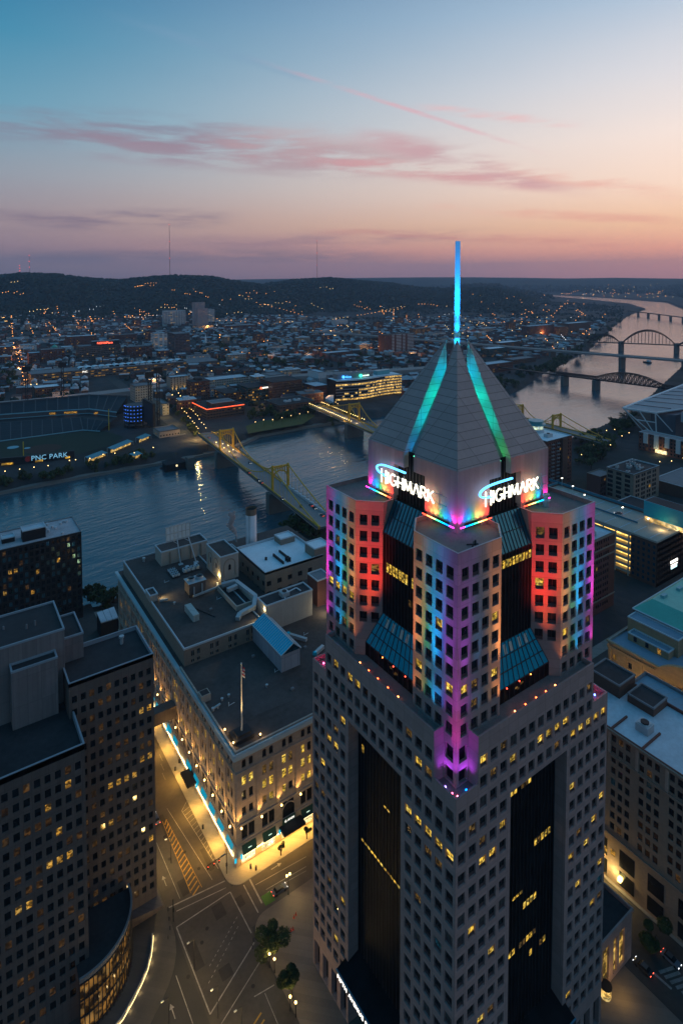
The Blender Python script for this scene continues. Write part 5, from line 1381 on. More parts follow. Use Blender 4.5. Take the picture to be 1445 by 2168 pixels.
# ================================================================== RIGHT: brown office block across the side street, pavilion
def rl(side, i, j):
    return rng.choices((0, 1, 2, 3), (.90, .025, .06, .015))[0]
rb_ = bldg('office_block', 'tall tan brick office block with paired windows and a pale roof behind the skyscraper', 'building', 157.5, 181.5, 20, 108, 0, 45.0, M_tan, M_paleroof, (grp(88, 1.35, .75, 3, 8.1, 1.9), [(15.5+3.32*i, 15.5+3.32*i+2.0) for i in range(7)]+[(38.4, 40.3), (41.6, 43.6)]), None, .8, M_red, litfn=rl, mull=0, key='rb', depth=.35)
mb = MB(); mb.box(157.1, 157.49, 20, 108, 37.2, 37.9); mb.box(156.9, 157.49, 20, 108, 44.3, 44.97); mb.box(157.1, 157.49, 20, 108, 13.2, 14.0); part('cornice', mb, [M_tan], rb_)
mb = MB()
for k in range(11): mb.box(157.2, 157.49, 107.2-8.1*k-1.0, 107.2-8.1*k-.1, 38, 44.2)
part('pilaster', mb, [M_cream], rb_)['kind'] = 'stuff'
mb = MB()
for k in range(10): y = 103-8.1*k; mb.box(157.44, 157.48, y-4.4, y, 1, 5.2); mb.box(157.44, 157.48, y-4.4, y, 6.5, 11.5)
part('shop_window', mb, [M_glass], rb_)['kind'] = 'stuff'
mb = MB(); mb.box(157.38, 157.43, 88, 89.4, 8.0, 9.6); mb.box(157.38, 157.43, 90.5, 91.4, 7.5, 9); part('lit_window', mb, [M_warm], rb_)['kind'] = 'stuff'
mb = MB(); mb.box(156.2, 157.4, 85.6, 86.6, 3, 4); part('wall_lamp', mb, [emat('lamp_yellow', (1, .75, .2), 4)], rb_)
lamp('wall_lamp_light', 'POINT', (155.6, 88, 4), .9*KW, (1, .70, .25), size=.3); lamp('wall_lamp_light', 'POINT', (154.6, 94, 5), 1.6*KW, (1, .62, .18), size=.3)
for i, (a, b_) in enumerate((((157.9, 90.5), (166.5, 90.5)), ((157.9, 81.5), (168, 81.5)))):
    mb = MB(); mb.bar((a[0], a[1], 44.45), (b_[0], b_[1], 44.45), .5, .5); part('roof_divider', mb, [M_red], rb_)
hvac(164, 83, 44.2, 3.6, 3.6, 2.2, 'large grey air unit on the pale roof of the tan office block')
pent('penthouse', 'brown brick penthouse on the rear of the pale roof', 172, 181, 96, 106, 44.2, 48.5, M_brown, M_blkroof, 'penthouse', M_greyroof, parent=rb_); pent('penthouse', 'lower brown plant room in front of the rear brick penthouse', 173, 181, 86, 94, 44.2, 47, M_brown, M_blkroof, 'penthouse', M_greyroof, parent=rb_)
pent('penthouse', 'pale boxy stair house at the roof end beside the skyscraper', 160, 167, 100.5, 107, 44.2, 48, M_trim, M_paleroof, parent=rb_)
pv_ = thing('entrance_pavilion', 'low stone entrance pavilion with tall glowing windows at the skyscraper\'s right foot', 'pavilion', (134, 79, 0))
mb = MB(); op, P = facade(mb, (124.7, 75.4), (1, 0), (0, -1), 18.8, 0, 13.0, [(1.6, 4.4), (5.6, 8.4), (10.4, 12.0), (13.0, 15.4)], [(1.2, 10.4)], .6)
for i, j, ua, ub, za, zb in op: link('window', window_mesh(ub-ua, zb-za, 1 if i < 3 else 2, sp=0, mats=[lit_glass('pavilion_glass', (1, .60, .12), .8, .05, .35), M_frame, M_frame], mull=2, key='pv'), pv_, P((ua+ub)/2, za, .5), 0)
mb.quad((143.5, 75.4, 0), (143.5, 92, 0), (143.5, 92, 13), (143.5, 75.4, 13)); mb.quad((124.7, 92, 0), (124.7, 75.4, 0), (124.7, 75.4, 13), (124.7, 92, 13)); part('wall', mb, [M_concrete], pv_)
mb = MB(); mb.quad((125, 75.7, 12.3), (143.2, 75.7, 12.3), (143.2, 91.7, 12.3), (125, 91.7, 12.3)); part('roof', mb, [M_blkroof], pv_)
mb = MB(); mb.box(124.5, 143.7, 75.2, 75.6, 12.4, 13.3); mb.box(143.3, 143.7, 75.6, 92, 12.4, 13.3); part('parapet', mb, [M_concrete], pv_)
mb = MB(); mb.cyl(130.3, 74.4, .15, 2.7, 1.2, 12, 0); mb.cyl(130.3, 74.4, 2.7, 3.0, 1.4, 12, 1); part('revolving_door', mb, [lit_glass('door_glass', (1, .58, .14), .9, .3, 1.2), M_black], pv_)
lamp('pavilion_light', 'POINT', (133, 71.8, 3.4), .25*KW, (1, .6, .16), size=.4)

for i in range(16):
    x, y = (rng.uniform(72.5, 98), rng.uniform(160, 199)) if i < 7 else ((rng.uniform(108, 140), rng.uniform(158, 196)) if i < 11 else (rng.uniform(76, 100), rng.uniform(205, 258)))
    zz = 35.01 if i < 11 else az1
    mb = MB(); k = i % 3
    if k == 0: mb.cyl(x, y, zz, zz+.7, .3, 7); mb.cyl(x, y, zz+.7, zz+.95, .5, 7)
    elif k == 1: mb.box(x, x+1.1, y, y+.9, zz, zz+.6); mb.box(x+.1, x+1.0, y+.1, y+.8, zz+.6, zz+.75)
    else: mb.cyl(x, y, zz, zz+1.3, .13, 6); mb.bar((x, y, zz+.2), (x+2.2, y+.3, zz+.2), .14)
    solid(('roof_vent', 'roof_curb', 'roof_pipe')[k], mb, [(M_steel, M_greyroof, M_trim)[k]], ('small mushroom vent', 'low square curb', 'thin white pipe')[k]+(' on the store\'s lower roof' if i < 11 else ' on the store\'s raised back roof'), ('vent', 'roof curb', 'pipe')[k], (x, y, zz), 'small fittings on the store roof')
ptc = MB(); q4 = [atz(*q, 35.03) for q in ((516, 1494), (566, 1432), (624, 1480), (536, 1516))]; ptc.quad(*[(q.x, q.y, 35.012) for q in (q4[3], q4[2], q4[1], q4[0])]); part('roof_patch', ptc, [pmat('roof_patch', (.085, .07, .066), .9, .5, .2, fine=.4)], store)

for i, q in enumerate(((700, 545), (845, 680), (880, 935), (858, 995), (1075, 1180), (785, 610), (800, 1140), (1180, 868), (720, 640), (960, 720))):
    p = atz(*C(*q), .02); mb = MB(); mb.cyl(p.x, p.y, .02, .05, .48, 12); solid('manhole_cover', mb, [M_black], 'round dark manhole cover in the roadway of the crossing', 'manhole cover', (p.x, p.y, .02), 'manhole covers')
pat = MB()
for q, w_, l_ in (((780, 760), 2.2, 5), ((930, 860), 3.0, 4), ((830, 1050), 2.4, 7), ((1020, 820), 2.0, 3), ((700, 500), 1.8, 9), ((880, 640), 1.4, 8), ((960, 1120), 3, 3)):
    p = atz(*C(*q), 0); pat.quad((p.x-w_/2, p.y-l_/2, .02), (p.x+w_/2, p.y-l_/2, .02), (p.x+w_/2, p.y+l_/2, .02), (p.x-w_/2, p.y+l_/2, .02))
setting('road_patches', pat, pmat('asphalt_patch', (.036, .034, .034), .85, .4, .5, fine=.3))

# ================================================================== RIGHT SIDE, TOWARDS THE RIVER
def rows_fit(z0, z1, h, fp): return floors(z0, max(1, int((z1-z0-h-.4)/fp)+1), h, fp)
bt = bldg('office_block', 'slim red-brown brick tower with ornate top behind the skyscraper\'s right shoulder', 'building', 258, 295, 169, 184, 0, 40, M_red, M_paleroof, None, (grp(37, 1.2, .7, 3, 6.2, 1.4), floors(3, 11, 1.9, 3.35)), .8, M_tan, (.95, .02, .03, 0), mull=0, key='bt')
mb = MB()
for z in (29.2, 33.4, 39.2, 6.8): mb.box(257.7, 295.3, 168.5, 168.98, z, z+.6)
part('cornice', mb, [M_tan], bt); hvac(280, 173, 39.2, 4, 3, 2, 'silver air unit on the slim red-brown brick tower'); hvac(272, 175, 39.2, 3, 3, 1.4, 'smaller vent box on the slim red-brown brick tower')
# parking garage with lit decks
M_deckc = pmat('parking_concrete', (.40, .36, .31), .85, .15, .08, fine=.12)
gr_ = thing('parking_garage', 'large parking garage with yellow lit decks and pale open roof', 'parking garage', (350, 210, 0))
mb = MB(); mb.quad((331, 165, 0), (368, 165, 0), (368, 165, 26), (331, 165, 26), 0)
gw = (grid(37, 1.5, 3.0), floors(2, 7, 1.8, 3.3)); op, P = facade(mb, (331, 165), (1, 0), (0, -1), 37, 0, 26.2, *gw, .3); panes = MB()
for _, _, a, b_, za, zb in op: panes.quad(P(a, za, .2), P(b_, za, .2), P(b_, zb, .2), P(a, zb, .2))
op, P = facade(mb, (331, 180), (0, -1), (-1, 0), 15, 0, 26.2, grid(15, 1.4, 2.6), gw[1], .3)
for _, _, a, b_, za, zb in op: panes.quad(P(a, za, .2), P(b_, za, .2), P(b_, zb, .2), P(a, zb, .2))
mb.quad((368, 165, 0), (368, 254, 0), (368, 254, 26), (368, 165, 26)); mb.quad((331, 189.5, 0), (331, 181, 0), (331, 181, .5), (331, 189.5, .5)); mb.quad((368, 254, 0), (331, 254, 0), (331, 254, 26), (368, 254, 26))
part('brick_wall', mb, [M_brown], gr_); part('window_pane', panes, [pmat('blue_pane', (.01, .05, .09), .2)], gr_)['kind'] = 'stuff'
for k in range(7):
    z = 2.0+k*3.75; mb = MB(); mb.box(331.2, 367.9, 180.2, 253.9, z, z+.5); part('deck', mb, [M_deckc], gr_)
    mb = MB(); mb.box(330.9, 331.19, 180.02, 253.9, z-.3, z+1.1); part('deck_edge', mb, [M_deckc], gr_)
mb = MB(); mb.quad((331.3, 165.3, 25.6), (367.8, 165.3, 25.6), (367.8, 180.2, 25.6), (331.3, 180.2, 25.6)); mb.box(330.8, 331.3, 164.8, 253.9, 25.5, 26.5); mb.box(331.3, 368, 164.8, 165.29, 25.5, 26.5); part('roof_deck', mb, [M_deckc], gr_)
mb = MB(); mb.box(335.5, 336.5, 180.3, 253.5, .2, 24); part('glow_wall', mb, [lit_glass('garage_glow', (1, .58, .12), 1.3, .9, .25)], gr_)  # glowing slab added behind the deck edges, standing in for lamplight on the decks
for k in range(10):
    mb = MB(); mb.box(330.95, 331.5, 181+k*8, 181.7+k*8, 0, 26); part('column', mb, [M_deckc], gr_)
mb = MB()
for k in range(9):
    y = 170+k*9.5; wline((333, y), (347, y), .5, mb, 26.3 if y < 180 else 25.2); wline((352, y), (366, y), .5, mb, 26.3 if y < 180 else 25.2)
part('stall_line', mb, [pmat('bluish_paint', (.45, .55, .65), .8)], gr_)['kind'] = 'stuff'
mb = MB(); mb.box(367.9, 368.3, 165, 262, 25.9, 27.6); mb.box(331, 368.3, 254.2, 254.6, 25.9, 27.4); mb.box(349, 349.4, 186, 240, 25.2, 26.2); part('blue_parapet', mb, [M_bluepaint], gr_)
bs = link('stair_core', None, gr_, (361, 168, 26))
mb = MB(); mb.box(356, 367.5, 150, 186, 28.6, 38); part('cladding', mb, [pmat('bright_blue_metal', (.01, .28, .42), .5, .1, .3)], bs)
mb = MB(); mb.box(356.6, 367, 150, 185.6, 25.62, 28.6); part('lit_opening', mb, [lit_glass('garage_glow2', (1, .62, .2), .6, .5, .3)], bs)
mb = MB(); mb.quad((356.4, 150, 38.02), (367.2, 150, 38.02), (367.2, 185.6, 38.02), (356.4, 185.6, 38.02)); part('roof', mb, [M_blkroof], bs)
lamp('garage_roof_light', 'POINT', (350, 172, 28), .8*KW, (1, .7, .28), size=.4)
for i, (x, y) in enumerate(((358, 236), (350, 222), (350, 196), (346, 178), (366, 250))):
    mb = MB(); mb.bar((x, y, 25.2), (x, y, 31.5), .25); mb.box(x-.7, x+.7, y-.25, y+.25, 31.5, 31.8, 1); solid('lamp_post', mb, [M_steel, emat('lamp_pale', (1, .9, .7), 5)], 'slender lamp post standing on the pale garage roof', 'lamp post', (x, y, 25.2), 'lamp posts on the garage roof')
for z0_, z1_, x0_, x1_, nm_, cl_ in ((9.6, 11.0, 346, 354, 'sign_dimwhite', (1, .92, .72)), (8.0, 8.5, 346.6, 354, 'sign_dimwhite', (1, .92, .72)), (6.3, 7.5, 346.8, 353.2, 'sign_palecyan', (.55, .95, 1))):
    mb = MB(); mb.box(x0_, x1_, 164.3, 164.7, z0_, z1_); part('lit_sign', mb, [emat(nm_, cl_, 1.6)], gr_)
# beige six-storey block, its ornate small neighbour, brick high-rise with balconies
bg = bldg('office_block', 'beige six-storey block with arched top windows and cluttered roof by the garage', 'building', 436, 474, 236, 258, 0, 24.5, M_tan, M_blkroof, (grp(22, 4.4, .5, 1, 7, .9), floors(2.5, 6, 2.4, 3.6)), (grp(38, 2.6, .5, 2, 8.2, 3), floors(2.5, 6, 2.4, 3.6)), .8, M_trim, (.95, .02, .03, 0), indiv=True, mull=2, key='bg')
for i in range(14):
    x, y = 438+rng.random()*33, 239+rng.random()*16; hvac(x, y, 23.7, 1.5+rng.random()*2.5, 1.4+rng.random()*1.6, 1+rng.random()*1.2, 'grey machine in the clutter on the beige block roof', 'machines on the beige block roof')
bldg('row_building', 'small ornate brick row building with pale arches beside the beige block', 'building', 428, 446, 258.3, 270, 0, 18, M_red, M_greyroof, None, (grid(18, 1.3, 2.4), floors(2, 4, 2.3, 3.9)), .6, M_tan, mull=0, key='rw')
hr = bldg('apartment_tower', 'red-brown brick high-rise with stacked balconies beside the pyramid', 'building', 412, 446.5, 296, 327, 0, 40, M_red, M_white, None, (grid(34, 1.3, 2.7), floors(2, 12, 1.8, 3.1)), .8, M_trim, (.92, .03, .05, 0), indiv=True, mull=0, key='hr')
for f_ in range(12):
    for x in (418, 425):
        mb = MB(); mb.box(x, x+3.4, 294.9, 295.95, 1.6+f_*3.1, 2.5+f_*3.1); part('balcony', mb, [M_greyroof], hr)
mb = MB(); mb.box(431, 437.5, 294, 295.96, 0, 39.5); part('stair_shaft', mb, [M_brown], hr)
hvac(424, 304, 39.2, 7, 4, 2.6, 'blue-grey machinery on the brick high-rise roof'); hvac(421, 315, 39.2, 4, 3, 2, 'pale vent box at the rear of the brick high-rise roof')
dq = atz(1133, 902, 44)
dr_ = thing('rooftop_drum', 'round glass rooftop drum with a bright rim beside the pyramid', 'rotunda', (dq.x, dq.y, 38))
mb = MB(); mb.cyl(dq.x, dq.y, 38, 42, 7, 20, 0); part('base_ring', mb, [M_paleroof], dr_)
mb = MB(); mb.cyl(dq.x, dq.y, 42, 45.5, 6.2, 20, 0, cap=False); part('glass_wall', mb, [lit_glass('drum_glass', (.75, .9, .6), .75, .4, .5)], dr_)
mb = MB(); mb.cyl(dq.x, dq.y, 45.5, 46.5, 8.4, 20, 0); mb.cyl(dq.x, dq.y, 46.5, 48.6, 5.6, 20, 0); mb.cyl(dq.x, dq.y, 48.6, 49.2, 6.6, 20, 0); part('rim', mb, [pmat('teal_metal', (.12, .38, .42), .4, .1)], dr_)
mb = MB(); mb.box(dq.x-10, dq.x+8, dq.y-6, dq.y+10, 0, 38); part('tower', mb, [M_red], dr_)
# convention hall: upswept roof on white struts
cv = thing('convention_hall', 'huge hall with sweeping white-edged roof pointing at the river', 'convention centre', (680, 320, 0))
A_, B_ = atz(1318, 864, 30), atz(1386, 874, 27)
C1, C2, C3, C4 = atz(1520, 855, 27), atz(1680, 800, 33), atz(1560, 778, 37), atz(1445, 815, 34)
Z_ = [(A_.x, A_.y, A_.z), (B_.x, B_.y, B_.z), (C1.x, C1.y, C1.z), (C2.x, C2.y, C2.z), (C3.x, C3.y, C3.z), ((C3.x+C4.x)/2, (C3.y+C4.y)/2, 35.5), (C4.x, C4.y, C4.z)]
pl_ = [tuple(q) for q in Z_]
mb = MB(); mb.add([(x, y, z) for x, y, z in pl_]+[(x, y, z-1.4) for x, y, z in pl_], [tuple(range(7)), tuple(range(13, 6, -1))]+[(i, i+7, (i+1) % 7+7, (i+1) % 7) for i in range(7)]); part('roof', mb, [pmat('hall_roof', (.30, .32, .35), .6, .2, .08)], cv)
for k in range(12):
    f_ = k/11; p = Vector(pl_[0]).lerp(Vector(pl_[5]), f_)+Vector((0, 0, .3)); q = Vector(pl_[1]).lerp(Vector(pl_[3]), f_)+Vector((0, 0, .3)); mb = MB(); mb.bar(p, q, .5, .5); part('roof_rib', mb, [M_frame], cv)
mb = MB(); mb.bar(pl_[0], pl_[1], 1.8, 1.6); mb.bar(pl_[0], pl_[6], 2.4, 1.8); mb.bar(pl_[6], pl_[5], 3, 2); mb.bar(pl_[1], pl_[2], 1.2, 1.2); part('white_edge', mb, [pmat('white_steel', (.62, .68, .72), .5, .05)], cv)
ft = [Vector((A_.x+22, A_.y-26, 0)), Vector((A_.x+30, A_.y-8, 0))]
for p_, q_ in ((pl_[0], ft[0]), (pl_[1], ft[0]), (pl_[0], ft[1]), (pl_[1], ft[0]+Vector((14, -10, 6))), (Vector(pl_[0]).lerp(Vector(pl_[1]), .5), ft[0]), (Vector(pl_[0]).lerp(ft[0], .4), Vector(pl_[1]).lerp(ft[0], .4))): mb = MB(); mb.bar(p_, q_, 1.0, 1.0); part('strut', mb, [MATS['white_steel']], cv)
mb = MB(); mb.prism([(A_.x+28, A_.y-16), (B_.x+20, B_.y-12), (C1.x+4, C1.y+2), (C2.x-10, C2.y+6), (C3.x-10, C3.y-10), (C4.x, C4.y-12)], 0, 24); part('glass_hall', mb, [pmat('hall_cladding', (.09, .11, .14), .35, .2, .1)], cv)
mb = MB(); mb.box(B_.x+10, B_.x+11, B_.y-46, B_.y-22, 20, 30); mb.box(B_.x+12, B_.x+60, B_.y-60, B_.y-22, 22, 31); part('side_block', mb, [pmat('pale_metal', (.32, .37, .42), .4, .1), ], cv)
apm = bldg('apartment_row', 'brick and white apartment row in front of the convention hall', 'building', 586, 600, 225, 313, 0, 18, M_red, M_greyroof, (grid(88, 1.7, 3.3), floors(1.5, 5, 2.0, 3.4)), (grid(14, 1.7, 3.3), floors(1.5, 5, 2.0, 3.4)), .5, M_trim, (.70, .06, .10, .14), mull=0, key='ap')
for k in range(8):
    mb = MB(); y = 230+k*10.5; mb.box(584.6, 585.9, y, y+4.2, 5+3*(k % 2), 18.4); part('white_bay', mb, [M_trim], apm)
mb = MB(); mb.box(585.5, 585.95, 285, 296, 1, 4.5); part('lit_lobby', mb, [M_store], apm); lamp('lobby_light', 'POINT', (582, 291, 4), 1.0*KW, (1, .75, .3), size=.5)
# theatre with a green copper roof
th = bldg('theatre', 'pale stone theatre with stepped terraces, baroque front and green copper roof', 'theatre', 231, 300, 78, 134.3, 0, 22, pmat('theatre_stone', (.34, .25, .15), .8, .1, .2, joint=(1.5, .8, .85, .02), streaks=.12), pmat('blue_roof', (.20, .27, .34), .85, .15, .1), (grp(56, 1.5, .5, 1, 6.6, 2.2), [(11, 13.2), (14.6, 17.0)]), None, .8, M_cream, (.96, .02, .02, 0), mull=1, key='th')
mb = MB(); mb.box(230.5, 230.98, 78, 134.6, 19, 20.2); mb.box(230.3, 230.98, 78, 134.8, 21.4, 22.1)
for k in range(9): mb.box(230.6, 230.98, 133.3-6.6*k-.5, 133.3-6.6*k+.3, 2, 19)
part('moulding', mb, [MATS['theatre_stone']], th)['kind'] = 'stuff'
mb = MB(); n = 14
gpts = [(102.5-12.0*math.cos(pi*i/n), 20+6.5*math.sin(pi*i/n)**1.6) for i in range(n+1)]
mb.add([(230.4, y, z) for y, z in gpts]+[(232, y, z) for y, z in gpts], [tuple(range(n, -1, -1))]+[(i, i+1, n+2+i, n+1+i) for i in range(n)]); part('gable', mb, [MATS['theatre_stone']], th)
apt_ = [(102.5-5.2*math.cos(pi*i/n), 11+5.0*math.sin(pi*i/n)) for i in range(n+1)]
mb = MB(); mb.add([(230.3, y, z) for y, z in apt_]+[(230.3, 107.7, 5), (230.3, 97.3, 5)], (tuple(range(n+3)),)); part('arched_window', mb, [M_curtain], th)
mb = MB()
for p, q in zip(apt_[:-1], apt_[1:]): mb.bar((230.2, p[0], p[1]), (230.2, q[0], q[1]), .8, .8)
part('arch_surround', mb, [MATS['theatre_stone']], th)
lamp('theatre_light', 'AREA', (222, 118, 1.5), 9*KW, (1, .58, .16), (231, 118, 13), size=3, sy=26); lamp('theatre_light', 'AREA', (222, 95, 1.5), 5*KW, (1, .58, .16), (231, 95, 13), size=3, sy=16)
pent('theatre_terrace', 'lower stepped terrace block of the theatre with small windows', 239, 243.5, 113.5, 130.2, 21.2, 24.6, MATS['theatre_stone'], MATS['blue_roof'], 'terrace', parent=th)
tt = pent('theatre_terrace', 'upper stepped terrace block of the theatre under the green roof', 243.6, 250, 112, 133, 21.2, 28.6, MATS['theatre_stone'], MATS['blue_roof'], 'terrace', parent=th)
for i, y in enumerate((116.5, 121.5, 126.5)):
    mb = MB(); mb.box(238.92, 238.98, y, y+1.3, 21.9, 24); part('window', mb, [M_warm if i == 0 else M_glass], tt)
gr2 = link('copper_roof', None, th, (272, 124, 28))
mb = MB(); mb.box(250.2, 296, 108, 134.2, 22, 29.2); part('wall', mb, [M_brown], gr2)
mb = MB(); e0, e1 = 29.2, 33.0
cs = [(250, 107.8), (296.2, 107.8), (296.2, 134.4), (250, 134.4)]; ti = [(258, 117), (290, 117), (290, 130), (258, 130)]
mb.add([(x, y, e0) for x, y in cs]+[(x, y, e1) for x, y in ti], ((0, 1, 5, 4), (1, 2, 6, 5), (2, 3, 7, 6), (3, 0, 4, 7))); part('copper', mb, [M_copper], gr2)
mb = MB(); mb.add([(x, y, e1) for x, y in ti], ((0, 1, 2, 3),)); part('copper_top', mb, [pmat('pale_copper', (.24, .52, .42), .7, .2, .15, fine=.12)], gr2)
mb = MB()
for p, q in zip(cs, cs[1:]+cs[:1]): mb.bar((*p, e0), (*q, e0), .5, .4)
part('gutter', mb, [M_trim], gr2)
for i, (x, y) in enumerate(((262, 127), (274, 126), (287, 124))): mb = MB(); mb.box(x, x+3.2, y, y+1.6, 33.0, 34.2); part('roof_vent', mb, [MATS['teal_metal']], gr2)
dk = bldg('parking_deck', 'pale blue open rooftop parking deck below the theatre', 'parking deck', 200, 218, 40, 111.6, 0, 26, M_brown, pmat('blue_deck', (.22, .31, .38), .8, .12, .08), None, None, 1.0, M_greyroof)
mb = MB()
for k in range(11): wline((201.5, 108-k*3), (206.5, 106.6-k*3), .18, mb, 25.02)
for k in range(11): wline((212, 108-k*3), (217, 106.6-k*3), .18, mb, 25.02)
part('stall_line', mb, [M_linew], dk)['kind'] = 'stuff'
pent('low_hall', 'low pale-roofed hall between the skyscraper and the theatre', 190, 222, 113, 133, 0, 9, M_brown, pmat('blue_roof2', (.20, .27, .34), .85, .15, .1), 'building')
pent('penthouse', 'dark brown brick stair tower standing on the blue parking deck', 188, 197, 86, 96, 0, 33, M_brown, M_blkroof, 'penthouse', M_brown)
pent('penthouse', 'white box stair house in front of the blue parking deck', 183, 190, 100, 108, 0, 33, M_trim, M_paleroof)
hvac(184, 112, 30, 6, 3, 2, 'finned condenser unit beside the white stair house'); boxpart('base', COL.objects[-1] if False else dk, M_brown, 182.5, 199.5, 98, 116, 0, 30, M_blkroof)
pent('mid_block', 'plain dark commercial block filling the street behind the garage', 380, 425, 205, 232, 0, 12, M_brown, M_blkroof, 'building'); pent('mid_block', 'long low dark shed right of the beige block', 482, 530, 215, 245, 0, 10, M_brown, M_greyroof, 'building'); pent('mid_block', 'flat dark annex right of the garage', 376, 410, 150, 190, 0, 14, M_brown, M_greyroof, 'building')

# ================================================================== BRIDGES
M_gold = pmat('bridge_yellow', (.70, .37, .035), .55, .1, .3)
M_stonep = pmat('pier_stone', (.15, .14, .13), .9, .2, .2)
def suspension(label, ex0, ex1, yt0, yt1, lit=False, towerz=28., deckz=9.2, detail=True, cars=None):
    """eyebar suspension bridge. ex = (x, y) of the two ends of the deck centre line; yt = distances of the towers along it"""
    E0, E1 = Vector((*ex0, 0)), Vector((*ex1, 0)); D = (E1-E0).normalized(); S = Vector((D.y, -D.x, 0)); L = (E1-E0).length
    def B(s, t, z): return E0+D*s+S*t+Vector((0, 0, z))
    r = thing('suspension_bridge', label, 'bridge', E0)
    HWd = 8.8
    mb = MB(); mb.add([B(0, -HWd, deckz), B(0, HWd, deckz), B(L, HWd, deckz), B(L, -HWd, deckz), B(0, -HWd, deckz-1.2), B(0, HWd, deckz-1.2), B(L, HWd, deckz-1.2), B(L, -HWd, deckz-1.2)], ((0, 1, 2, 3), (0, 3, 7, 4), (1, 5, 6, 2), (4, 7, 6, 5))); part('deck', mb, [pmat('bridge_deck', (.30, .245, .235), .85, .25, .15, fine=.15)], r)
    for sg in (-1, 1):
        mb = MB(); mb.bar(B(0, sg*7.2, deckz-.2), B(L, sg*7.2, deckz-.2), .7, 2.2); part('girder', mb, [M_gold], r)
        mb = MB(); mb.bar(B(0, sg*8.9, deckz+.3), B(L, sg*8.9, deckz+.3), .25, .5); mb.bar(B(0, sg*8.9, deckz+1.2), B(L, sg*8.9, deckz+1.2), .12, .12)
        n = int(L/6)
        for i in range(n+1): mb.bar(B(L*i/n, sg*8.9, deckz), B(L*i/n, sg*8.9, deckz+1.2), .12)
        part('railing', mb, [pmat('dark_rail', (.07, .06, .05), .6)], r)
    for yt in (yt0, yt1):
        for sg in (-1, 1):
            mb = MB(); mb.bar(B(yt, sg*6.6, deckz-1), B(yt, sg*6.6, towerz), 1.5, 1.9); mb.bar(B(yt, sg*6.6, towerz), B(yt, sg*6.6, towerz+.9), 1.1, 1.3); part('tower_leg', mb, [M_gold], r)
        mb = MB(); mb.bar(B(yt, -6.6, towerz-.5), B(yt, 6.6, towerz-.5), 1.2, 1.3); n = 8
        pts = [B(yt, 5.6*math.cos(pi*i/n), towerz-8.2+4.4*math.sin(pi*i/n)) for i in range(n+1)]
        for p, q in zip(pts[:-1], pts[1:]): mb.bar(p, q, 1.0, .8)
        for k in range(-2, 3): mb.bar(B(yt, k*1.9, towerz-4.3-abs(k)*.75), B(yt, k*1.9, towerz-.8), .6, .6)
        part('tower_arch', mb, [M_gold], r)
        mb = MB(); mb.prism([tuple(B(yt-3, -11, 0)[:2]), tuple(B(yt-3, 11, 0)[:2]), tuple(B(yt+3, 11, 0)[:2]), tuple(B(yt+3, -11, 0)[:2])], -12, deckz-1.25); part('pier', mb, [M_stonep], r)
    def cz(s):
        if s < yt0: return deckz+.5+(towerz-deckz-.5)*(s/yt0)**1.35
        if s > yt1: return deckz+.5+(towerz-deckz-.5)*((L-s)/(L-yt1))**1.35
        u = (s-yt0)/(yt1-yt0)*2-1; return deckz+1.6+(towerz-deckz-1.6)*u*u
    for sg in (-1, 1):
        mb = MB(); n = 60; ss_ = sorted(set([L*i/n for i in range(n+1)]+[yt0, yt1]))
        for a, b_ in zip(ss_[:-1], ss_[1:]): mb.bar(B(a, sg*6.6, cz(a)), B(b_, sg*6.6, cz(b_)), .55, .65)
        part('cable', mb, [M_gold], r)
        hg = MB()
        for i in range(1, 42):
            s = L*i/42
            if cz(s)-deckz > 1.5: hg.bar(B(s, sg*6.6, deckz), B(s, sg*6.6, cz(s)), .14)
        part('hanger', hg, [M_gold], r, kind='stuff')
    return r, B, L
br1, B1, L1 = suspension('nearest yellow suspension bridge with two arched towers crossing to the ballpark', (214.5, 322), (237, 592), 78, 203)
for s, t in ((10, 4), (22, -3), (44, 5), (60, 4.2), (64, 2), (84, -6.5), (100, -7), (118, -6), (150, 3), (172, -4)): pass
for i, s in enumerate((200, 205, 196, 190, 186, 210, 215, 180, 222, 230)): lamp('bridge_work_light', 'POINT', B1(s, rng.uniform(-5, 5), 11.5), .30*KW*(2 if i in (3, 7) else 1), (1, .66, .2), size=.3)
mb = MB()
for s in (186, 190, 200, 206, 214, 222): mb.ball(B1(s, rng.uniform(-5, 5), 11.5), .35, 0, 5, 3)
part('work_lamp', mb, [emat('lamp_gold', (1, .72, .24), 9)], br1, kind='stuff')
mb = MB()
for k in range(26): mb.box(*[v for v in (B1(8+k*3.2, 6.9, 0).x-.9, B1(8+k*3.2, 6.9, 0).x+.9, B1(8+k*3.2, 6.9, 0).y-1.1, B1(8+k*3.2, 6.9, 0).y+1.1)], 9.25, 10.9+.4*(k % 2))
part('work_tent', mb, [M_trim], br1)['kind'] = 'stuff'
br2, B2, L2 = suspension('second yellow suspension bridge, lamp-lined, running to the curved lit office', (378, 372), (404, 640), 66, 168, towerz=30.5)
mb = MB()
for i in range(22):
    s = 160+i*5
    for t in (-8.6, 8.6): mb.bar(B2(s, t, 9.2), B2(s, t, 13), .15); mb.ball(B2(s, t, 13.2), .32, 1, 5, 3)
part('deck_lamp', mb, [M_gold, MATS['lamp_gold']], br2)['kind'] = 'stuff'
for i in range(7): lamp('bridge_light', 'POINT', B2(162+i*15, -10.5 if i % 2 else 0, 10.5), .42*KW, (1, .75, .28), size=.3)
br3, B3, L3 = suspension('third yellow suspension bridge half hidden behind the brick high-rise', (556, 330), (572, 620), 60, 113, towerz=24.5)
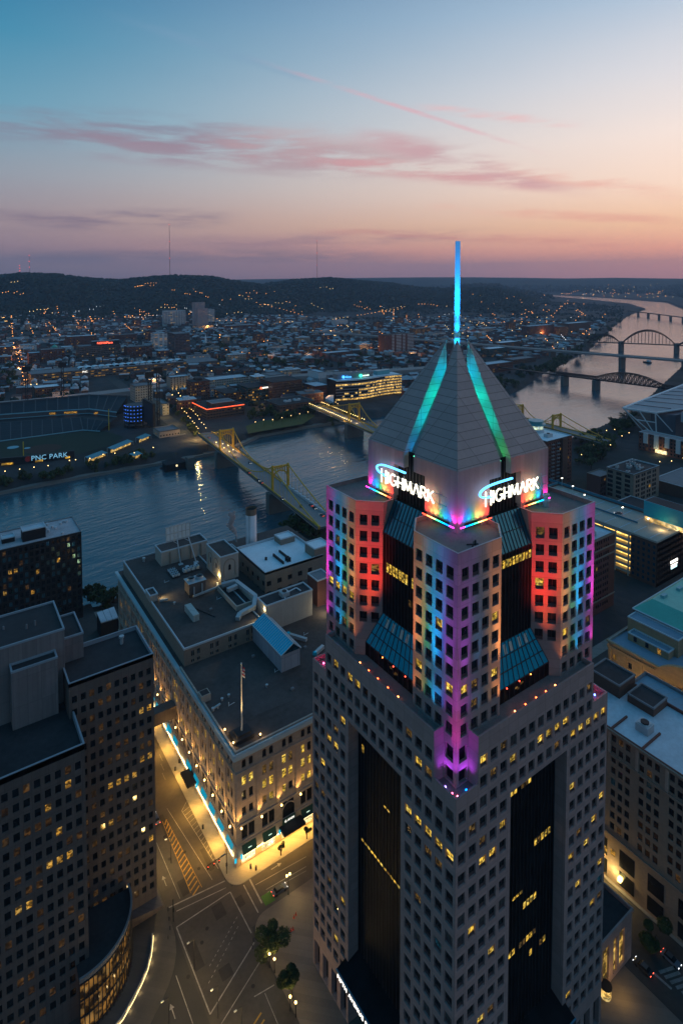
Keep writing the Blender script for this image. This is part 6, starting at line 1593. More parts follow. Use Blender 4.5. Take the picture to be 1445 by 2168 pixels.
# railway truss bridge, highway bridge, arch bridge
M_rust = pmat('black_steel', (.022, .018, .017), .7, .2, .4)
def along(E0, E1):
    E0, E1 = Vector((*E0, 0)), Vector((*E1, 0)); D = (E1-E0).normalized(); S = Vector((D.y, -D.x, 0)); L = (E1-E0).length
    return (lambda s, t, z: E0+D*s+S*t+Vector((0, 0, z))), L
BR, LR = along((868, 640), (908, 370))
rrb = thing('railway_bridge', 'dark steel railway truss bridge with one humped span', 'bridge', BR(0, 0, 0))
rails = MB(); rails.bar(BR(-120, 0, 8.6), BR(LR, 0, 8.6), 7, 1.6); part('deck', rails, [M_rust], rrb)
def topz(s):
    if 98 < s < 196: u = (s-147)/49; return 13+12*(1-u*u)
    return 13.2
for sg in (-3.6, 3.6):
    mb = MB(); n = 36
    for i in range(n):
        a, b_ = 30+i*(LR-30)/n, 30+(i+1)*(LR-30)/n
        mb.bar(BR(a, sg, topz(a)), BR(b_, sg, topz(b_)), 1.3, 1.2); mb.bar(BR(a, sg, 9), BR(b_, sg, topz(b_)), .8, .8); mb.bar(BR(b_, sg, 9), BR(b_, sg, topz(b_)), .7, .7); mb.bar(BR(a, sg, topz(a)), BR(b_, sg, 9), .7, .7)
    part('truss', mb, [M_rust], rrb)
for s in (45, 98, 196, 246):
    mb = MB(); c_ = BR(s, 0, 0); mb.box(c_.x-8, c_.x+8, c_.y-2.6, c_.y+2.6, -12, 8); part('pier', mb, [M_stonep], rrb)
BV, LV = along((1045, 960), (1215, 330))
vb = thing('highway_bridge', 'wide concrete highway bridge with traffic lights crossing behind the railway bridge', 'bridge', BV(0, 0, 0))
mb = MB(); mb.bar(BV(-500, 0, 16.6), BV(LV, 0, 16.6), 22, 2.6); mb.bar(BV(-500, 11, 18.3), BV(LV, 11, 18.3), .5, 1); mb.bar(BV(-500, -11, 18.3), BV(LV, -11, 18.3), .5, 1); part('deck', mb, [pmat('highway_concrete', (.30, .26, .25), .85, .12, .1)], vb)
for s in (-300, -220, -140, -60, 20, 100, 190, 330, 440):
    c_ = BV(s, 0, 0); mb = MB(); mb.box(c_.x-9, c_.x+9, c_.y-2.4, c_.y+2.4, -12, 15.3); part('pier', mb, [M_stonep], vb)
BA, LA = along((1350, 870), (1520, 600))
ab = thing('arch_bridge', 'steel bridge of three arches upstream of the highway bridge', 'bridge', BA(0, 0, 0))
mb = MB(); mb.bar(BA(-60, 0, 11.5), BA(LA, 0, 11.5), 13, 1.6); part('deck', mb, [M_rust], ab)
for s0, s1, hh in ((10, 88, 20), (88, 208, 34), (208, 320, 20)):
    for sg in (-5.5, 5.5):
        mb = MB(); n = 16
        f_ = lambda u: 10+hh*(1-(2*u-1)**2)
        for i in range(n):
            a, b_ = i/n, (i+1)/n; mb.bar(BA(s0+(s1-s0)*a, sg, f_(a)), BA(s0+(s1-s0)*b_, sg, f_(b_)), 2.0, 2.0); mb.bar(BA(s0+(s1-s0)*b_, sg, 11), BA(s0+(s1-s0)*b_, sg, f_(b_)), .5, .5)
            mb.bar(BA(s0+(s1-s0)*a, sg, f_(a)+2.6*min(1, 4*a, 4*(1-a))), BA(s0+(s1-s0)*b_, sg, f_(b_)+2.6*min(1, 4*b_, 4*(1-b_))), .9, .9)
        part('arch', mb, [M_rust], ab)
for s in (10, 88, 208, 320): c_ = BA(s, 0, 0); mb = MB(); mb.box(c_.x-8, c_.x+8, c_.y-3, c_.y+3, -12, 16); part('pier', mb, [M_stonep], ab)
p, q = atz(1330, 658, 10), atz(1445, 672, 10)
fb = thing('far_bridge', 'small far bridge where the river bends away', 'bridge', p)
mb = MB(); mb.bar(p, q, 12, 3); part('deck', mb, [M_rust], fb)
for i in range(6): c_ = p.lerp(q, i/5); mb = MB(); mb.box(c_.x-4, c_.x+4, c_.y-4, c_.y+4, -12, 9); part('pier', mb, [M_stonep], fb)
p = atz(1370, 768, -8); bo = thing('river_boat', 'dark workboat on the pink water between the bridges', 'boat', p)
mb = MB(); mb.prism([(p.x-4, p.y-6), (p.x+3, p.y-7), (p.x+5, p.y+6), (p.x+1, p.y+11), (p.x-3, p.y+7)], -8, -6); part('hull', mb, [M_rust], bo); mb = MB(); mb.box(p.x-2, p.x+3, p.y-5, p.y+2, -6, -2.5); part('cabin', mb, [M_trim], bo)

# ================================================================== NORTH SHORE BUILDINGS
M_teal = pmat('teal_glass', (.06, .13, .13), .15, .15, .3, metal=.5); M_pale = pmat('pale_render', (.60, .60, .62), .8, .1, .2); M_pinkst = pmat('pink_stone', (.46, .36, .37), .8, .1, .2)
LBL = {}
def nb(name, label, base, top, right, left=None, depth=30, wall=None, roof=None, win=(1.6, 1.7, 2.8, 3.4), lit=(.82, .08, .08, .02), par=.8, group=None, cat='building', cop=None, indiv=False, z0=1.5):
    C_ = atz(*base, 0); d = ray(*top); z = HC+d.z*math.hypot(C_.x, C_.y)/math.hypot(d.x, d.y)
    x1 = aty(*right, C_.y).x; y1 = atx(*left, C_.x).y if left else C_.y+depth
    if y1-C_.y > 140 or y1-C_.y < 4: y1 = C_.y+depth
    w, h, p_, fp = win
    Lw = (grid(y1-C_.y, w, p_), rows_fit(z0, z, h, fp)); Rw = (grid(x1-C_.x, w, p_), rows_fit(z0, z, h, fp))
    r = bldg(name, label, cat, C_.x, x1, C_.y, y1, 0, z, wall or M_brown, roof or M_greyroof, Lw, Rw, par, cop or M_greyroof, lit, indiv=indiv, group=group, mull=0, key='nb')
    return r, (C_.x, x1, C_.y, y1, z)
h1, hb = nb('hotel', 'cream hotel washed with vertical beams of yellow light beyond the ballpark street', (361.6, 829.7), (361.6, 799), (402.5, 796), (352.7, 794), 24, M_cream, M_paleroof, (1.5, 1.8, 4.0, 3.0), (.9, .05, .05, 0))
for k in range(5):
    x = hb[0]+3+k*(hb[1]-hb[0]-6)/4; lamp('hotel_light', 'SPOT', (x, hb[2]-1.0, .8), 5*KW, (1, .66, .18), (x, hb[2], hb[4]*.8), math.radians(50), .3)
lamp('hotel_light', 'SPOT', (hb[0]-1, hb[3]-4, .8), 4*KW, (.1, .3, 1), (hb[0], hb[3]-4, 14), math.radians(50), .3)
nb('office_block', 'long pale-roofed office behind the floodlit hotel', (421, 832), (421, 808), (527, 799.6), (404.6, 796.5), 30, M_beige, M_paleroof)
nb('office_block', 'low office with dark roof and lit corner windows in the riverside group', (477, 850), (477, 832.8), (512, 827), (445, 817), 40, M_brown, M_blkroof, (3.0, 1.5, 3.6, 3.6), (.55, .28, .17, 0))
gq, gb_ = nb('glass_office', 'green glass office with a small red and white lit sign', (525, 852), (525, 821), (575, 818), None, 36, M_teal, M_blkroof, (2.6, 2.0, 3.0, 3.6), (.55, .16, .2, .09))
mb = MB(); mb.ball((gb_[1]-17, gb_[2]-.5, gb_[4]-2.6), 1.5, 0, 8, 5); part('sign_emblem', mb, [emat('sign_red', (1, .12, .06), 3)], gq)
mb = MB(); mb.box(gb_[1]-15, gb_[1]-6, gb_[2]-.5, gb_[2]-.2, gb_[4]-3.4, gb_[4]-1.7); part('lit_sign', mb, [emat('sign_dimwhite', (1, .95, .85), 1.6)], gq)
rq, rb2 = nb('office_block', 'low brown office edged by a red neon line near the bridge head', (438, 889), (435.6, 867), (517, 857), (405, 846), 50, M_brown, M_blkroof, (3.2, 1.2, 3.5, 3.5), (.85, .08, .07, 0))
mb = MB(); mb.bar((rb2[0]-.3, rb2[2]-.3, rb2[4]), (rb2[1], rb2[2]-.3, rb2[4]), .5, .7); mb.bar((rb2[0]-.3, rb2[2]-.3, rb2[4]), (rb2[0]-.3, rb2[3], rb2[4]), .5, .7); part('neon_line', mb, [emat('neon_red', (1, .10, .03), 2.2)], rq)
pent('penthouse', 'dark penthouse on the red-edged brown office', rb2[0]+12, rb2[0]+42, rb2[2]+12, rb2[2]+30, rb2[4]-.8, rb2[4]+4, M_brown, M_greyroof, parent=rq)
nb('office_block', 'dark brown stepped office block right of the green glass office', (578, 850), (578, 809.6), (639, 811), None, 40, M_brown, M_blkroof, (2.0, 1.2, 3.0, 3.5), (.93, .03, .04, 0))
fq, fb_ = nb('office_block', 'low dark pavilion with white roof monitors on the river lawn', (592, 881), (592, 858), (666.6, 851), None, 40, M_brown, M_blkroof, (3, 1.2, 4, 4), (.95, .02, .03, 0))
for k in range(2): hvac(fb_[0]+16+k*14, fb_[2]+14, fb_[4]-.8, 9, 5, 2.2, ('left', 'right')[k]+'-hand white roof monitor on the low dark pavilion', None, M_trim)
nb('office_block', 'brown brick office with three lit rows beside the curved glass office', (666.6, 838.7), (666.6, 818), (698, 815), (640, 806), 40, M_red, M_paleroof, (1.8, 1.5, 2.8, 3.4), (.75, .12, .13, 0))
nb('stair_tower', 'tall narrow block with white fins behind the brown brick office', (674, 815), (674, 788), (690, 787), (651, 778), 22, M_pale, M_paleroof, (1.6, 9, 3.6, 12), (1, 0, 0, 0))
nb('warehouse', 'plain pale warehouse beside the expressway', (572, 822), (572, 795), (604, 793), None, 30, M_pale, M_greyroof, (1.5, 1.4, 6, 6), (1, 0, 0, 0))
# curved glass office
cu = thing('curved_office', 'wavy glass office with bands of yellow light and a white roof by the second bridge', 'building', atz(709, 850, 0))
E0, E1 = atz(712, 851, 0), atz(851, 834, 0); d = (E1-E0); Lc = d.length; d.normalize(); nn = Vector((d.y, -d.x, 0))
zt = 29.5
def cpt(s, z, o=0.): 
    u = s/Lc; return E0+d*s+nn*(4.2*math.sin(u*2*pi-.5)+3.0*u*0-o)+Vector((0, 0, z))
NSg = 36
for fl in range(7):
    z0, z1 = 1.2+fl*4.1, 3.5+fl*4.1; gl, sp2 = MB(), MB(); dk_ = MB()
    for i in range(NSg):
        a, b_ = Lc*i/NSg, Lc*(i+1)/NSg
        on = (fl in (0, 5) or (fl in (1, 3) and i > 10) or (fl in (2, 4) and i > 15 and rng.random() < .9) or rng.random() < .12) and fl != 6 or (fl == 6 and i > 26)
        (gl if on else dk_).quad(cpt(a, z0), cpt(b_, z0), cpt(b_, z1), cpt(a, z1))
        sp2.quad(cpt(a, z1, -.3), cpt(b_, z1, -.3), cpt(b_, z1+1.8, -.3), cpt(a, z1+1.8, -.3)); sp2.quad(cpt(a, z1, 0), cpt(b_, z1, 0), cpt(b_, z1, -.3), cpt(a, z1, -.3))
    if gl.v: part('lit_band', gl, [lit_glass('office_band', (1, .58, .14), .85, .2, .5)], cu)
    if dk_.v: part('glass_band', dk_, [M_curtain], cu)
    part('spandrel_band', sp2, [pmat('alu_band', (.20, .19, .20), .5, .1)], cu)
mb = MB()
top = [cpt(Lc*i/NSg, zt, -1.2) for i in range(NSg+1)]; bk = [cpt(Lc*i/NSg, zt, 26) for i in range(NSg+1)]
for i in range(NSg): mb.quad(top[i], top[i+1], bk[i+1], bk[i]); mb.quad(top[i]-Vector((0, 0, 1)), top[i+1]-Vector((0, 0, 1)), top[i+1], top[i])
part('roof', mb, [M_white], cu)
mb = MB(); mb.quad(cpt(0, 0), cpt(0, 0, 26), cpt(0, zt, 26), cpt(0, zt)); mb.quad(cpt(Lc, 0, 26), cpt(Lc, 0), cpt(Lc, zt), cpt(Lc, zt, 26)); mb.quad(cpt(Lc, 0, 26), cpt(0, 0, 26), cpt(0, zt, 26), cpt(Lc, zt, 26)); part('end_wall', mb, [M_curtain], cu)
mb = MB(); P4 = [cpt(6, 0, 8), cpt(66, 0, 8), cpt(66, 0, 20), cpt(6, 0, 20)]; mb.prism([(p.x, p.y) for p in P4], zt, zt+7); part('plant_room', mb, [M_greyroof], cu)
mb = MB(); P4 = [cpt(76, 0, 10), cpt(100, 0, 10), cpt(100, 0, 20), cpt(76, 0, 20)]; mb.prism([(p.x, p.y) for p in P4], zt, zt+6); part('plant_room', mb, [pmat('teal_metal', (.12, .38, .42))], cu)
ry = math.atan2(d.y, d.x)
text_obj('lettering', 'Alcoa', 4.2, emat('sign_bluew', (.05, .35, 1), 3.2), cu, cpt(18, zt+1.8, 7.7), (pi/2, 0, ry), .1); text_obj('lettering', 'arconic', 3.6, emat('sign_whitew', (.7, 1, .8), 2.6), cu, cpt(46, zt+2.2, 7.7), (pi/2, 0, ry), .1)
mb = MB(); c_ = cpt(15, zt+3.4, 7.6); mb.ball(c_, 2.0, 0, 8, 4); part('logo', mb, [MATS['sign_bluew']], cu); mb = MB(); mb.ball(cpt(42, zt+3.6, 7.6), 2.4, 0, 8, 4); part('logo', mb, [emat('sign_greenw', (.05, .9, .6), 2)], cu)
mb = MB(); P4 = [atz(*q, 10) for q in ((688, 842), (706, 852), (706, 836), (697, 836))]; mb.prism([(p.x, p.y) for p in P4], 6, 10); part('entrance_roof', mb, [M_trim], cu)
# beyond the expressway
lw, lb_ = nb('market_hall', 'long dark hall with strips of yellow light and a grey roof', (66, 811), (64, 793), (395, 768), None, 46, M_dkpanel, M_greyroof, (5.0, 1.3, 6.0, 4.4), (.25, .45, .3, 0), .5)
for i in range(15):
    f_ = i/14; c_ = atz(166+206*f_, 774-15*f_, lb_[4]+1); r = 6.0; mb = MB(); n = 8
    pts = [(c_.x+r*math.cos(pi*k/n), lb_[4]+2.6*math.sin(pi*k/n)) for k in range(n+1)]
    y0, y1 = lb_[2]+16, lb_[2]+34
    for p, q in zip(pts[:-1], pts[1:]): mb.quad((p[0], y0, p[1]), (q[0], y0, q[1]), (q[0], y1, q[1]), (p[0], y1, p[1]))
    mb.add([(x, y0, z) for x, z in pts], (tuple(range(n+1)),), 1)
    part('arched_skylight', mb, [M_white, M_curtain], lw)
for i in range(16): f_ = rng.random(); c_ = atz(166+206*f_, 780-15*f_, lb_[4]); hvac(c_.x, lb_[2]+5+rng.random()*6, lb_[4]-.5, 4+rng.random()*5, 4, 2.5, 'pale machine in the row in front of the arched skylights', 'machines by the arched skylights', M_paleroof)
text_obj('lettering', 'PNC', 4.2, emat('sign_dimwhite', (1, .95, .85), 1.6), lw, (lb_[0]+(lb_[1]-lb_[0])*.30, lb_[2]-.5, lb_[4]-4.5), (pi/2, 0, 0), .1)
nb('market_hall', 'pale flat-roofed hall with one bright glazed front past the arched skylights', (395, 778), (393, 769), (466, 761.5), None, 60, M_dkpanel, M_greyroof, (5, 2.5, 6, 5), (.2, .6, .2, 0), .3)
nb('office_tower', 'dark banded office tower with a rooftop box beyond the market hall', (371, 754), (371, 707), (402, 706), (354.7, 703), 40, pmat('purple_stone', (.12, .09, .10), .7, .1), M_greyroof, (7.5, 1.2, 8.0, 3.4), (.88, .05, .07, 0))
p = atz(372, 707, 0)
nb('office_block', 'bluish-white banded office left of the dark office tower', (327.7, 738), (327.7, 706), (354, 704), None, 30, M_pale, M_paleroof, (7, 1.4, 7.6, 3.6), (.5, .28, .22, 0))
nb('hospital', 'broad white hospital slab with ribbon windows on the hill foot', (349.5, 690), (349.5, 658), (393, 656), None, 30, M_pale, M_paleroof, (8, 1.8, 8.6, 4.2), (.7, .1, .2, 0))
nb('hospital', 'second white hospital slab right of the stepped tower', (430, 684), (430, 655), (454, 654), None, 30, M_pale, M_paleroof, (8, 1.8, 8.6, 4.2), (.7, .1, .2, 0))
nb('hospital_tower', 'tall stepped pinkish hospital tower between the white slabs', (412.8, 692), (412.8, 640), (433.6, 640), None, 26, M_pinkst, M_pinkst, (1.6, 2.2, 4, 4), (.9, .05, .05, 0)); nb('hospital_tower', 'lower shoulder in front of the stepped hospital tower', (419, 694), (419, 653), (440, 653), None, 10, M_pinkst, M_pinkst, (1.6, 2.2, 4, 4), (.9, .05, .05, 0)); nb('hospital_annex', 'low lit hospital base with yellow ground floor', (409, 699), (409, 690), (452, 688), None, 10, M_cream, M_greyroof, (4, 2, 6, 4), (.4, .4, .2, 0))
nq, nv = nb('office_block', 'brown office with a red lit name on its roof box', (169, 765), (169, 734), (256, 730), None, 36, M_dkpanel, M_greyroof, (2.6, 1.7, 3.4, 4.0), (.86, .08, .06, 0))
pent('sign_box', 'black roof box carrying a red lit name', nv[0]+26, nv[0]+82, nv[2]+6, nv[2]+16, nv[4]-.8, nv[4]+9, M_black, M_paleroof, parent=nq)
text_obj('lettering', 'NOVAPlace', 6.4, MATS['sign_red'], nq, (nv[0]+36, nv[2]+5.6, nv[4]+2.2), (pi/2, 0, 0), .2)
for i, (bx0, tx, rx, lab, wl_, wn) in enumerate((((89, 769), (89, 741), (139, 738), 'brick flats with many blue-white windows left of the red-named office', M_red, (.55, .05, .05, .35)), ((62, 770), (62, 748), (88, 745), 'brown flats at the end of the orange-lit street', M_red, (.7, .05, .05, .2)),
    ((143, 737), (143, 713), (205, 711), 'long brick flats behind the red-named office', M_red, (.8, .04, .06, .1)), ((232, 727), (232, 710), (290, 706), 'twin brick flats with pale coping behind the arched skylights', M_red, (.8, .04, .06, .1)), ((43.6, 744), (43.6, 731), (78, 730), 'white school block beside the orange-lit street', M_pale, (.8, .04, .06, .1)),
    ((131, 744), (131, 735), (156, 734), 'white hall with bluish roof among the brick flats', M_pale, (.9, .02, .02, .06)), ((270, 760), (270, 735), (322, 731), 'brick flats with paired windows left of the dark office tower', M_red, (.6, .05, .1, .25)), ((0, 758), (0, 735), (26, 732), 'brick block at the left edge of the orange-lit street', M_red, (.75, .12, .1, .03)),
    ((709, 692), (709, 678), (736, 677), 'pale school with two bright stair windows on the slope foot', M_pale, (.7, .1, .1, .1)), ((878, 711), (878, 696), (911, 694.5), 'lit office with white frame right of the brick high-rise', M_brown, (.3, .45, .25, 0)), ((1119, 716), (1119, 691), (1172, 690), 'big brick warehouse by the river bend', M_red, (.9, .04, .06, 0)), ((1202, 702), (1202, 685), (1249, 684), 'dark warehouse near the river bend', M_brown, (.9, .05, .05, 0)),
    ((1180, 712), (1180, 692), (1201, 691), 'brick mill with lit rows near the river bend', M_red, (.55, .3, .15, 0)), ((1024, 792), (1024, 773), (1085, 772), 'brick riverside block with pale roof boxes near the highway bridge', M_red, (.9, .05, .05, 0)), ((1036, 757), (1036, 739), (1073, 741), 'teal-roofed hall near the highway bridge', M_teal, (.8, .1, .1, 0)), ((1085, 772), (1085, 762), (1134, 770), 'long low hall with white roof near the highway bridge', M_brown, (.9, .05, .05, 0)),
    ((690, 758), (690, 748), (745, 745), 'brick works with white letters roof among the houses', M_red, (.85, .1, .05, 0)), ((1060, 742), (1060, 726), (1100, 725), 'brown factory block behind the highway bridge', M_brown, (.85, .1, .05, 0)), ((287, 852), (287, 818), (323, 812), 'tall cream block beside the scoreboard', M_beige, (.92, .04, .04, 0)), ((24, 818), (8, 806), (44, 804), 'low pale depot left of the orange-lit street', M_pale, (.6, .2, .2, 0)),
    ((75, 842), (75, 822), (128, 816), 'grey works with steam beside the expressway', M_brown, (.8, .1, .1, 0)), ((505, 696), (505, 686), (523, 685), 'lit low hospital annex right of the white slab', M_cream, (.5, .3, .2, 0)), ((478, 700), (478, 690), (545, 688), 'pinkish brick annex beside the hospital', M_red, (.85, .08, .07, 0)))):
    roofm = [M_greyroof, M_paleroof, M_white][i % 3]
    nb('city_block', lab, bx0, tx, rx, None, 26, wl_, roofm, (1.6, 1.7, 3.0, 3.6), wn)
qd = atz(116, 737, 24); mb = MB(); mb.ball((qd.x, qd.y, 24), 6.5, 0, 10, 6, 1.1); mb.cyl(qd.x, qd.y, 30, 36, .5, 6); mb.cyl(qd.x, qd.y, 10, 24, 6.4, 10); solid('copper_dome', mb, [M_copper], 'small green copper dome among the brick flats', 'dome', (qd.x, qd.y, 10))
# brick high-rise with white balcony stacks
tq, tv = nb('apartment_tower', 'dark red brick high-rise with white balcony stacks on the hill foot', (815, 749), (815, 710), (875.6, 704), None, 26, M_red, M_brown, (1.2, 1.4, 9, 3.2), (.95, .03, .02, 0))
nfl = int(tv[4]/3.4)
for c_i, (f0, f1) in enumerate(((.22, .30), (.37, .54), (.60, .68), (.76, .98))):
    mb = MB()
    for k in range(nfl): xx0, xx1 = tv[0]+(tv[1]-tv[0])*f0, tv[0]+(tv[1]-tv[0])*f1; mb.box(xx0, xx1, tv[2]-1.2, tv[2]-.05, 3+k*3.4, 4.3+k*3.4)
    part('balcony_stack', mb, [M_trim], tq)['kind'] = 'stuff'
# church with steeple
p = atz(431, 733, 0); ch_ = thing('church', 'small white-steepled church among dark trees', 'church', p)
mb = MB(); mb.box(p.x, p.x+12, p.y, p.y+22, 0, 9); part('nave', mb, [M_cream], ch_); mb = MB(); mb.add([(p.x, p.y, 9), (p.x+12, p.y, 9), (p.x+6, p.y, 14), (p.x, p.y+22, 9), (p.x+12, p.y+22, 9), (p.x+6, p.y+22, 14)], ((0, 1, 2), (3, 5, 4), (0, 2, 5, 3), (1, 4, 5, 2))); part('roof', mb, [M_paleroof], ch_)
mb = MB(); mb.box(p.x+4, p.x+8, p.y-1, p.y+3, 0, 17); mb.cyl(p.x+6, p.y+1, 17, 32, 2.4, 6, 0, r2=.1); part('steeple', mb, [M_white], ch_)
p = atz(434, 747, 0); mb = MB(); mb.box(p.x-5, p.x+5, p.y, p.y+14, 0, 8); mb.add([(p.x-6, p.y-.2, 8), (p.x+6, p.y-.2, 8), (p.x, p.y-.2, 13), (p.x-6, p.y+14, 8), (p.x+6, p.y+14, 8), (p.x, p.y+14, 13)], ((0, 1, 2), (3, 5, 4), (0, 2, 5, 3), (1, 4, 5, 2)), 1); mb.box(p.x-3, p.x+3, p.y-.4, p.y-.05, 1, 7, 2); solid('gabled_house', mb, [M_cream, M_greyroof, M_warm], 'little gabled house lit yellow below the white steeple', 'house', p)

# ================================================================== BALLPARK
M_seat = pmat('dark_seats', (.014, .024, .034), .7, .2, .3, joint=(40, .8, .6, .12)); M_conc2 = pmat('stand_concrete', (.085, .09, .098), .8, .15, .2)
park = thing('ballpark', 'dark open baseball stadium with stepped stands around a green field', 'stadium', atz(120, 920, 0))
def loft(lo_, hi_, m, name, mats=None):
    mb = MB(); n = len(lo_)
    for i in range(n-1): mb.quad(lo_[i], lo_[i+1], hi_[i+1], hi_[i])
    return part(name, mb, [m], park)
lower_in = [atz(*q, 1.0) for q in ((-120, 950), (0, 934), (90, 922), (176, 910.5), (212, 913))]
lower_out = [atz(*q, 7.5) for q in ((-120, 905), (0, 896), (90, 889), (170, 884), (236, 893))]
up_in = [atz(*q, 12.5) for q in ((-120, 888), (0, 879), (100, 872), (189, 867), (247, 874))]
up_out = [atz(*q, 21) for q in ((-120, 864), (0, 854.5), (100, 845), (189, 837), (270, 839.5))]
loft(lower_in, lower_out, M_seat, 'lower_stand'); loft(up_in, up_out, M_seat, 'upper_stand')
loft([p-Vector((0, 0, 5)) for p in up_in], up_in, M_conc2, 'suite_front'); loft(lower_out, [p-Vector((0, 0, 5)) for p in up_in], M_black, 'concourse')
loft(up_out, [Vector((p.x, p.y, 0)) for p in up_out], M_conc2, 'rear_wall')
def bars(ps, qs, per, name, w, m, f0=0., f1=1.):
    mb = MB()
    for a in range(len(ps)-1):
        for k in range(per):
            f_ = k/per; p = ps[a].lerp(ps[a+1], f_); q = qs[a].lerp(qs[a+1], f_); mb.bar(p.lerp(q, f0)+Vector((0, 0, .4)), p.lerp(q, f1)+Vector((0, 0, .4)), w, .3)
    o = part(name, mb, [m], park); o['kind'] = 'stuff'
bars(up_in, up_out, 4, 'aisle', 1.1, M_conc2); bars(lower_in, lower_out, 4, 'aisle', 1.0, M_conc2)
def rail(ps, m, w, h, name, dz=0):
    mb = MB()
    for p, q in zip(ps[:-1], ps[1:]): mb.bar(p+Vector((0, 0, dz)), q+Vector((0, 0, dz)), w, h)
    return part(name, mb, [m], park)
M_railb = pmat('pale_blue_rail', (.20, .42, .50), .6, .1)
rail(up_in, M_railb, 1.0, 1.1, 'balcony_rail', .6); rail([p-Vector((0, 0, 4.6)) for p in up_in], M_railb, .8, .8, 'balcony_rail'); rail(up_out, M_conc2, 1.6, 1.4, 'stand_rim', .6); rail(lower_in, M_railb, .6, 1.0, 'field_wall')
mb = MB()
for f_ in (.05, .4, .55): p = up_in[2].lerp(up_in[3], f_)-Vector((0, 0, 3.6)); q = up_in[2].lerp(up_in[3], f_+.16)-Vector((0, 0, 3.6)); n_ = Vector((0, -.4, 0)); mb.quad(p+n_, q+n_, q+n_+Vector((0, 0, 2.4)), p+n_+Vector((0, 0, 2.4)))
p = up_in[3].lerp(up_in[4], .3)-Vector((0, 0, 4)); mb.box(p.x-4, p.x+4, p.y-.8, p.y-.4, p.z, p.z+2.2); part('lit_suite', mb, [M_warm], park)
fld = [atz(*q, .15) for q in ((-120, 953), (0, 937), (90, 925), (176, 913.5), (220, 912), (262, 925), (240, 940), (158, 964), (60, 980), (-120, 1000))]
mb = MB(); mb.add([(p.x, p.y, .15) for p in fld], (tuple(range(len(fld)-1, -1, -1)),)); part('field', mb, [pmat('field_grass', (.020, .035, .020), .9, .2, .05)], park)
mb = MB(); p = atz(92, 950, .2); mb.cyl(p.x, p.y, .16, .2, 17, 20); part('infield_dirt', mb, [pmat('infield', (.06, .032, .022), .9, .15)], park)
for q in ((28, 947), (58, 948.5)): mb = MB(); p = atz(*q, .3); mb.cyl(p.x, p.y, .2, .34, 5.5 if q[0] < 50 else 3, 14); part('mound_cover', mb, [M_railb], park)
for q0, q1_ in (((50.7, 978), (50.7, 935)), ((231, 911), (231, 866))):
    p = atz(*q0, 0); d = ray(*q1_); z = HC+d.z*math.hypot(p.x, p.y)/math.hypot(d.x, d.y); mb = MB(); mb.bar(p, (p.x, p.y, z), .8, .8); part('foul_pole', mb, [pmat('foul_yellow', (.55, .40, .05), .5)], park)
ow = [atz(*q, 0) for q in ((-40, 990), (56, 982), (118, 975), (158, 969))]
bd = thing('outfield_board', 'long dark outfield wall with the glowing blue name and yellow recesses', 'sign wall', ow[1])
for k in range(3): mb = MB(); p, q = ow[k], ow[k+1]; mb.add([p, q, q+Vector((0, 3, 0)), p+Vector((0, 3, 0)), p+Vector((0, 0, 7)), q+Vector((0, 0, 7)), q+Vector((0, 3, 7)), p+Vector((0, 3, 7))], ((0, 1, 5, 4), (4, 5, 6, 7), (3, 7, 6, 2))); part('wall_panel', mb, [M_black], bd)
for k, f_ in ((0, .45), (1, .3), (2, .5)): p = ow[k].lerp(ow[k+1], f_)+Vector((0, -.3, 0)); q = ow[k].lerp(ow[k+1], f_+.26)+Vector((0, -.3, 0)); mb = MB(); mb.quad(p+Vector((0, 0, .6)), q+Vector((0, 0, .6)), q+Vector((0, 0, 2.4)), p+Vector((0, 0, 2.4))); part('lit_recess', mb, [lit_glass('gold_recess', (1, .52, .05), .55, .3, .4)], bd)
pd = (ow[2]-ow[1]); text_obj('lettering', 'PNC PARK', 6.4, emat('sign_parkblue', (.22, .55, .8), .6), bd, ow[1].lerp(ow[2], .16)+Vector((0, -.6, 2.6)), (pi/2, 0, math.atan2(pd.y, pd.x)), .1, space=1.05)
mb = MB(); c_ = ow[1].lerp(ow[2], .06)+Vector((0, -.6, 4.6)); mb.cyl(0, 0, 0, .3, 2.6, 14); mb.v = [(c_.x+x, c_.y-z, c_.z+y) for x, y, z in mb.v]; part('round_emblem', mb, [pmat('emblem_red', (.35, .03, .03), .6)], bd)
p = atz(289, 902, 0); ro = thing('ballpark_rotunda', 'round open ballpark rotunda studded with blue lights', 'rotunda', p)
for k in range(6):
    mb = MB(); mb.cyl(p.x, p.y, 3+k*4.2, 4.4+k*4.2, 13, 20, 0); part('floor_ring', mb, [M_conc2], ro)
mb = MB()
for k in range(10): a = 2*pi*k/10; mb.bar((p.x+13*math.cos(a), p.y+13*math.sin(a), 0), (p.x+13*math.cos(a), p.y+13*math.sin(a), 24.6), .9)
mb.cyl(p.x, p.y, 0, 24, 9, 12); part('column', mb, [M_black], ro)['kind'] = 'stuff'
mb = MB()
for k in range(1, 6):
    for j in range(12):
        a = pi+pi*j/11; mb.ball((p.x+13.3*math.cos(a), p.y+13.3*math.sin(a), 4.7+k*4.2), .5, 0, 5, 3)
part('blue_lamp', mb, [emat('blue_dot', (.05, .20, 1), 1.5)], ro)['kind'] = 'stuff'
lamp('rotunda_light', 'POINT', (p.x-16, p.y-16, 16), .5*KW, (.1, .25, 1), size=1)
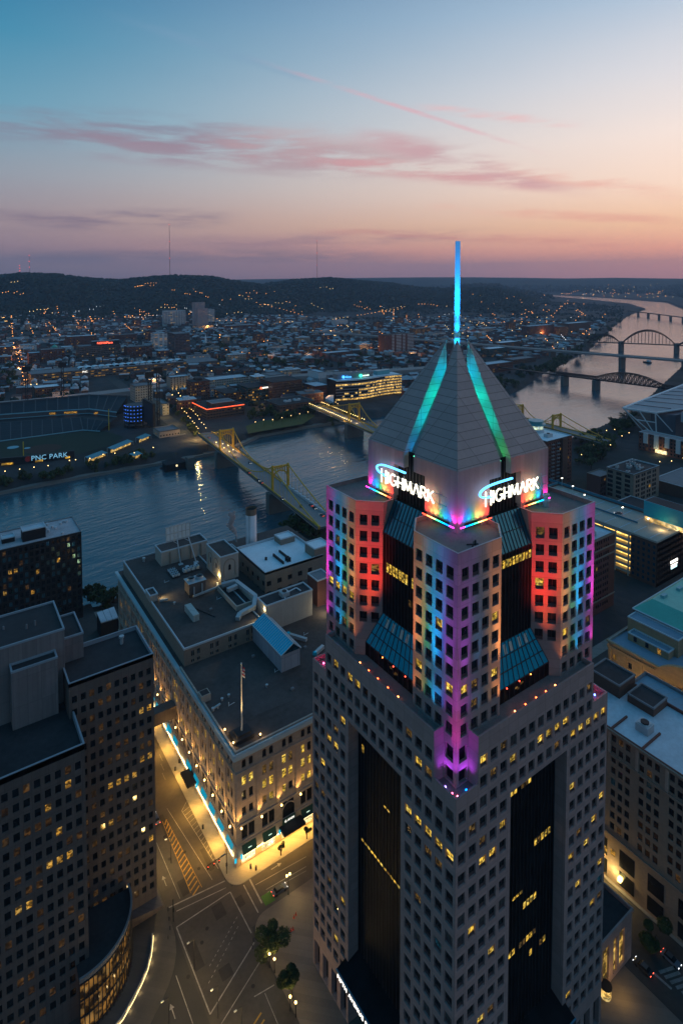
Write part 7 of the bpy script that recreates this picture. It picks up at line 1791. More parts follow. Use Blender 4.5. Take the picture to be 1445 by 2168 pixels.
for q, h_, lab in (((318, 905), 58, 'lattice floodlight mast beside the blue-lit rotunda'), ((336, 900), 62, 'lattice floodlight mast behind the scoreboard'), ((134, 858), 52, 'dark floodlight mast behind the upper stand'), ((58, 862), 48, 'dark floodlight mast at the left rear of the stands')):
    p = atz(*q, 0); mb = MB()
    for dx, dy in ((-1.3, -1.3), (1.3, -1.3), (-1.3, 1.3), (1.3, 1.3)): mb.bar((p.x+dx, p.y+dy, 0), (p.x+dx, p.y+dy, h_), .5)
    for k in range(int(h_/4)): mb.bar((p.x-1.3, p.y-1.3, k*4), (p.x+1.3, p.y-1.3, k*4+4), .35); mb.bar((p.x-1.3, p.y-1.3, k*4), (p.x-1.3, p.y+1.3, k*4+4), .35)
    mb.box(p.x-5, p.x+5, p.y-1, p.y+1, h_, h_+7); solid('floodlight_mast', mb, [M_black], lab, 'light mast', p)
sb2, sv = nb('scoreboard_building', 'low cream ballpark building with the dark scoreboard behind', (338, 928), (338, 914), (381, 905), None, 22, M_cream, M_greyroof, (1.6, 1.6, 3, 4), (.5, .3, .2, 0))
p = atz(322, 918, 0); mb = MB(); mb.box(p.x, p.x+3, p.y-4, p.y+34, 8, 34); solid('scoreboard', mb, [M_black], 'tall dark scoreboard seen from behind', 'scoreboard', p)
nb('city_block', 'cream service block between scoreboard and bridge street', (345, 880), (330, 856), (358, 853), None, 40, M_beige, M_greyroof, (1.6, 1.4, 3, 3.6), (.85, .1, .05, 0))
for q0, q1_, lab in (((240, 952), (282, 934), 'long pale blue tent roof over a lit stall by the field'), ((192, 972), (228, 958), 'pale blue tent roof beside the name wall'), ((300, 930), (320, 921), 'arched pale tent near the rotunda'), ((284, 966), (302, 960), 'little pale tent on the river walk')):
    p, q = atz(*q0, 4), atz(*q1_, 4); dd = (q-p).normalized(); n_ = Vector((-dd.y, dd.x, 0))*7
    r = thing('tent', lab, 'tent', p)
    mb = MB(); mb.quad(p, q, q+n_+Vector((0, 0, 1.4)), p+n_+Vector((0, 0, 1.4))); mb.quad(p-Vector((0, 0, .3)), q-Vector((0, 0, .3)), q, p); part('canopy', mb, [pmat('tent_blue', (.08, .28, .36), .7, .1)], r)
    mb = MB(); mb.quad(p+n_*.4-Vector((0, 0, 3.6)), q+n_*.4-Vector((0, 0, 3.6)), q+n_*.4-Vector((0, 0, .6)), p+n_*.4-Vector((0, 0, .6))); part('lit_counter', mb, [lit_glass('stall_light', (1, .58, .14), .6, .3, .8)], r)
    mb = MB()
    for f_ in (0, .5, 1): a = p.lerp(q, f_); mb.bar(a-Vector((0, 0, 4)), a, .25); b_ = a+n_; mb.bar(b_-Vector((0, 0, 4)), b_+Vector((0, 0, 1.2)), .25)
    part('post', mb, [M_steel], r)

# river walls, walks, terraces, moored house
def ribbon(name, pts, w0, w1, z, m, kind='structure'):
    mb = MB()
    n = len(pts); L_, R_ = [], []
    for i in range(n):
        a, b_ = pts[max(i-1, 0)], pts[min(i+1, n-1)]; d = Vector((b_[0]-a[0], b_[1]-a[1], 0)).normalized(); nn_ = Vector((-d.y, d.x, 0))
        c_ = Vector((pts[i][0], pts[i][1], 0)); L_.append(c_+nn_*w0); R_.append(c_+nn_*w1)
    for i in range(n-1):
        a, b_, c_, d = L_[i], L_[i+1], R_[i+1], R_[i]
        up = Vector((0, 0, z)); mb.quad(d+up, c_+up, b_+up, a+up); mb.quad(a+up, b_+up, b_+Vector((0, 0, -12)), a+Vector((0, 0, -12))); mb.quad(c_+up, d+up, d+Vector((0, 0, -12)), c_+Vector((0, 0, -12)))
    return setting(name, mb, m, kind)
M_bank = pmat('river_wall', (.20, .185, .17), .9, .2, .2)
ribbon('riverwalk', [q for q in NB[:6]], -1.5, 5.5, -5.6, M_bank)
ribbon('riverwalk', [(q[0], q[1]) for q in NB[5:10]], -2, 5, -5.2, M_bank)
ribbon('river_wall', list(reversed(SB))[3:7], -3, 3, -5.5, M_bank)
p = atz(350, 1000, -7.6); q = atz(400, 990, -7.6)
bh = thing('boathouse', 'dark floating boathouse with yellow windows at the river edge', 'boathouse', p)
mb = MB(); mb.box(p.x, q.x, p.y, p.y+16, -8.4, -7.2); part('float', mb, [M_black], bh); mb = MB(); op, P = facade(mb, (p.x+2, p.y+2), (1, 0), (0, -1), q.x-p.x-4, -7.2, -1.5, grid(q.x-p.x-4, 1.6, 2.4, 9), [(-4.8, -3.0)], .2); pn = MB()
for _, _, a, b_, za, zb in op: pn.quad(P(a, za, .15), P(b_, za, .15), P(b_, zb, .15), P(a, zb, .15))
mb.quad((p.x+2, p.y+14, -7.2), (p.x+2, p.y+2, -7.2), (p.x+2, p.y+2, -1.5), (p.x+2, p.y+14, -1.5)); part('wall', mb, [M_black], bh); part('window', pn, [M_store], bh)['kind'] = 'stuff'
mb = MB(); mb.add([(p.x+1, p.y+1, -1.5), (q.x-1, p.y+1, -1.5), (q.x-1, p.y+15, -1.5), (p.x+1, p.y+15, -1.5), (p.x+6, p.y+8, 1.5), (q.x-6, p.y+8, 1.5)], ((0, 1, 5, 4), (2, 3, 4, 5), (1, 2, 5), (3, 0, 4))); part('roof', mb, [M_blkroof], bh)
mb = MB(); c_ = atz(405, 994, -8); mb.box(c_.x-3, c_.x+4, c_.y, c_.y+7, -12, 3); solid('mooring_pier', mb, [M_stonep], 'dark square mooring pier beside the boathouse', 'pier', c_)
for k in range(5):
    p, q = atz(352+k*2, 962-k*9, -4+k), atz(405-k*3, 955-k*9, -4+k); mb = MB(); mb.bar(p, q, 3.2, 1.2); solid('park_terrace', mb, [M_bank], ('lowest', 'second lowest', 'middle', 'second highest', 'highest')[k]+' stone terrace of the stepped park by the bridge', 'terrace', p)
lawn = [atz(*q, .2) for q in ((525, 918), (570, 910), (640, 898), (668, 880), (655, 874), (600, 884), (550, 892), (520, 902))]
mb = MB(); mb.add([(p.x, p.y, .2) for p in lawn], (tuple(range(len(lawn))),)); setting('lawn', mb, pmat('lawn_grass', (.10, .095, .025), .9, .2, .1))
# expressway and streets
hw = [atz(*q, 7) for q in ((-300, 884), (0, 857), (100, 848), (286, 826), (430, 808), (575, 799), (700, 793), (800, 787), (905, 780), (1010, 770))]
ribbon('expressway', [(p.x, p.y) for p in hw], -2, 24, 7, MATS['highway_concrete'])
st1 = [(231+2*k, 592+40*k) for k in range(14)]
mb = MB(); 
for k in range(13): a, b_ = Vector((*st1[k], .1)), Vector((*st1[k+1], .1)); mb.quad(a+Vector((-8, 0, 0)), a+Vector((8, 0, 0)), b_+Vector((8, 0, 0)), b_+Vector((-8, 0, 0)))
setting('street', mb, M_road)
s0, s1 = atz(48, 812, .3), atz(30, 735, .3); mb = MB(); n_ = Vector((13, 0, 0)); mb.quad(s0-n_, s0+n_, s1+n_, s1-n_); setting('street', mb, M_road)
for k in range(5): c_ = s0.lerp(s1, k/4.5); lamp('street_glow', 'POINT', (c_.x, c_.y, 9), 9*KW, (1, .42, .12), size=1)
for k in range(6): lamp('street_glow', 'POINT', (st1[k][0], st1[k][1]+10, 9), (7 if k == 0 else 2.6)*KW, (1, .72, .25), size=.6)
c_ = Vector((250, 585, 10)); lamp('bridge_head_light', 'POINT', c_, 7*KW, (1, .76, .25), size=.5)
# radio masts on the hills
for q, h_, lab in (((360, 582), 473, 'tallest red and white radio mast on the far left hill'), ((671, 587), 508, 'slim radio mast on the middle hill'), ((63.5, 578), 540, 'short radio mast on the left hill'), ((43, 579), 562, 'shortest stub mast at the far left')):
    p = dist_at(*q, 3350 if q[0] != 671 else 3950); zt_ = dist_at(q[0], h_, math.hypot(p.x, p.y)).z; mb = MB(); w_ = 1.9 if q[0] > 300 else 1.3
    for k in range(10): mb.bar((p.x, p.y, p.z-12+(zt_-p.z+12)*k/10), (p.x, p.y, p.z-12+(zt_-p.z+12)*(k+1)/10), w_*(1-.03*k), None, k % 2)
    for k in (3, 6, 9): mb.ball((p.x-1.5, p.y-1.5, p.z+(zt_-p.z)*k/9.2), 1.6, 2, 5, 3)
    solid('radio_mast', mb, [pmat('mast_red', (.12, .05, .06), .7), pmat('mast_grey', (.16, .12, .14), .7), emat('beacon', (1, .08, .05), 3)], lab, 'radio mast', p)

MIDS = []
for k in range(7):
    w_, d_, h_ = (22, 34, 18, 46, 26, 38, 30)[k], (16, 20, 16, 18, 22, 14, 18)[k], (17, 13, 22, 11, 27, 15, 9)[k]
    r = thing('mid_rise', 'block', 'building', (0, 0, 0)); wl_ = MB(); pn = MB()
    op, P = facade(wl_, (-w_/2, -d_/2), (1, 0), (0, -1), w_, 0, h_, grid(w_, 1.7, 3.2), rows_fit(1.4, h_, 1.8, 3.6), .25)
    op2, P2 = facade(wl_, (-w_/2, d_/2), (0, -1), (-1, 0), d_, 0, h_, grid(d_, 1.7, 3.2), rows_fit(1.4, h_, 1.8, 3.6), .25)
    for o_, PP in ((op, P), (op2, P2)):
        for _, _, a, b_, za, zb in o_: pn.quad(PP(a, za, .2), PP(b_, za, .2), PP(b_, zb, .2), PP(a, zb, .2), rng.choices((0, 1, 2, 3), (.62, .13, .1, .15))[0])
    wl_.quad((w_/2, -d_/2, 0), (w_/2, d_/2, 0), (w_/2, d_/2, h_), (w_/2, -d_/2, h_)); wl_.quad((w_/2, d_/2, 0), (-w_/2, d_/2, 0), (-w_/2, d_/2, h_), (w_/2, d_/2, h_))
    part('wall', wl_, [(M_red, M_brown, M_tan, M_pale, M_red, M_cream, M_beige)[k]], r); part('window_pane', pn, [M_glass, M_warm, M_warmdim, M_mirror], r, kind='stuff')
    rf = MB(); rf.box(-w_/2-.3, w_/2+.3, -d_/2-.3, d_/2+.3, h_+.01, h_+.7); rf.box(-w_/5, w_/6, -d_/6, d_/4, h_+.7, h_+3.4); part('roof', rf, [(M_paleroof, M_greyroof, M_white, M_greyroof, M_blkroof, M_paleroof, M_greyroof)[k]], r); MIDS.append(r)
MID_LBL = ('narrow red brick', 'wide brown brick', 'slim tan', 'long pale low', 'tall red brick', 'long cream', 'low beige')
used = [0]*7
for i, (px, py) in enumerate(((12, 772), (100, 725), (118, 762), (215, 742), (262, 748), (300, 748), (318, 722), (345, 758), (420, 764), (450, 742), (478, 730), (500, 765), (520, 738), (548, 728), (570, 712), (585, 742), (600, 724), (622, 708), (640, 726), (660, 744), (668, 700), (690, 722), (712, 708), (735, 730), (755, 715), (770, 742), (790, 725), (800, 698), (905, 735), (925, 712), (940, 722), (1010, 720), (1030, 705), (1050, 695), (1080, 700), (1100, 710), (1140, 722), (1165, 730), (60, 700), (150, 698), (210, 696), (290, 694), (330, 690), (470, 682), (520, 676), (590, 686), (640, 680), (760, 686), (845, 688), (930, 690), (1000, 682), (1060, 672), (545, 826), (612, 800), (655, 850), (420, 845), (395, 872), (445, 838))):
    k = (i*3) % 7; q = atz(px, py, 0); z_ = float(terrain(np.array([q.x]), np.array([q.y]))[0]); lab = MID_LBL[k]+' mid-rise block with scattered lit windows among the far bank houses'
    if used[k] == 0: o = MIDS[k]; o.location = (q.x, q.y, z_); ORG[o] = q; o['label'] = lab; o['group'] = 'mid-rise blocks of the far bank'
    else: o = copy_tree(MIDS[k], (q.x, q.y, z_), None, lab, 'mid-rise blocks of the far bank')
    o.rotation_euler = (0, 0, math.radians((-12, 0, -6)[i % 3])); used[k] += 1
for px, py, en in ((100, 700, 8), (165, 690, 8), (300, 690, 6), (250, 705, 8), (440, 690, 10), (560, 750, 8), (645, 745, 10), (700, 700, 7), (780, 735, 8), (870, 745, 9), (900, 690, 9), (1000, 700, 8), (1150, 705, 9), (1230, 700, 9), (130, 835, 7), (330, 800, 7), (420, 905, 3), (560, 845, 4), (690, 835, 4)):
    q = atz(px, py, 12); lamp('street_glow', 'POINT', q, en*1.5*KW, (1, .48, .16), size=1)  # bare point lamps without posts, added to brighten the far bank streets

# ================================================================== TREES, HOUSES, LAMPS, CARS
def foliage(name, lo_, hi_):
    m, t, b = newmat(name)
    oi = t.n('ShaderNodeObjectInfo').outputs['Random']; g = t.n('ShaderNodeNewGeometry')
    n = t.noise(g.outputs['Position'], .9, 3); f = t.m('ADD', t.m('MULTIPLY', n, .7), t.m('MULTIPLY', oi, .45), clamp=True)
    t.put(b.inputs['Base Color'], t.ramp(f, [(.2, lo_), (.85, hi_)])); b.inputs['Roughness'].default_value = .8; b.inputs['Specular IOR Level'].default_value = .15
    return m
M_leaf = foliage('leaves', (.020, .034, .013), (.075, .090, .030)); M_bark = pmat('bark', (.05, .038, .028), .9, .2, 1.0)
def crown_mesh(seed, R, H, n, leaf, trunk_h, tr=.3):
    r_ = np.random.RandomState(seed)
    k = r_.randint(6, 9); cen = r_.normal(size=(k, 3))*np.array([R*.42, R*.42, H*.20]); cen[:, 2] += trunk_h+H*.45; rad = r_.uniform(.38, .62, k)*R
    idx = r_.randint(0, k, n); d = r_.normal(size=(n, 3)); d /= np.linalg.norm(d, axis=1)[:, None]
    p = cen[idx]+d*(rad[idx]*r_.uniform(.55, 1.0, n)**.5)[:, None]*np.array([1, 1, .8])
    a = r_.normal(size=(n, 3)); a /= np.linalg.norm(a, axis=1)[:, None]; b_ = np.cross(a, d); b_ /= np.linalg.norm(b_, axis=1)[:, None]+1e-6; a = np.cross(b_, d*.6+a*.4); a /= np.linalg.norm(a, axis=1)[:, None]+1e-6
    s = leaf*r_.uniform(.6, 1.3, n)[:, None]
    v = np.stack([p-a*s, p+b_*s*.8, p+a*s, p-b_*s*.8], 1).reshape(-1, 3)
    return v, np.arange(4*n).reshape(n, 4)
def limb_mb(H, trunk_h, R, seed, tr):
    q = random.Random(seed); mb = MB(); mb.cyl(0, 0, 0, trunk_h+H*.3, tr, 7, 0, r2=tr*.5)
    for k in range(5):
        a = q.random()*6.28; mb.bar((0, 0, trunk_h*(.7+.1*k)), (R*.5*math.cos(a), R*.5*math.sin(a), trunk_h+H*(.3+.08*k)), tr*.55)
    return mb
TREE = []
for s in range(6):      # mid-distance trees: one mesh each
    R, H, th_ = 4.2+.5*(s % 3), 7.5+.7*(s % 4), 1.6
    v, f = crown_mesh(s+11, R, H, 230, .95, th_); mb = limb_mb(H, th_, R, s, .32)
    nv = len(v); V = np.concatenate([v, np.array(mb.v)]); quads = [tuple(q) for q in f.tolist()]+[tuple(i+nv for i in q) for q in mb.f]
    me = bpy.data.meshes.new('tree'); me.from_pydata(V.tolist(), [], quads); me.materials.append(M_leaf); me.materials.append(M_bark)
    me.polygons.foreach_set('material_index', [0]*len(f)+[1]*len(mb.f)); TREE.append(me)
NTREE = [0]
def tree(x, y, z, sc, label, group):
    o = thing('tree', label, 'tree', (x, y, z), group, TREE[NTREE[0] % 6], rng.random()*6.28); o.scale = (sc, sc, sc*rng.uniform(.85, 1.15)); NTREE[0] += 1
    return o
def near_tree(q, R, H, th_, seed, label, leaf=.26, n=3400, z=.15):
    p = atz(*q, z); r = thing('tree', label, 'tree', (p.x, p.y, z)); v, f = crown_mesh(seed, R, H, n, leaf, th_)
    o = link('crown', np_mesh('crown', v, f, [M_leaf]), r, (p.x, p.y, z)); o2 = link('trunk', limb_mb(H, th_, R, seed, .2).mesh('trunk', [M_bark]), r, (p.x, p.y, z)); return p
t1_ = near_tree(C(1150, 1045), 3.7, 8.0, 2.0, 3, 'big dark plaza tree lit yellow from below by the crossing')
near_tree(C(1240, 1230), 2.9, 6.5, 1.6, 4, 'dim plaza tree further down the skyscraper\'s left foot')
near_tree(hp(1102, 1085), .9, 3.6, .9, 6, 'small potted street tree left of the store awning', .16, 900); near_tree(hp(1322, 945), 1.0, 4.0, .9, 7, 'small potted street tree right of the store awning', .16, 900)
near_tree((1378, 2012), 3.2, 5.5, 1.6, 8, 'dark street tree beside the entrance pavilion')
def scatter(poly_px, n, z, sc, label, group, zfn=None):
    P_ = poly_px; k = 0; tries = 0
    x0, x1 = min(p[0] for p in P_), max(p[0] for p in P_); y0, y1 = min(p[1] for p in P_), max(p[1] for p in P_)
    while k < n and tries < n*30:
        tries += 1; x, y = rng.uniform(x0, x1), rng.uniform(y0, y1); ins = False
        for i in range(len(P_)):
            a, b_ = P_[i], P_[(i+1) % len(P_)]
            if (a[1] > y) != (b_[1] > y) and x < (b_[0]-a[0])*(y-a[1])/(b_[1]-a[1])+a[0]: ins = not ins
        if not ins: continue
        p = atz(x, y, z); tree(p.x, p.y, z, sc*rng.uniform(.75, 1.25), label, group); k += 1
scatter([(596, 1128), (640, 1098), (692, 1096), (692, 1160), (640, 1165)], 18, -3, 1.0, 'leafy riverbank tree between white roof and yellow bridge end', 'trees at the near bridge foot')
scatter([(176, 1262), (240, 1256), (244, 1290), (186, 1300)], 8, 0, .9, 'dark tree between the apartment slab and the store, by the water', 'trees by the apartment slab')
scatter([(-20, 1037), (140, 1013), (330, 974), (330, 962), (250, 974), (140, 1002), (-20, 1026)], 36, -3, .8, 'rounded tree in the row between ballpark wall and riverwalk', 'riverwalk trees by the ballpark')
scatter([(352, 850), (372, 846), (425, 925), (405, 930)], 18, 0, .8, 'street tree in the lamp-lit row beside the ballpark street', 'trees along the ballpark street')
scatter([(520, 880), (600, 870), (690, 862), (760, 895), (690, 905), (660, 880), (560, 905)], 26, -1, 1.1, 'dark tree on the river lawn between the two nearer bridges', 'trees on the river lawn')
scatter([(440, 775), (560, 752), (700, 757), (905, 752), (915, 775), (700, 782), (570, 790)], 46, 0, 1.25, 'dark tree in the wooded strip behind the expressway', 'trees behind the expressway')
scatter([(430, 705), (560, 700), (600, 740), (520, 750), (420, 735)], 26, 0, 1.3, 'tree in the park past the white steeple', 'park trees by the steeple')
scatter([(985, 815), (1070, 800), (1150, 780), (1150, 795), (1075, 832)], 22, -3, 1.2, 'tree on the dark far bank at the railway bridge end', 'far bank trees at the railway bridge')
scatter([(1150, 782), (1245, 732), (1300, 684), (1310, 672), (1322, 676), (1255, 738), (1165, 792)], 36, -2, 1.5, 'tree on the long wooded bank upstream of the railway bridge', 'trees on the upstream bank')
scatter([(1212, 985), (1222, 935), (1290, 925), (1300, 955), (1240, 1000)], 24, 0, 1.1, 'leafy tree beside the brick high-rise and third bridge ramp', 'trees by the brick high-rise')
scatter([(1290, 905), (1335, 885), (1350, 930), (1305, 935)], 12, 0, 1.1, 'tree below the tip of the convention hall roof', 'trees under the hall roof')
scatter([(10, 760), (38, 755), (40, 830), (0, 830)], 14, 0, 1.3, 'dark tree left of the orange-lit street', 'trees left of the orange street')

# forest on the hills and the far leafy city: nobody could count it
rs_ = np.random.RandomState(4)
def forest(n, rmin, rmax, px0, px1, size, keep):
    px = rs_.uniform(px0, px1, n); r = np.sqrt(rs_.uniform(rmin**2, rmax**2, n)); a = YAW+np.arctan((px-722.5)/F)
    x, y = r*np.sin(a), r*np.cos(a); z = terrain(x, y); k = keep(x, y, z, r, px) & (river_sd(x, y) > 14)
    return x[k], y[k], z[k], rs_.uniform(.6, 1.35, k.sum())*size
fx = [forest(30000, 1700, 4300, -60, 1500, 7.5, lambda x, y, z, r, px: (z > 9) & (vnoise(x/260, y/260, 3) > .30)), forest(9000, 4300, 8000, -60, 1500, 15, lambda x, y, z, r, px: z > 8), forest(13000, 760, 4200, -60, 1320, 4.8, lambda x, y, z, r, px: (z < 12) & (vnoise(x/120, y/120, 9) > .47) & ((r < 2500) | (px > 800)))]
RECTS = []
for o in COL.objects:
    if o.type == 'EMPTY' and o.get('category') in ('building', 'stadium', 'tent', 'bridge', 'rotunda'):
        w_ = [c for c in o.children if c.name.split('.')[0] == 'wall']
        if w_:
            co = [v.co for v in w_[0].data.vertices]; xs = [c.x for c in co]; ys = [c.y for c in co]; RECTS.append((o.location.x+min(xs)-5, o.location.x+max(xs)+5, o.location.y+min(ys)-12, o.location.y+max(ys)+5))
RECTS.append((atz(-60, 960, 0).x-60, atz(285, 900, 0).x+20, 575, 900)); RECTS.append((210, 265, 560, 1120)); RECTS.append((430, 560, 575, 760)); RECTS.append((lb_[0], lb_[1], lb_[2]-10, lb_[3]+10))
hwp = [(p.x, p.y) for p in hw]
def free(x, y, pad=0):
    for a, b_, c, d in RECTS:
        if a-pad < x < b_+pad and c-pad < y < d+pad: return False
    for a, b_ in zip(hwp[:-1], hwp[1:]):
        if float(seg_dist(np.array(x), np.array(y), a, b_)) < 34: return False
    return True
ico_v = []; ph_ = (1+5**.5)/2
for a, b_ in ((1, ph_), (-1, ph_), (1, -ph_), (-1, -ph_)): ico_v += [(0, a, b_), (a, b_, 0), (b_, 0, a)]
ico_v = np.array(ico_v)/math.hypot(1, ph_)
def hull_faces(v):
    f = []
    for i in range(12):
        for j in range(i+1, 12):
            for k in range(j+1, 12):
                d = [np.linalg.norm(v[i]-v[j]), np.linalg.norm(v[j]-v[k]), np.linalg.norm(v[i]-v[k])]
                if max(d) < 1.1:
                    n = np.cross(v[j]-v[i], v[k]-v[i]); f.append((i, j, k) if n.dot(v[i]) > 0 else (i, k, j))
    return np.array(f)
ico_f = hull_faces(ico_v)
for nm, (x, y, z, s) in zip(('hill_forest', 'hill_forest', 'city_trees'), fx):
    if nm == 'city_trees':
        k = np.array([free(a, b_, 2) for a, b_ in zip(x, y)]); x, y, z, s = x[k], y[k], z[k], s[k]
    n = len(x); jit = 1+rs_.uniform(-.32, .32, (n, 12, 1)); v = ico_v[None]*jit*s[:, None, None]*np.array([1, 1, .85]); v += np.stack([x, y, z+s*.55], 1)[:, None]
    f = (ico_f[None]+12*np.arange(n)[:, None, None]).reshape(-1, 3)
    o = link(nm, np_mesh(nm, v.reshape(-1, 3), f, [MATS.get('forest_leaf') or MATS.setdefault('forest_leaf', foliage('forest_leaf', (.008, .018, .015), (.032, .052, .038)))])); o['kind'] = 'stuff'
# houses of the far bank
HWALL = [pmat('house_brick', (.20, .085, .07), .9, .15), pmat('house_pale', (.55, .52, .51), .9, .15), pmat('house_brown', (.10, .07, .06), .9, .15)]
HROOF = [pmat('house_roof_dark', (.06, .06, .07), .9, .2), pmat('house_roof_pale', (.38, .42, .46), .9, .3), pmat('house_roof_red', (.12, .06, .05), .9, .2)]
HM = []
for k in range(9):
    w_, l_, h_ = 7+k % 3*2.2, 11+(k % 4)*2.6, 6.5+(k % 2)*2.5; mb = MB(); mb.box(-w_/2, w_/2, -l_/2, l_/2, -6, h_)
    if k % 3 != 2: mb.add([(-w_/2-.4, -l_/2-.3, h_), (w_/2+.4, -l_/2-.3, h_), (0, -l_/2-.3, h_+3.0), (-w_/2-.4, l_/2+.3, h_), (w_/2+.4, l_/2+.3, h_), (0, l_/2+.3, h_+3.0)], ((0, 1, 2), (3, 5, 4), (0, 2, 5, 3), (1, 4, 5, 2)), 1)
    else: mb.box(-w_/2-.2, w_/2+.2, -l_/2-.2, l_/2+.2, h_+.01, h_+.6, 1)
    for j in range(3):
        lit_ = 2 if (k+j) % 5 == 0 else 3
        mb.box(-w_/2+1+j*2.2, -w_/2+2.1+j*2.2, -l_/2-.06, -l_/2-.01, h_-2.6, h_-1.0, lit_); mb.box(-w_/2-.06, -w_/2-.01, -l_/2+1.4+j*3, -l_/2+2.6+j*3, h_-2.6, h_-1.0, 3)
    HM.append(mb)
HMESH = {}
def house_mesh(k, wi, ri):
    if (k, wi, ri) not in HMESH: HMESH[(k, wi, ri)] = HM[k].mesh('house', [HWALL[wi], HROOF[ri], M_warm, M_glass])
    return HMESH[(k, wi, ri)]
cand = []
ga = math.radians(-12); gc, gs_ = math.cos(ga), math.sin(ga)
for i in range(-90, 320):
    for j in range(20, 130):
        u, v_ = i*12.5+rng.uniform(-1, 1), j*27+rng.uniform(-2, 2)
        if i % 9 == 0: continue
        x, y = u*gc-v_*gs_, u*gs_+v_*gc; r = math.hypot(x, y)
        if not 820 < r < 3700: continue
        pr = proj((x, y, 0))
        if pr[2] < 10 or not -30 < pr[0] < 1470: continue
        cand.append((x, y, r, pr[0], pr[1]))
ca = np.array(cand); zc_ = terrain(ca[:, 0], ca[:, 1]); sdv = river_sd(ca[:, 0], ca[:, 1]); hn = vnoise(ca[:, 0]/190, ca[:, 1]/190, 21); slope_ok = (zc_ < 20) | (hn > .56)
keepm = (sdv > 30) & slope_ok & (hn > .36) & (np.random.RandomState(3).rand(len(ca)) < np.where(zc_ > 12, .42, .74))
hs2 = [(c, z) for c, z, k in zip(cand, zc_, keepm) if k and free(c[0], c[1], 3) and not (c[3] > 1000 and c[4] > 760)]
hs2.sort(key=lambda q: q[0][2]); placed = 0; far_v, far_f, far_m = [], [], []; off = 0
HOUSE_LBL = [('red-brick-walled', 'pale-walled', 'brown-walled'), ('dark', 'pale bluish', 'reddish')]
for (x, y, r, px, py), z in hs2[:3600]:
    k, wi, ri = rng.randrange(9), rng.choices((0, 1, 2), (.5, .25, .25))[0], rng.choices((0, 1, 2), (.4, .42, .18))[0]; rz = ga+rng.choice((0, 0, pi/2))
    if placed < 290:
        where = 'left of the dark office tower' if px < 350 else ('between the market hall and the hospital' if px < 620 else ('near the brick high-rise' if px < 960 else 'by the highway bridge'))
        thing('house', '%s house with %s %s roof %s' % (HOUSE_LBL[0][wi], HOUSE_LBL[1][ri], 'flat' if k % 3 == 2 else 'gabled', where), 'house', (x, y, z), 'houses on the far bank', house_mesh(k, wi, ri), rz); placed += 1
    else:
        mb = HM[k]; c_, s_ = math.cos(rz), math.sin(rz)
        for vx, vy, vz in mb.v: far_v.append((x+vx*c_-vy*s_, y+vx*s_+vy*c_, z+vz))
        for fc, mi in zip(mb.f, mb.mi): far_f.append(tuple(q+off for q in fc)); far_m.append({0: wi, 1: 3+ri, 2: 6, 3: 7}[mi])
        off += len(mb.v)
me = bpy.data.meshes.new('far_houses'); me.from_pydata(far_v, [], far_f)
for m_ in HWALL+HROOF+[M_warm, M_glass]: me.materials.append(m_)
me.polygons.foreach_set('material_index', far_m); o = link('far_houses', me); o['kind'] = 'stuff'
# street lamps across the river: the nearest as lamps, the rest as one field of lights
LC = [emat('lamp_orange', (1, .36, .08), 4.5), emat('lamp_gold2', (1, .62, .22), 3.6), emat('lamp_white', (.9, .95, 1), 2.2), emat('lamp_red', (1, .10, .05), 4)]
def lamp_mesh(ci, rr, hh=8):
    mb = MB(); mb.cyl(0, 0, 0, hh, .12, 5, 0); mb.ball((0, 0, hh), rr, 1, 6, 4); return mb.mesh('street_lamp', [M_black, LC[ci]])
LMESH = {(c, q): lamp_mesh(c, (.42, .62, .85)[q]) for c in range(3) for q in range(3)}
lampsites = []
def lrow(p, q, n, ci=0, j=2.0):
    for k in range(n):
        f_ = k/max(1, n-1); x, y = p[0]+(q[0]-p[0])*f_+rng.uniform(-j, j)*.4, p[1]+(q[1]-p[1])*f_+rng.uniform(-j, j)*.3; lampsites.append((x, y, ci))
for a in (((24, 673), (30, 745), 14), ((33, 745), (52, 815), 10), ((42, 742), (56, 815), 9), ((92, 672), (98, 662), 4), ((121, 655), (127, 680), 7), ((155, 674), (167, 692), 9), ((190, 678), (199, 688), 7), ((62, 690), (70, 712), 5), ((97, 692), (105, 706), 5), ((240, 665), (250, 680), 4), ((265, 692), (277, 704), 5), ((180, 697), (194, 712), 6), ((296, 668), (307, 686), 7), ((535, 645), (640, 670), 14), ((805, 655), (812, 670), 6), ((833, 662), (832, 680), 7), ((860, 672), (858, 685), 5), ((885, 670), (890, 690), 5), ((1190, 628), (1222, 618), 8), ((1150, 690), (1200, 640), 10), ((1222, 660), (1238, 672), 5), ((1228, 720), (1280, 670), 9), ((1160, 700), (1245, 715), 8), ((480, 750), (560, 760), 6), ((640, 740), (700, 752), 6), ((990, 690), (1110, 684), 12), ((450, 680), (560, 690), 12), ((470, 640), (600, 620), 8), ((1100, 640), (1190, 625), 9)): lrow(*a)
for a in (((52, 829), (106, 824), 5), ((365, 850), (420, 925), 14), ((378, 846), (436, 921), 14), ((540, 912), (690, 880), 9), ((430, 862), (440, 880), 3), ((300, 800), (560, 792), 8), ((560, 848), (700, 835), 6), ((1230, 945), (1300, 925), 5), ((1255, 960), (1330, 935), 6), ((1395, 1000), (1445, 990), 3), ((1200, 990), (1290, 960), 4), ((705, 862), (715, 868), 3)): lrow(*a, 1)
for q in ((12, 1028), (43, 1022), (73, 1014), (103, 1008), (148, 1002), (161, 999), (191, 993), (219, 988), (244, 983), (285, 976), (325, 970), (440, 960)): lampsites.append((*q, 1))
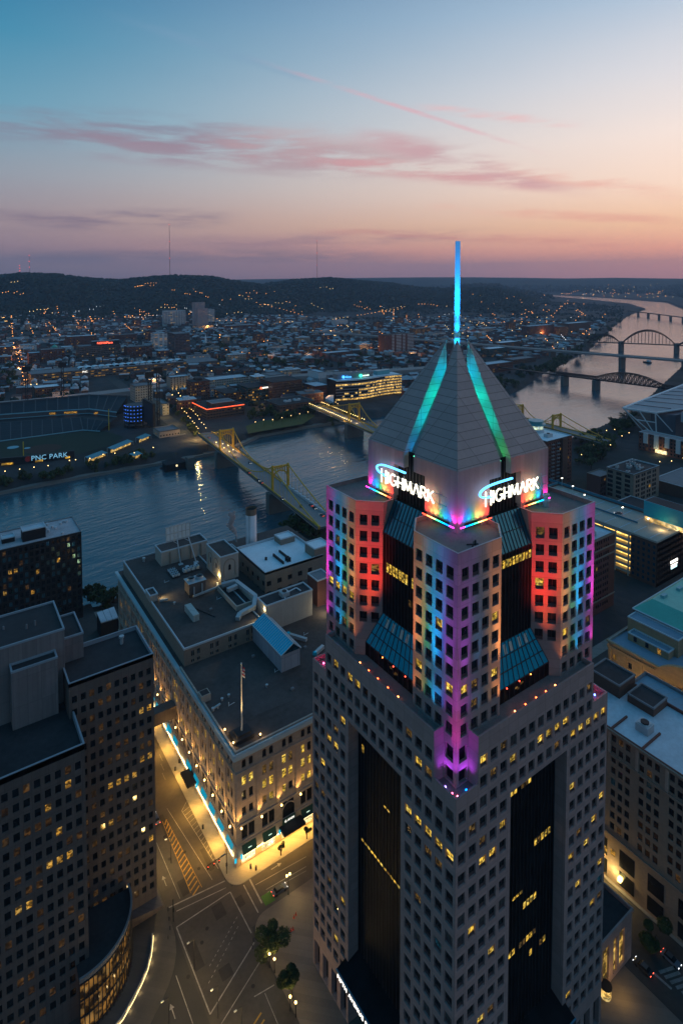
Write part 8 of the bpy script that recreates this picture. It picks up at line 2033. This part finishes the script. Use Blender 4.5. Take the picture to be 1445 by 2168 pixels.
for k in range(46):
    x, y, c = rng.uniform(0, 1200), rng.gauss(692, 24), rng.choices((0, 1, 2), (.6, .33, .07))[0]; a = rng.choice((-.35, -.3, .9, 1.2)); n = rng.randint(4, 9)
    if 650 < y < 765: lrow((x, y), (x+n*7*math.cos(a), y+n*3.2*math.sin(a)), n, c, 1.2)
for k in range(90):
    x, y = rng.uniform(-5, 1240), rng.gauss(696, 26)
    if 640 < y < 770: lampsites.append((x, y, rng.choices((0, 1, 2), (.4, .45, .15))[0]))
for k in range(19):
    x, y, c = rng.uniform(0, 1000), rng.uniform(604, 660), rng.choices((0, 1, 2), (.6, .3, .1))[0]; a = rng.uniform(-.5, 1.2); n = rng.randint(3, 9)
    lrow((x, y), (x+n*5.5*math.cos(a), y+n*2.6*math.sin(a)), n, c, 1.5)
for k in range(130): lampsites.append((rng.uniform(1230, 1445), rng.gauss(618, 7), rng.choices((0, 1, 2), (.4, .45, .15))[0]))
for k in range(60): lampsites.append((rng.uniform(1000, 1240), rng.uniform(625, 690), 0))
def on_land(px, py):
    d = ray(px, py); dn = math.hypot(d.x, d.y); lo_, prev = 300.0, None
    rr = np.geomspace(350, 9000, 260); x, y = d.x/dn*rr, d.y/dn*rr; zr = HC+d.z/dn*rr; h = zr-terrain(x, y); k = np.argmax(h < 0)
    if h[k] >= 0: return None
    return x[k], y[k], float(terrain(x[k:k+1], y[k:k+1])[0]), rr[k]
res = [(on_land(x, y), c) for x, y, c in lampsites]; res = [(p, c) for p, c in res if p is not None and float(river_sd(np.array(p[0]), np.array(p[1]))) > 2]
res.sort(key=lambda q: q[0][3]); LAMP_T = ('orange', 'golden', 'white')
lights = [MB(), MB(), MB()]
for i, (p, c) in enumerate(res):
    if i < 290:
        q = 0 if p[3] < 850 else (1 if p[3] < 1500 else 2)
        w_ = 'on the river lawn and walks' if p[3] < 700 else ('along the ballpark side streets' if p[3] < 1000 else 'among the far bank houses')
        thing('street_lamp', '%s street lamp %s' % (LAMP_T[c], w_), 'street lamp', (p[0], p[1], p[2]), 'street lamps across the river', LMESH[(c, q)])
    else: lights[c].ball((p[0], p[1], p[2]+8), .45+.00022*p[3], 0, 5, 3)
for c in range(3):
    if lights[c].v: setting('far_street_lights', lights[c], LC[c], 'stuff')
# cars
m, t, b = newmat('car_paint'); MATS['car_paint'] = m
t.put(b.inputs['Base Color'], t.ramp(t.n('ShaderNodeObjectInfo').outputs['Random'], [(0, (.02, .02, .025)), (.4, (.10, .11, .12)), (.7, (.03, .05, .10)), (1, (.42, .43, .44))])); b.inputs['Roughness'].default_value = .3
def car_tree():
    r = thing('parked_car', 'car', 'car', (0, 0, 0))
    prof = [(-2.2, .35), (-2.25, .8), (-1.9, .95), (-1.3, .98), (1.0, .98), (2.0, .85), (2.25, .7), (2.2, .35)]
    mb = MB(); n = len(prof); mb.add([(-.88, y, z) for y, z in prof]+[(.88, y, z) for y, z in prof], [tuple(range(n)), tuple(range(2*n-1, n-1, -1))]+[(i, n+i, n+(i+1) % n, (i+1) % n) for i in range(n)]); part('body', mb, [pmat('car_paint', (.32, .34, .36), .3, .05)], r)
    mb = MB(); mb.add([(-.8, -1.6, .96), (.8, -1.6, .96), (.8, 1.1, .96), (-.8, 1.1, .96), (-.62, -1.1, 1.45), (.62, -1.1, 1.45), (.62, .35, 1.45), (-.62, .35, 1.45)], ((0, 1, 5, 4), (1, 2, 6, 5), (2, 3, 7, 6), (3, 0, 4, 7))); mb.quad((-.62, -1.1, 1.46), (.62, -1.1, 1.46), (.62, .35, 1.46), (-.62, .35, 1.46), 1); part('cabin', mb, [M_glass, MATS['car_paint']], r)
    for sx in (-.8, .8):
        for y in (-1.35, 1.35):
            mb = MB(); mb.cyl(0, 0, -.11, .11, .33, 10); mb.v = [(sx+z, y+y_, .33+x) for x, y_, z in mb.v]; part('wheel', mb, [M_black], r)
        mb = MB(); mb.box(sx*.8-.18, sx*.8+.18, 2.16, 2.27, .6, .76); part('headlight', mb, [LC[2]], r); mb = MB(); mb.box(sx*.8-.16, sx*.8+.16, -2.28, -2.2, .68, .82); part('tail_light', mb, [LC[3]], r)
    return r
car0 = car_tree(); cc_ = atz(*C(1187, 778), .02)
car0['label'] = 'dark car waiting beside the green bike box on the avenue'; car0.location = cc_; car0.rotation_euler = (0, 0, -pi/2); car0['group'] = 'cars in the streets'
by = math.atan2(-(E_ := (B1(10, 0, 0)-B1(0, 0, 0))).x, E_.y)
copy_tree(car0, atz(1419, 2035, .03), pi, 'long car parked before the tan office block', 'cars in the streets'); copy_tree(car0, atz(1360, 2052, .03), 0., 'car with glowing lights in the side street by the pavilion', 'cars in the streets'); copy_tree(car0, atz(*hp(40, 790), .02), 0., 'white car half hidden behind the dark office wing', 'cars in the streets')
copy_tree(car0, atz(1322, 1480, 25.05), .5, 'dark car alone on the blue parking deck', 'cars in the streets'); copy_tree(car0, (352, 200, 25.65), .8, 'dark car on the ramp of the pale garage roof', 'cars in the streets')
for i, (s, t) in enumerate(((16, 3.5), (30, 5), (36, 5.2), (58, -7.4), (98, -7.4), (104, -7.4), (126, -7.4), (150, 3), (172, -3), (186, 3), (205, -2), (232, 3), (250, -3))): copy_tree(car0, B1(s, t, 9.22), by+(pi if i % 2 else 0), 'small pale car standing on the nearest yellow bridge', 'cars on the nearest bridge')
for i in range(12):
    k = rng.randrange(3, 8); p = hw[k].lerp(hw[k+1], rng.random()); copy_tree(car0, Vector((p.x-4, p.y+6+rng.random()*10, 7.05)), math.atan2(hw[k+1].y-hw[k].y, hw[k+1].x-hw[k].x)-pi/2+(pi if i % 2 else 0), 'car on the expressway beyond the riverside offices', 'cars on the expressway')
# signals, lamps, cones at the crossing
b0 = atz(*hp(642, 1240), .14); ts = thing('traffic_signal', 'traffic signal pole with long mast arm at the glowing store corner', 'traffic signal', b0)
mb = MB(); mb.cyl(b0.x, b0.y, .14, 7.6, .14, 8); part('pole', mb, [M_black], ts); mb = MB(); mb.bar((b0.x, b0.y, 6.2), (b0.x-6.2, b0.y-.5, 6.6), .16); part('mast_arm', mb, [M_black], ts)
for k, dx in enumerate((2.6, 4.2, 6.0)):
    mb = MB(); mb.box(b0.x-dx-.2, b0.x-dx+.2, b0.y-.75, b0.y-.4, 5.5, 6.6); mb.ball((b0.x-dx, b0.y-.8, 6.3), .12, 1, 6, 3); part('signal_head', mb, [M_black, LC[3]], ts)
mb = MB(); mb.box(b0.x-1.9, b0.x-.5, b0.y-.2, b0.y-.14, 6.3, 6.7); part('street_sign', mb, [pmat('sign_blue_plate', (.02, .07, .2), .5)], ts)
mb = MB(); mb.box(b0.x-.35, b0.x+.1, b0.y-.4, b0.y-.1, 2.6, 3.6); part('walk_signal', mb, [M_black], ts)
b1 = atz(*C(737, 905), .14); ts2 = thing('traffic_signal', 'slim teal-topped signal pole on the kerb by the dark offices', 'traffic signal', b1); mb = MB(); mb.cyl(b1.x, b1.y, .14, 6.5, .12, 8); part('pole', mb, [M_black], ts2); mb = MB(); mb.box(b1.x-.2, b1.x+.2, b1.y-.2, b1.y+.2, 3.0, 4.1); part('signal_head', mb, [M_black], ts2)
for i, (q, lab) in enumerate((((1225, 790), 'bright twin-globe street lamp on the avenue beside the skyscraper'), ((1145, 1100), 'low globe lamp under the big plaza tree'), ((1166, 1122), 'second globe lamp beside the big plaza tree'), ((1233, 1285), 'globe lamp near the dim plaza tree'), ((1256, 1310), 'globe lamp at the bottom of the plaza'))):
    b_ = atz(*C(*q), .15); hh = 5.6 if i == 0 else 3.4; sl_ = thing('street_lamp', lab, 'street lamp', b_); mb = MB(); mb.cyl(b_.x, b_.y, .15, hh, .1, 7); mb.cyl(b_.x, b_.y, .15, .8, .18, 7); part('post', mb, [M_black], sl_)
    for dx in ((-.5, .5) if i == 0 else (0,)):
        mb = MB(); mb.bar((b_.x, b_.y, hh), (b_.x+dx, b_.y, hh+.1), .08) if dx else None; mb.ball((b_.x+dx, b_.y, hh+.35), .3, 1, 8, 5); part('globe', mb, [M_black, emat('lamp_warm', (1, .66, .24), 9)], sl_)
    lamp('street_lamp_light', 'POINT', (b_.x, b_.y, hh+.9), (1.3 if i == 0 else .16)*KW, (1, .70, .26), size=.3)
for q, en in (((40, 700), .55), ((705, 560), .9), ((800, 1000), .35), ((900, 1200), .3), ((690, 1250), .25), ((1000, 1290), .25)):
    p = atz(*C(*q), 8); lamp('street_glow', 'POINT', p, en*3.2*KW, (1, .66, .22), size=.5)
    mb = MB(); mb.cyl(p.x+1.5, p.y, .02, 8.2, .1, 6); mb.bar((p.x+1.5, p.y, 8.2), (p.x, p.y, 8.3), .1); mb.box(p.x-.3, p.x+.3, p.y-.15, p.y+.15, 8.2, 8.35, 1); solid('street_lamp', mb, [M_black, M_steel], 'slim arm street lamp over the crossing roads', 'street lamp', (p.x+1.5, p.y, 0), 'arm lamps over the crossing')
for i, q in enumerate(((1217, 955), (1226, 950), (1236, 945), (1245, 940), (1248, 890), (1257, 878))):
    p = atz(*C(*q), .15); mb = MB(); mb.cyl(p.x, p.y, .15, 1.15, .17, 8, 0, r2=.05); mb.box(p.x-.25, p.x+.25, p.y-.25, p.y+.25, .152, .2); solid('traffic_cone', mb, [pmat('cone_red', (.45, .06, .03), .6)], 'red traffic cone on the plaza beside the skyscraper', 'traffic cone', (p.x, p.y, .15), 'cones on the plaza')
for i, q in enumerate(((205, 365), (240, 300), (440, 860), (580, 640), (890, 1210), (845, 1195))):
    p = atz(*hp(*q), .14); mb = MB(); mb.cyl(p.x, p.y, .14, 1.1, .3, 8); mb.cyl(p.x, p.y, 1.1, 1.25, .34, 8); solid('litter_bin', mb, [M_black], 'black litter bin on the bright pavement round the store', 'litter bin', (p.x, p.y, .14), 'bins round the store')
for i in range(7):
    p = atz(*C(*((715+(i % 3)*4, 860+40*i) if i < 4 else (1080-(i-4)*4, 960+30*(i-4)))), .14); mb = MB(); mb.cyl(p.x, p.y, .1, 1.1, .1, 7); mb.ball((p.x, p.y, 1.12), .12, 0, 6, 3); solid('bollard', mb, [M_black], 'black bollard on the kerb of the crossing', 'bollard', (p.x, p.y, .1), 'bollards at the crossing')
# ================================================================== lettering to plain meshes
bpy.context.view_layer.update(); dg = bpy.context.evaluated_depsgraph_get()
for o in [o for o in COL.objects if o.type == 'FONT']:
    me = bpy.data.meshes.new_from_object(o.evaluated_get(dg)); n_ = link(o.name.split('.')[0], me, o.parent, ORG[o]); n_.rotation_euler = o.rotation_euler; n_.scale = o.scale
    bpy.data.objects.remove(o)
# ================================================================== haze over the valley
m = bpy.data.materials.new('haze'); m.use_nodes = True; t = NT(m.node_tree)
for n_ in list(m.node_tree.nodes): m.node_tree.nodes.remove(n_)
pv = t.n('ShaderNodeVolumePrincipled'); pv.inputs['Color'].default_value = (.50, .72, 1.0, 1); pv.inputs['Density'].default_value = 7.0e-5; pv.inputs['Anisotropy'].default_value = .2
on = t.n('ShaderNodeOutputMaterial'); t.put(on.inputs['Volume'], pv.outputs[0]); m.cycles.homogeneous_volume = True if hasattr(m.cycles, 'homogeneous_volume') else None
mb = MB(); mb.box(-14200, 14200, -14200, 14200, -15, 560)
mb.add([(-14200, -14200, -15), (14200, -14200, -15), (14200, 14200, -15), (-14200, 14200, -15)], ((3, 2, 1, 0),)) if False else None
hz = link('haze', mb.mesh('haze', [m])); hz['kind'] = 'stuff'
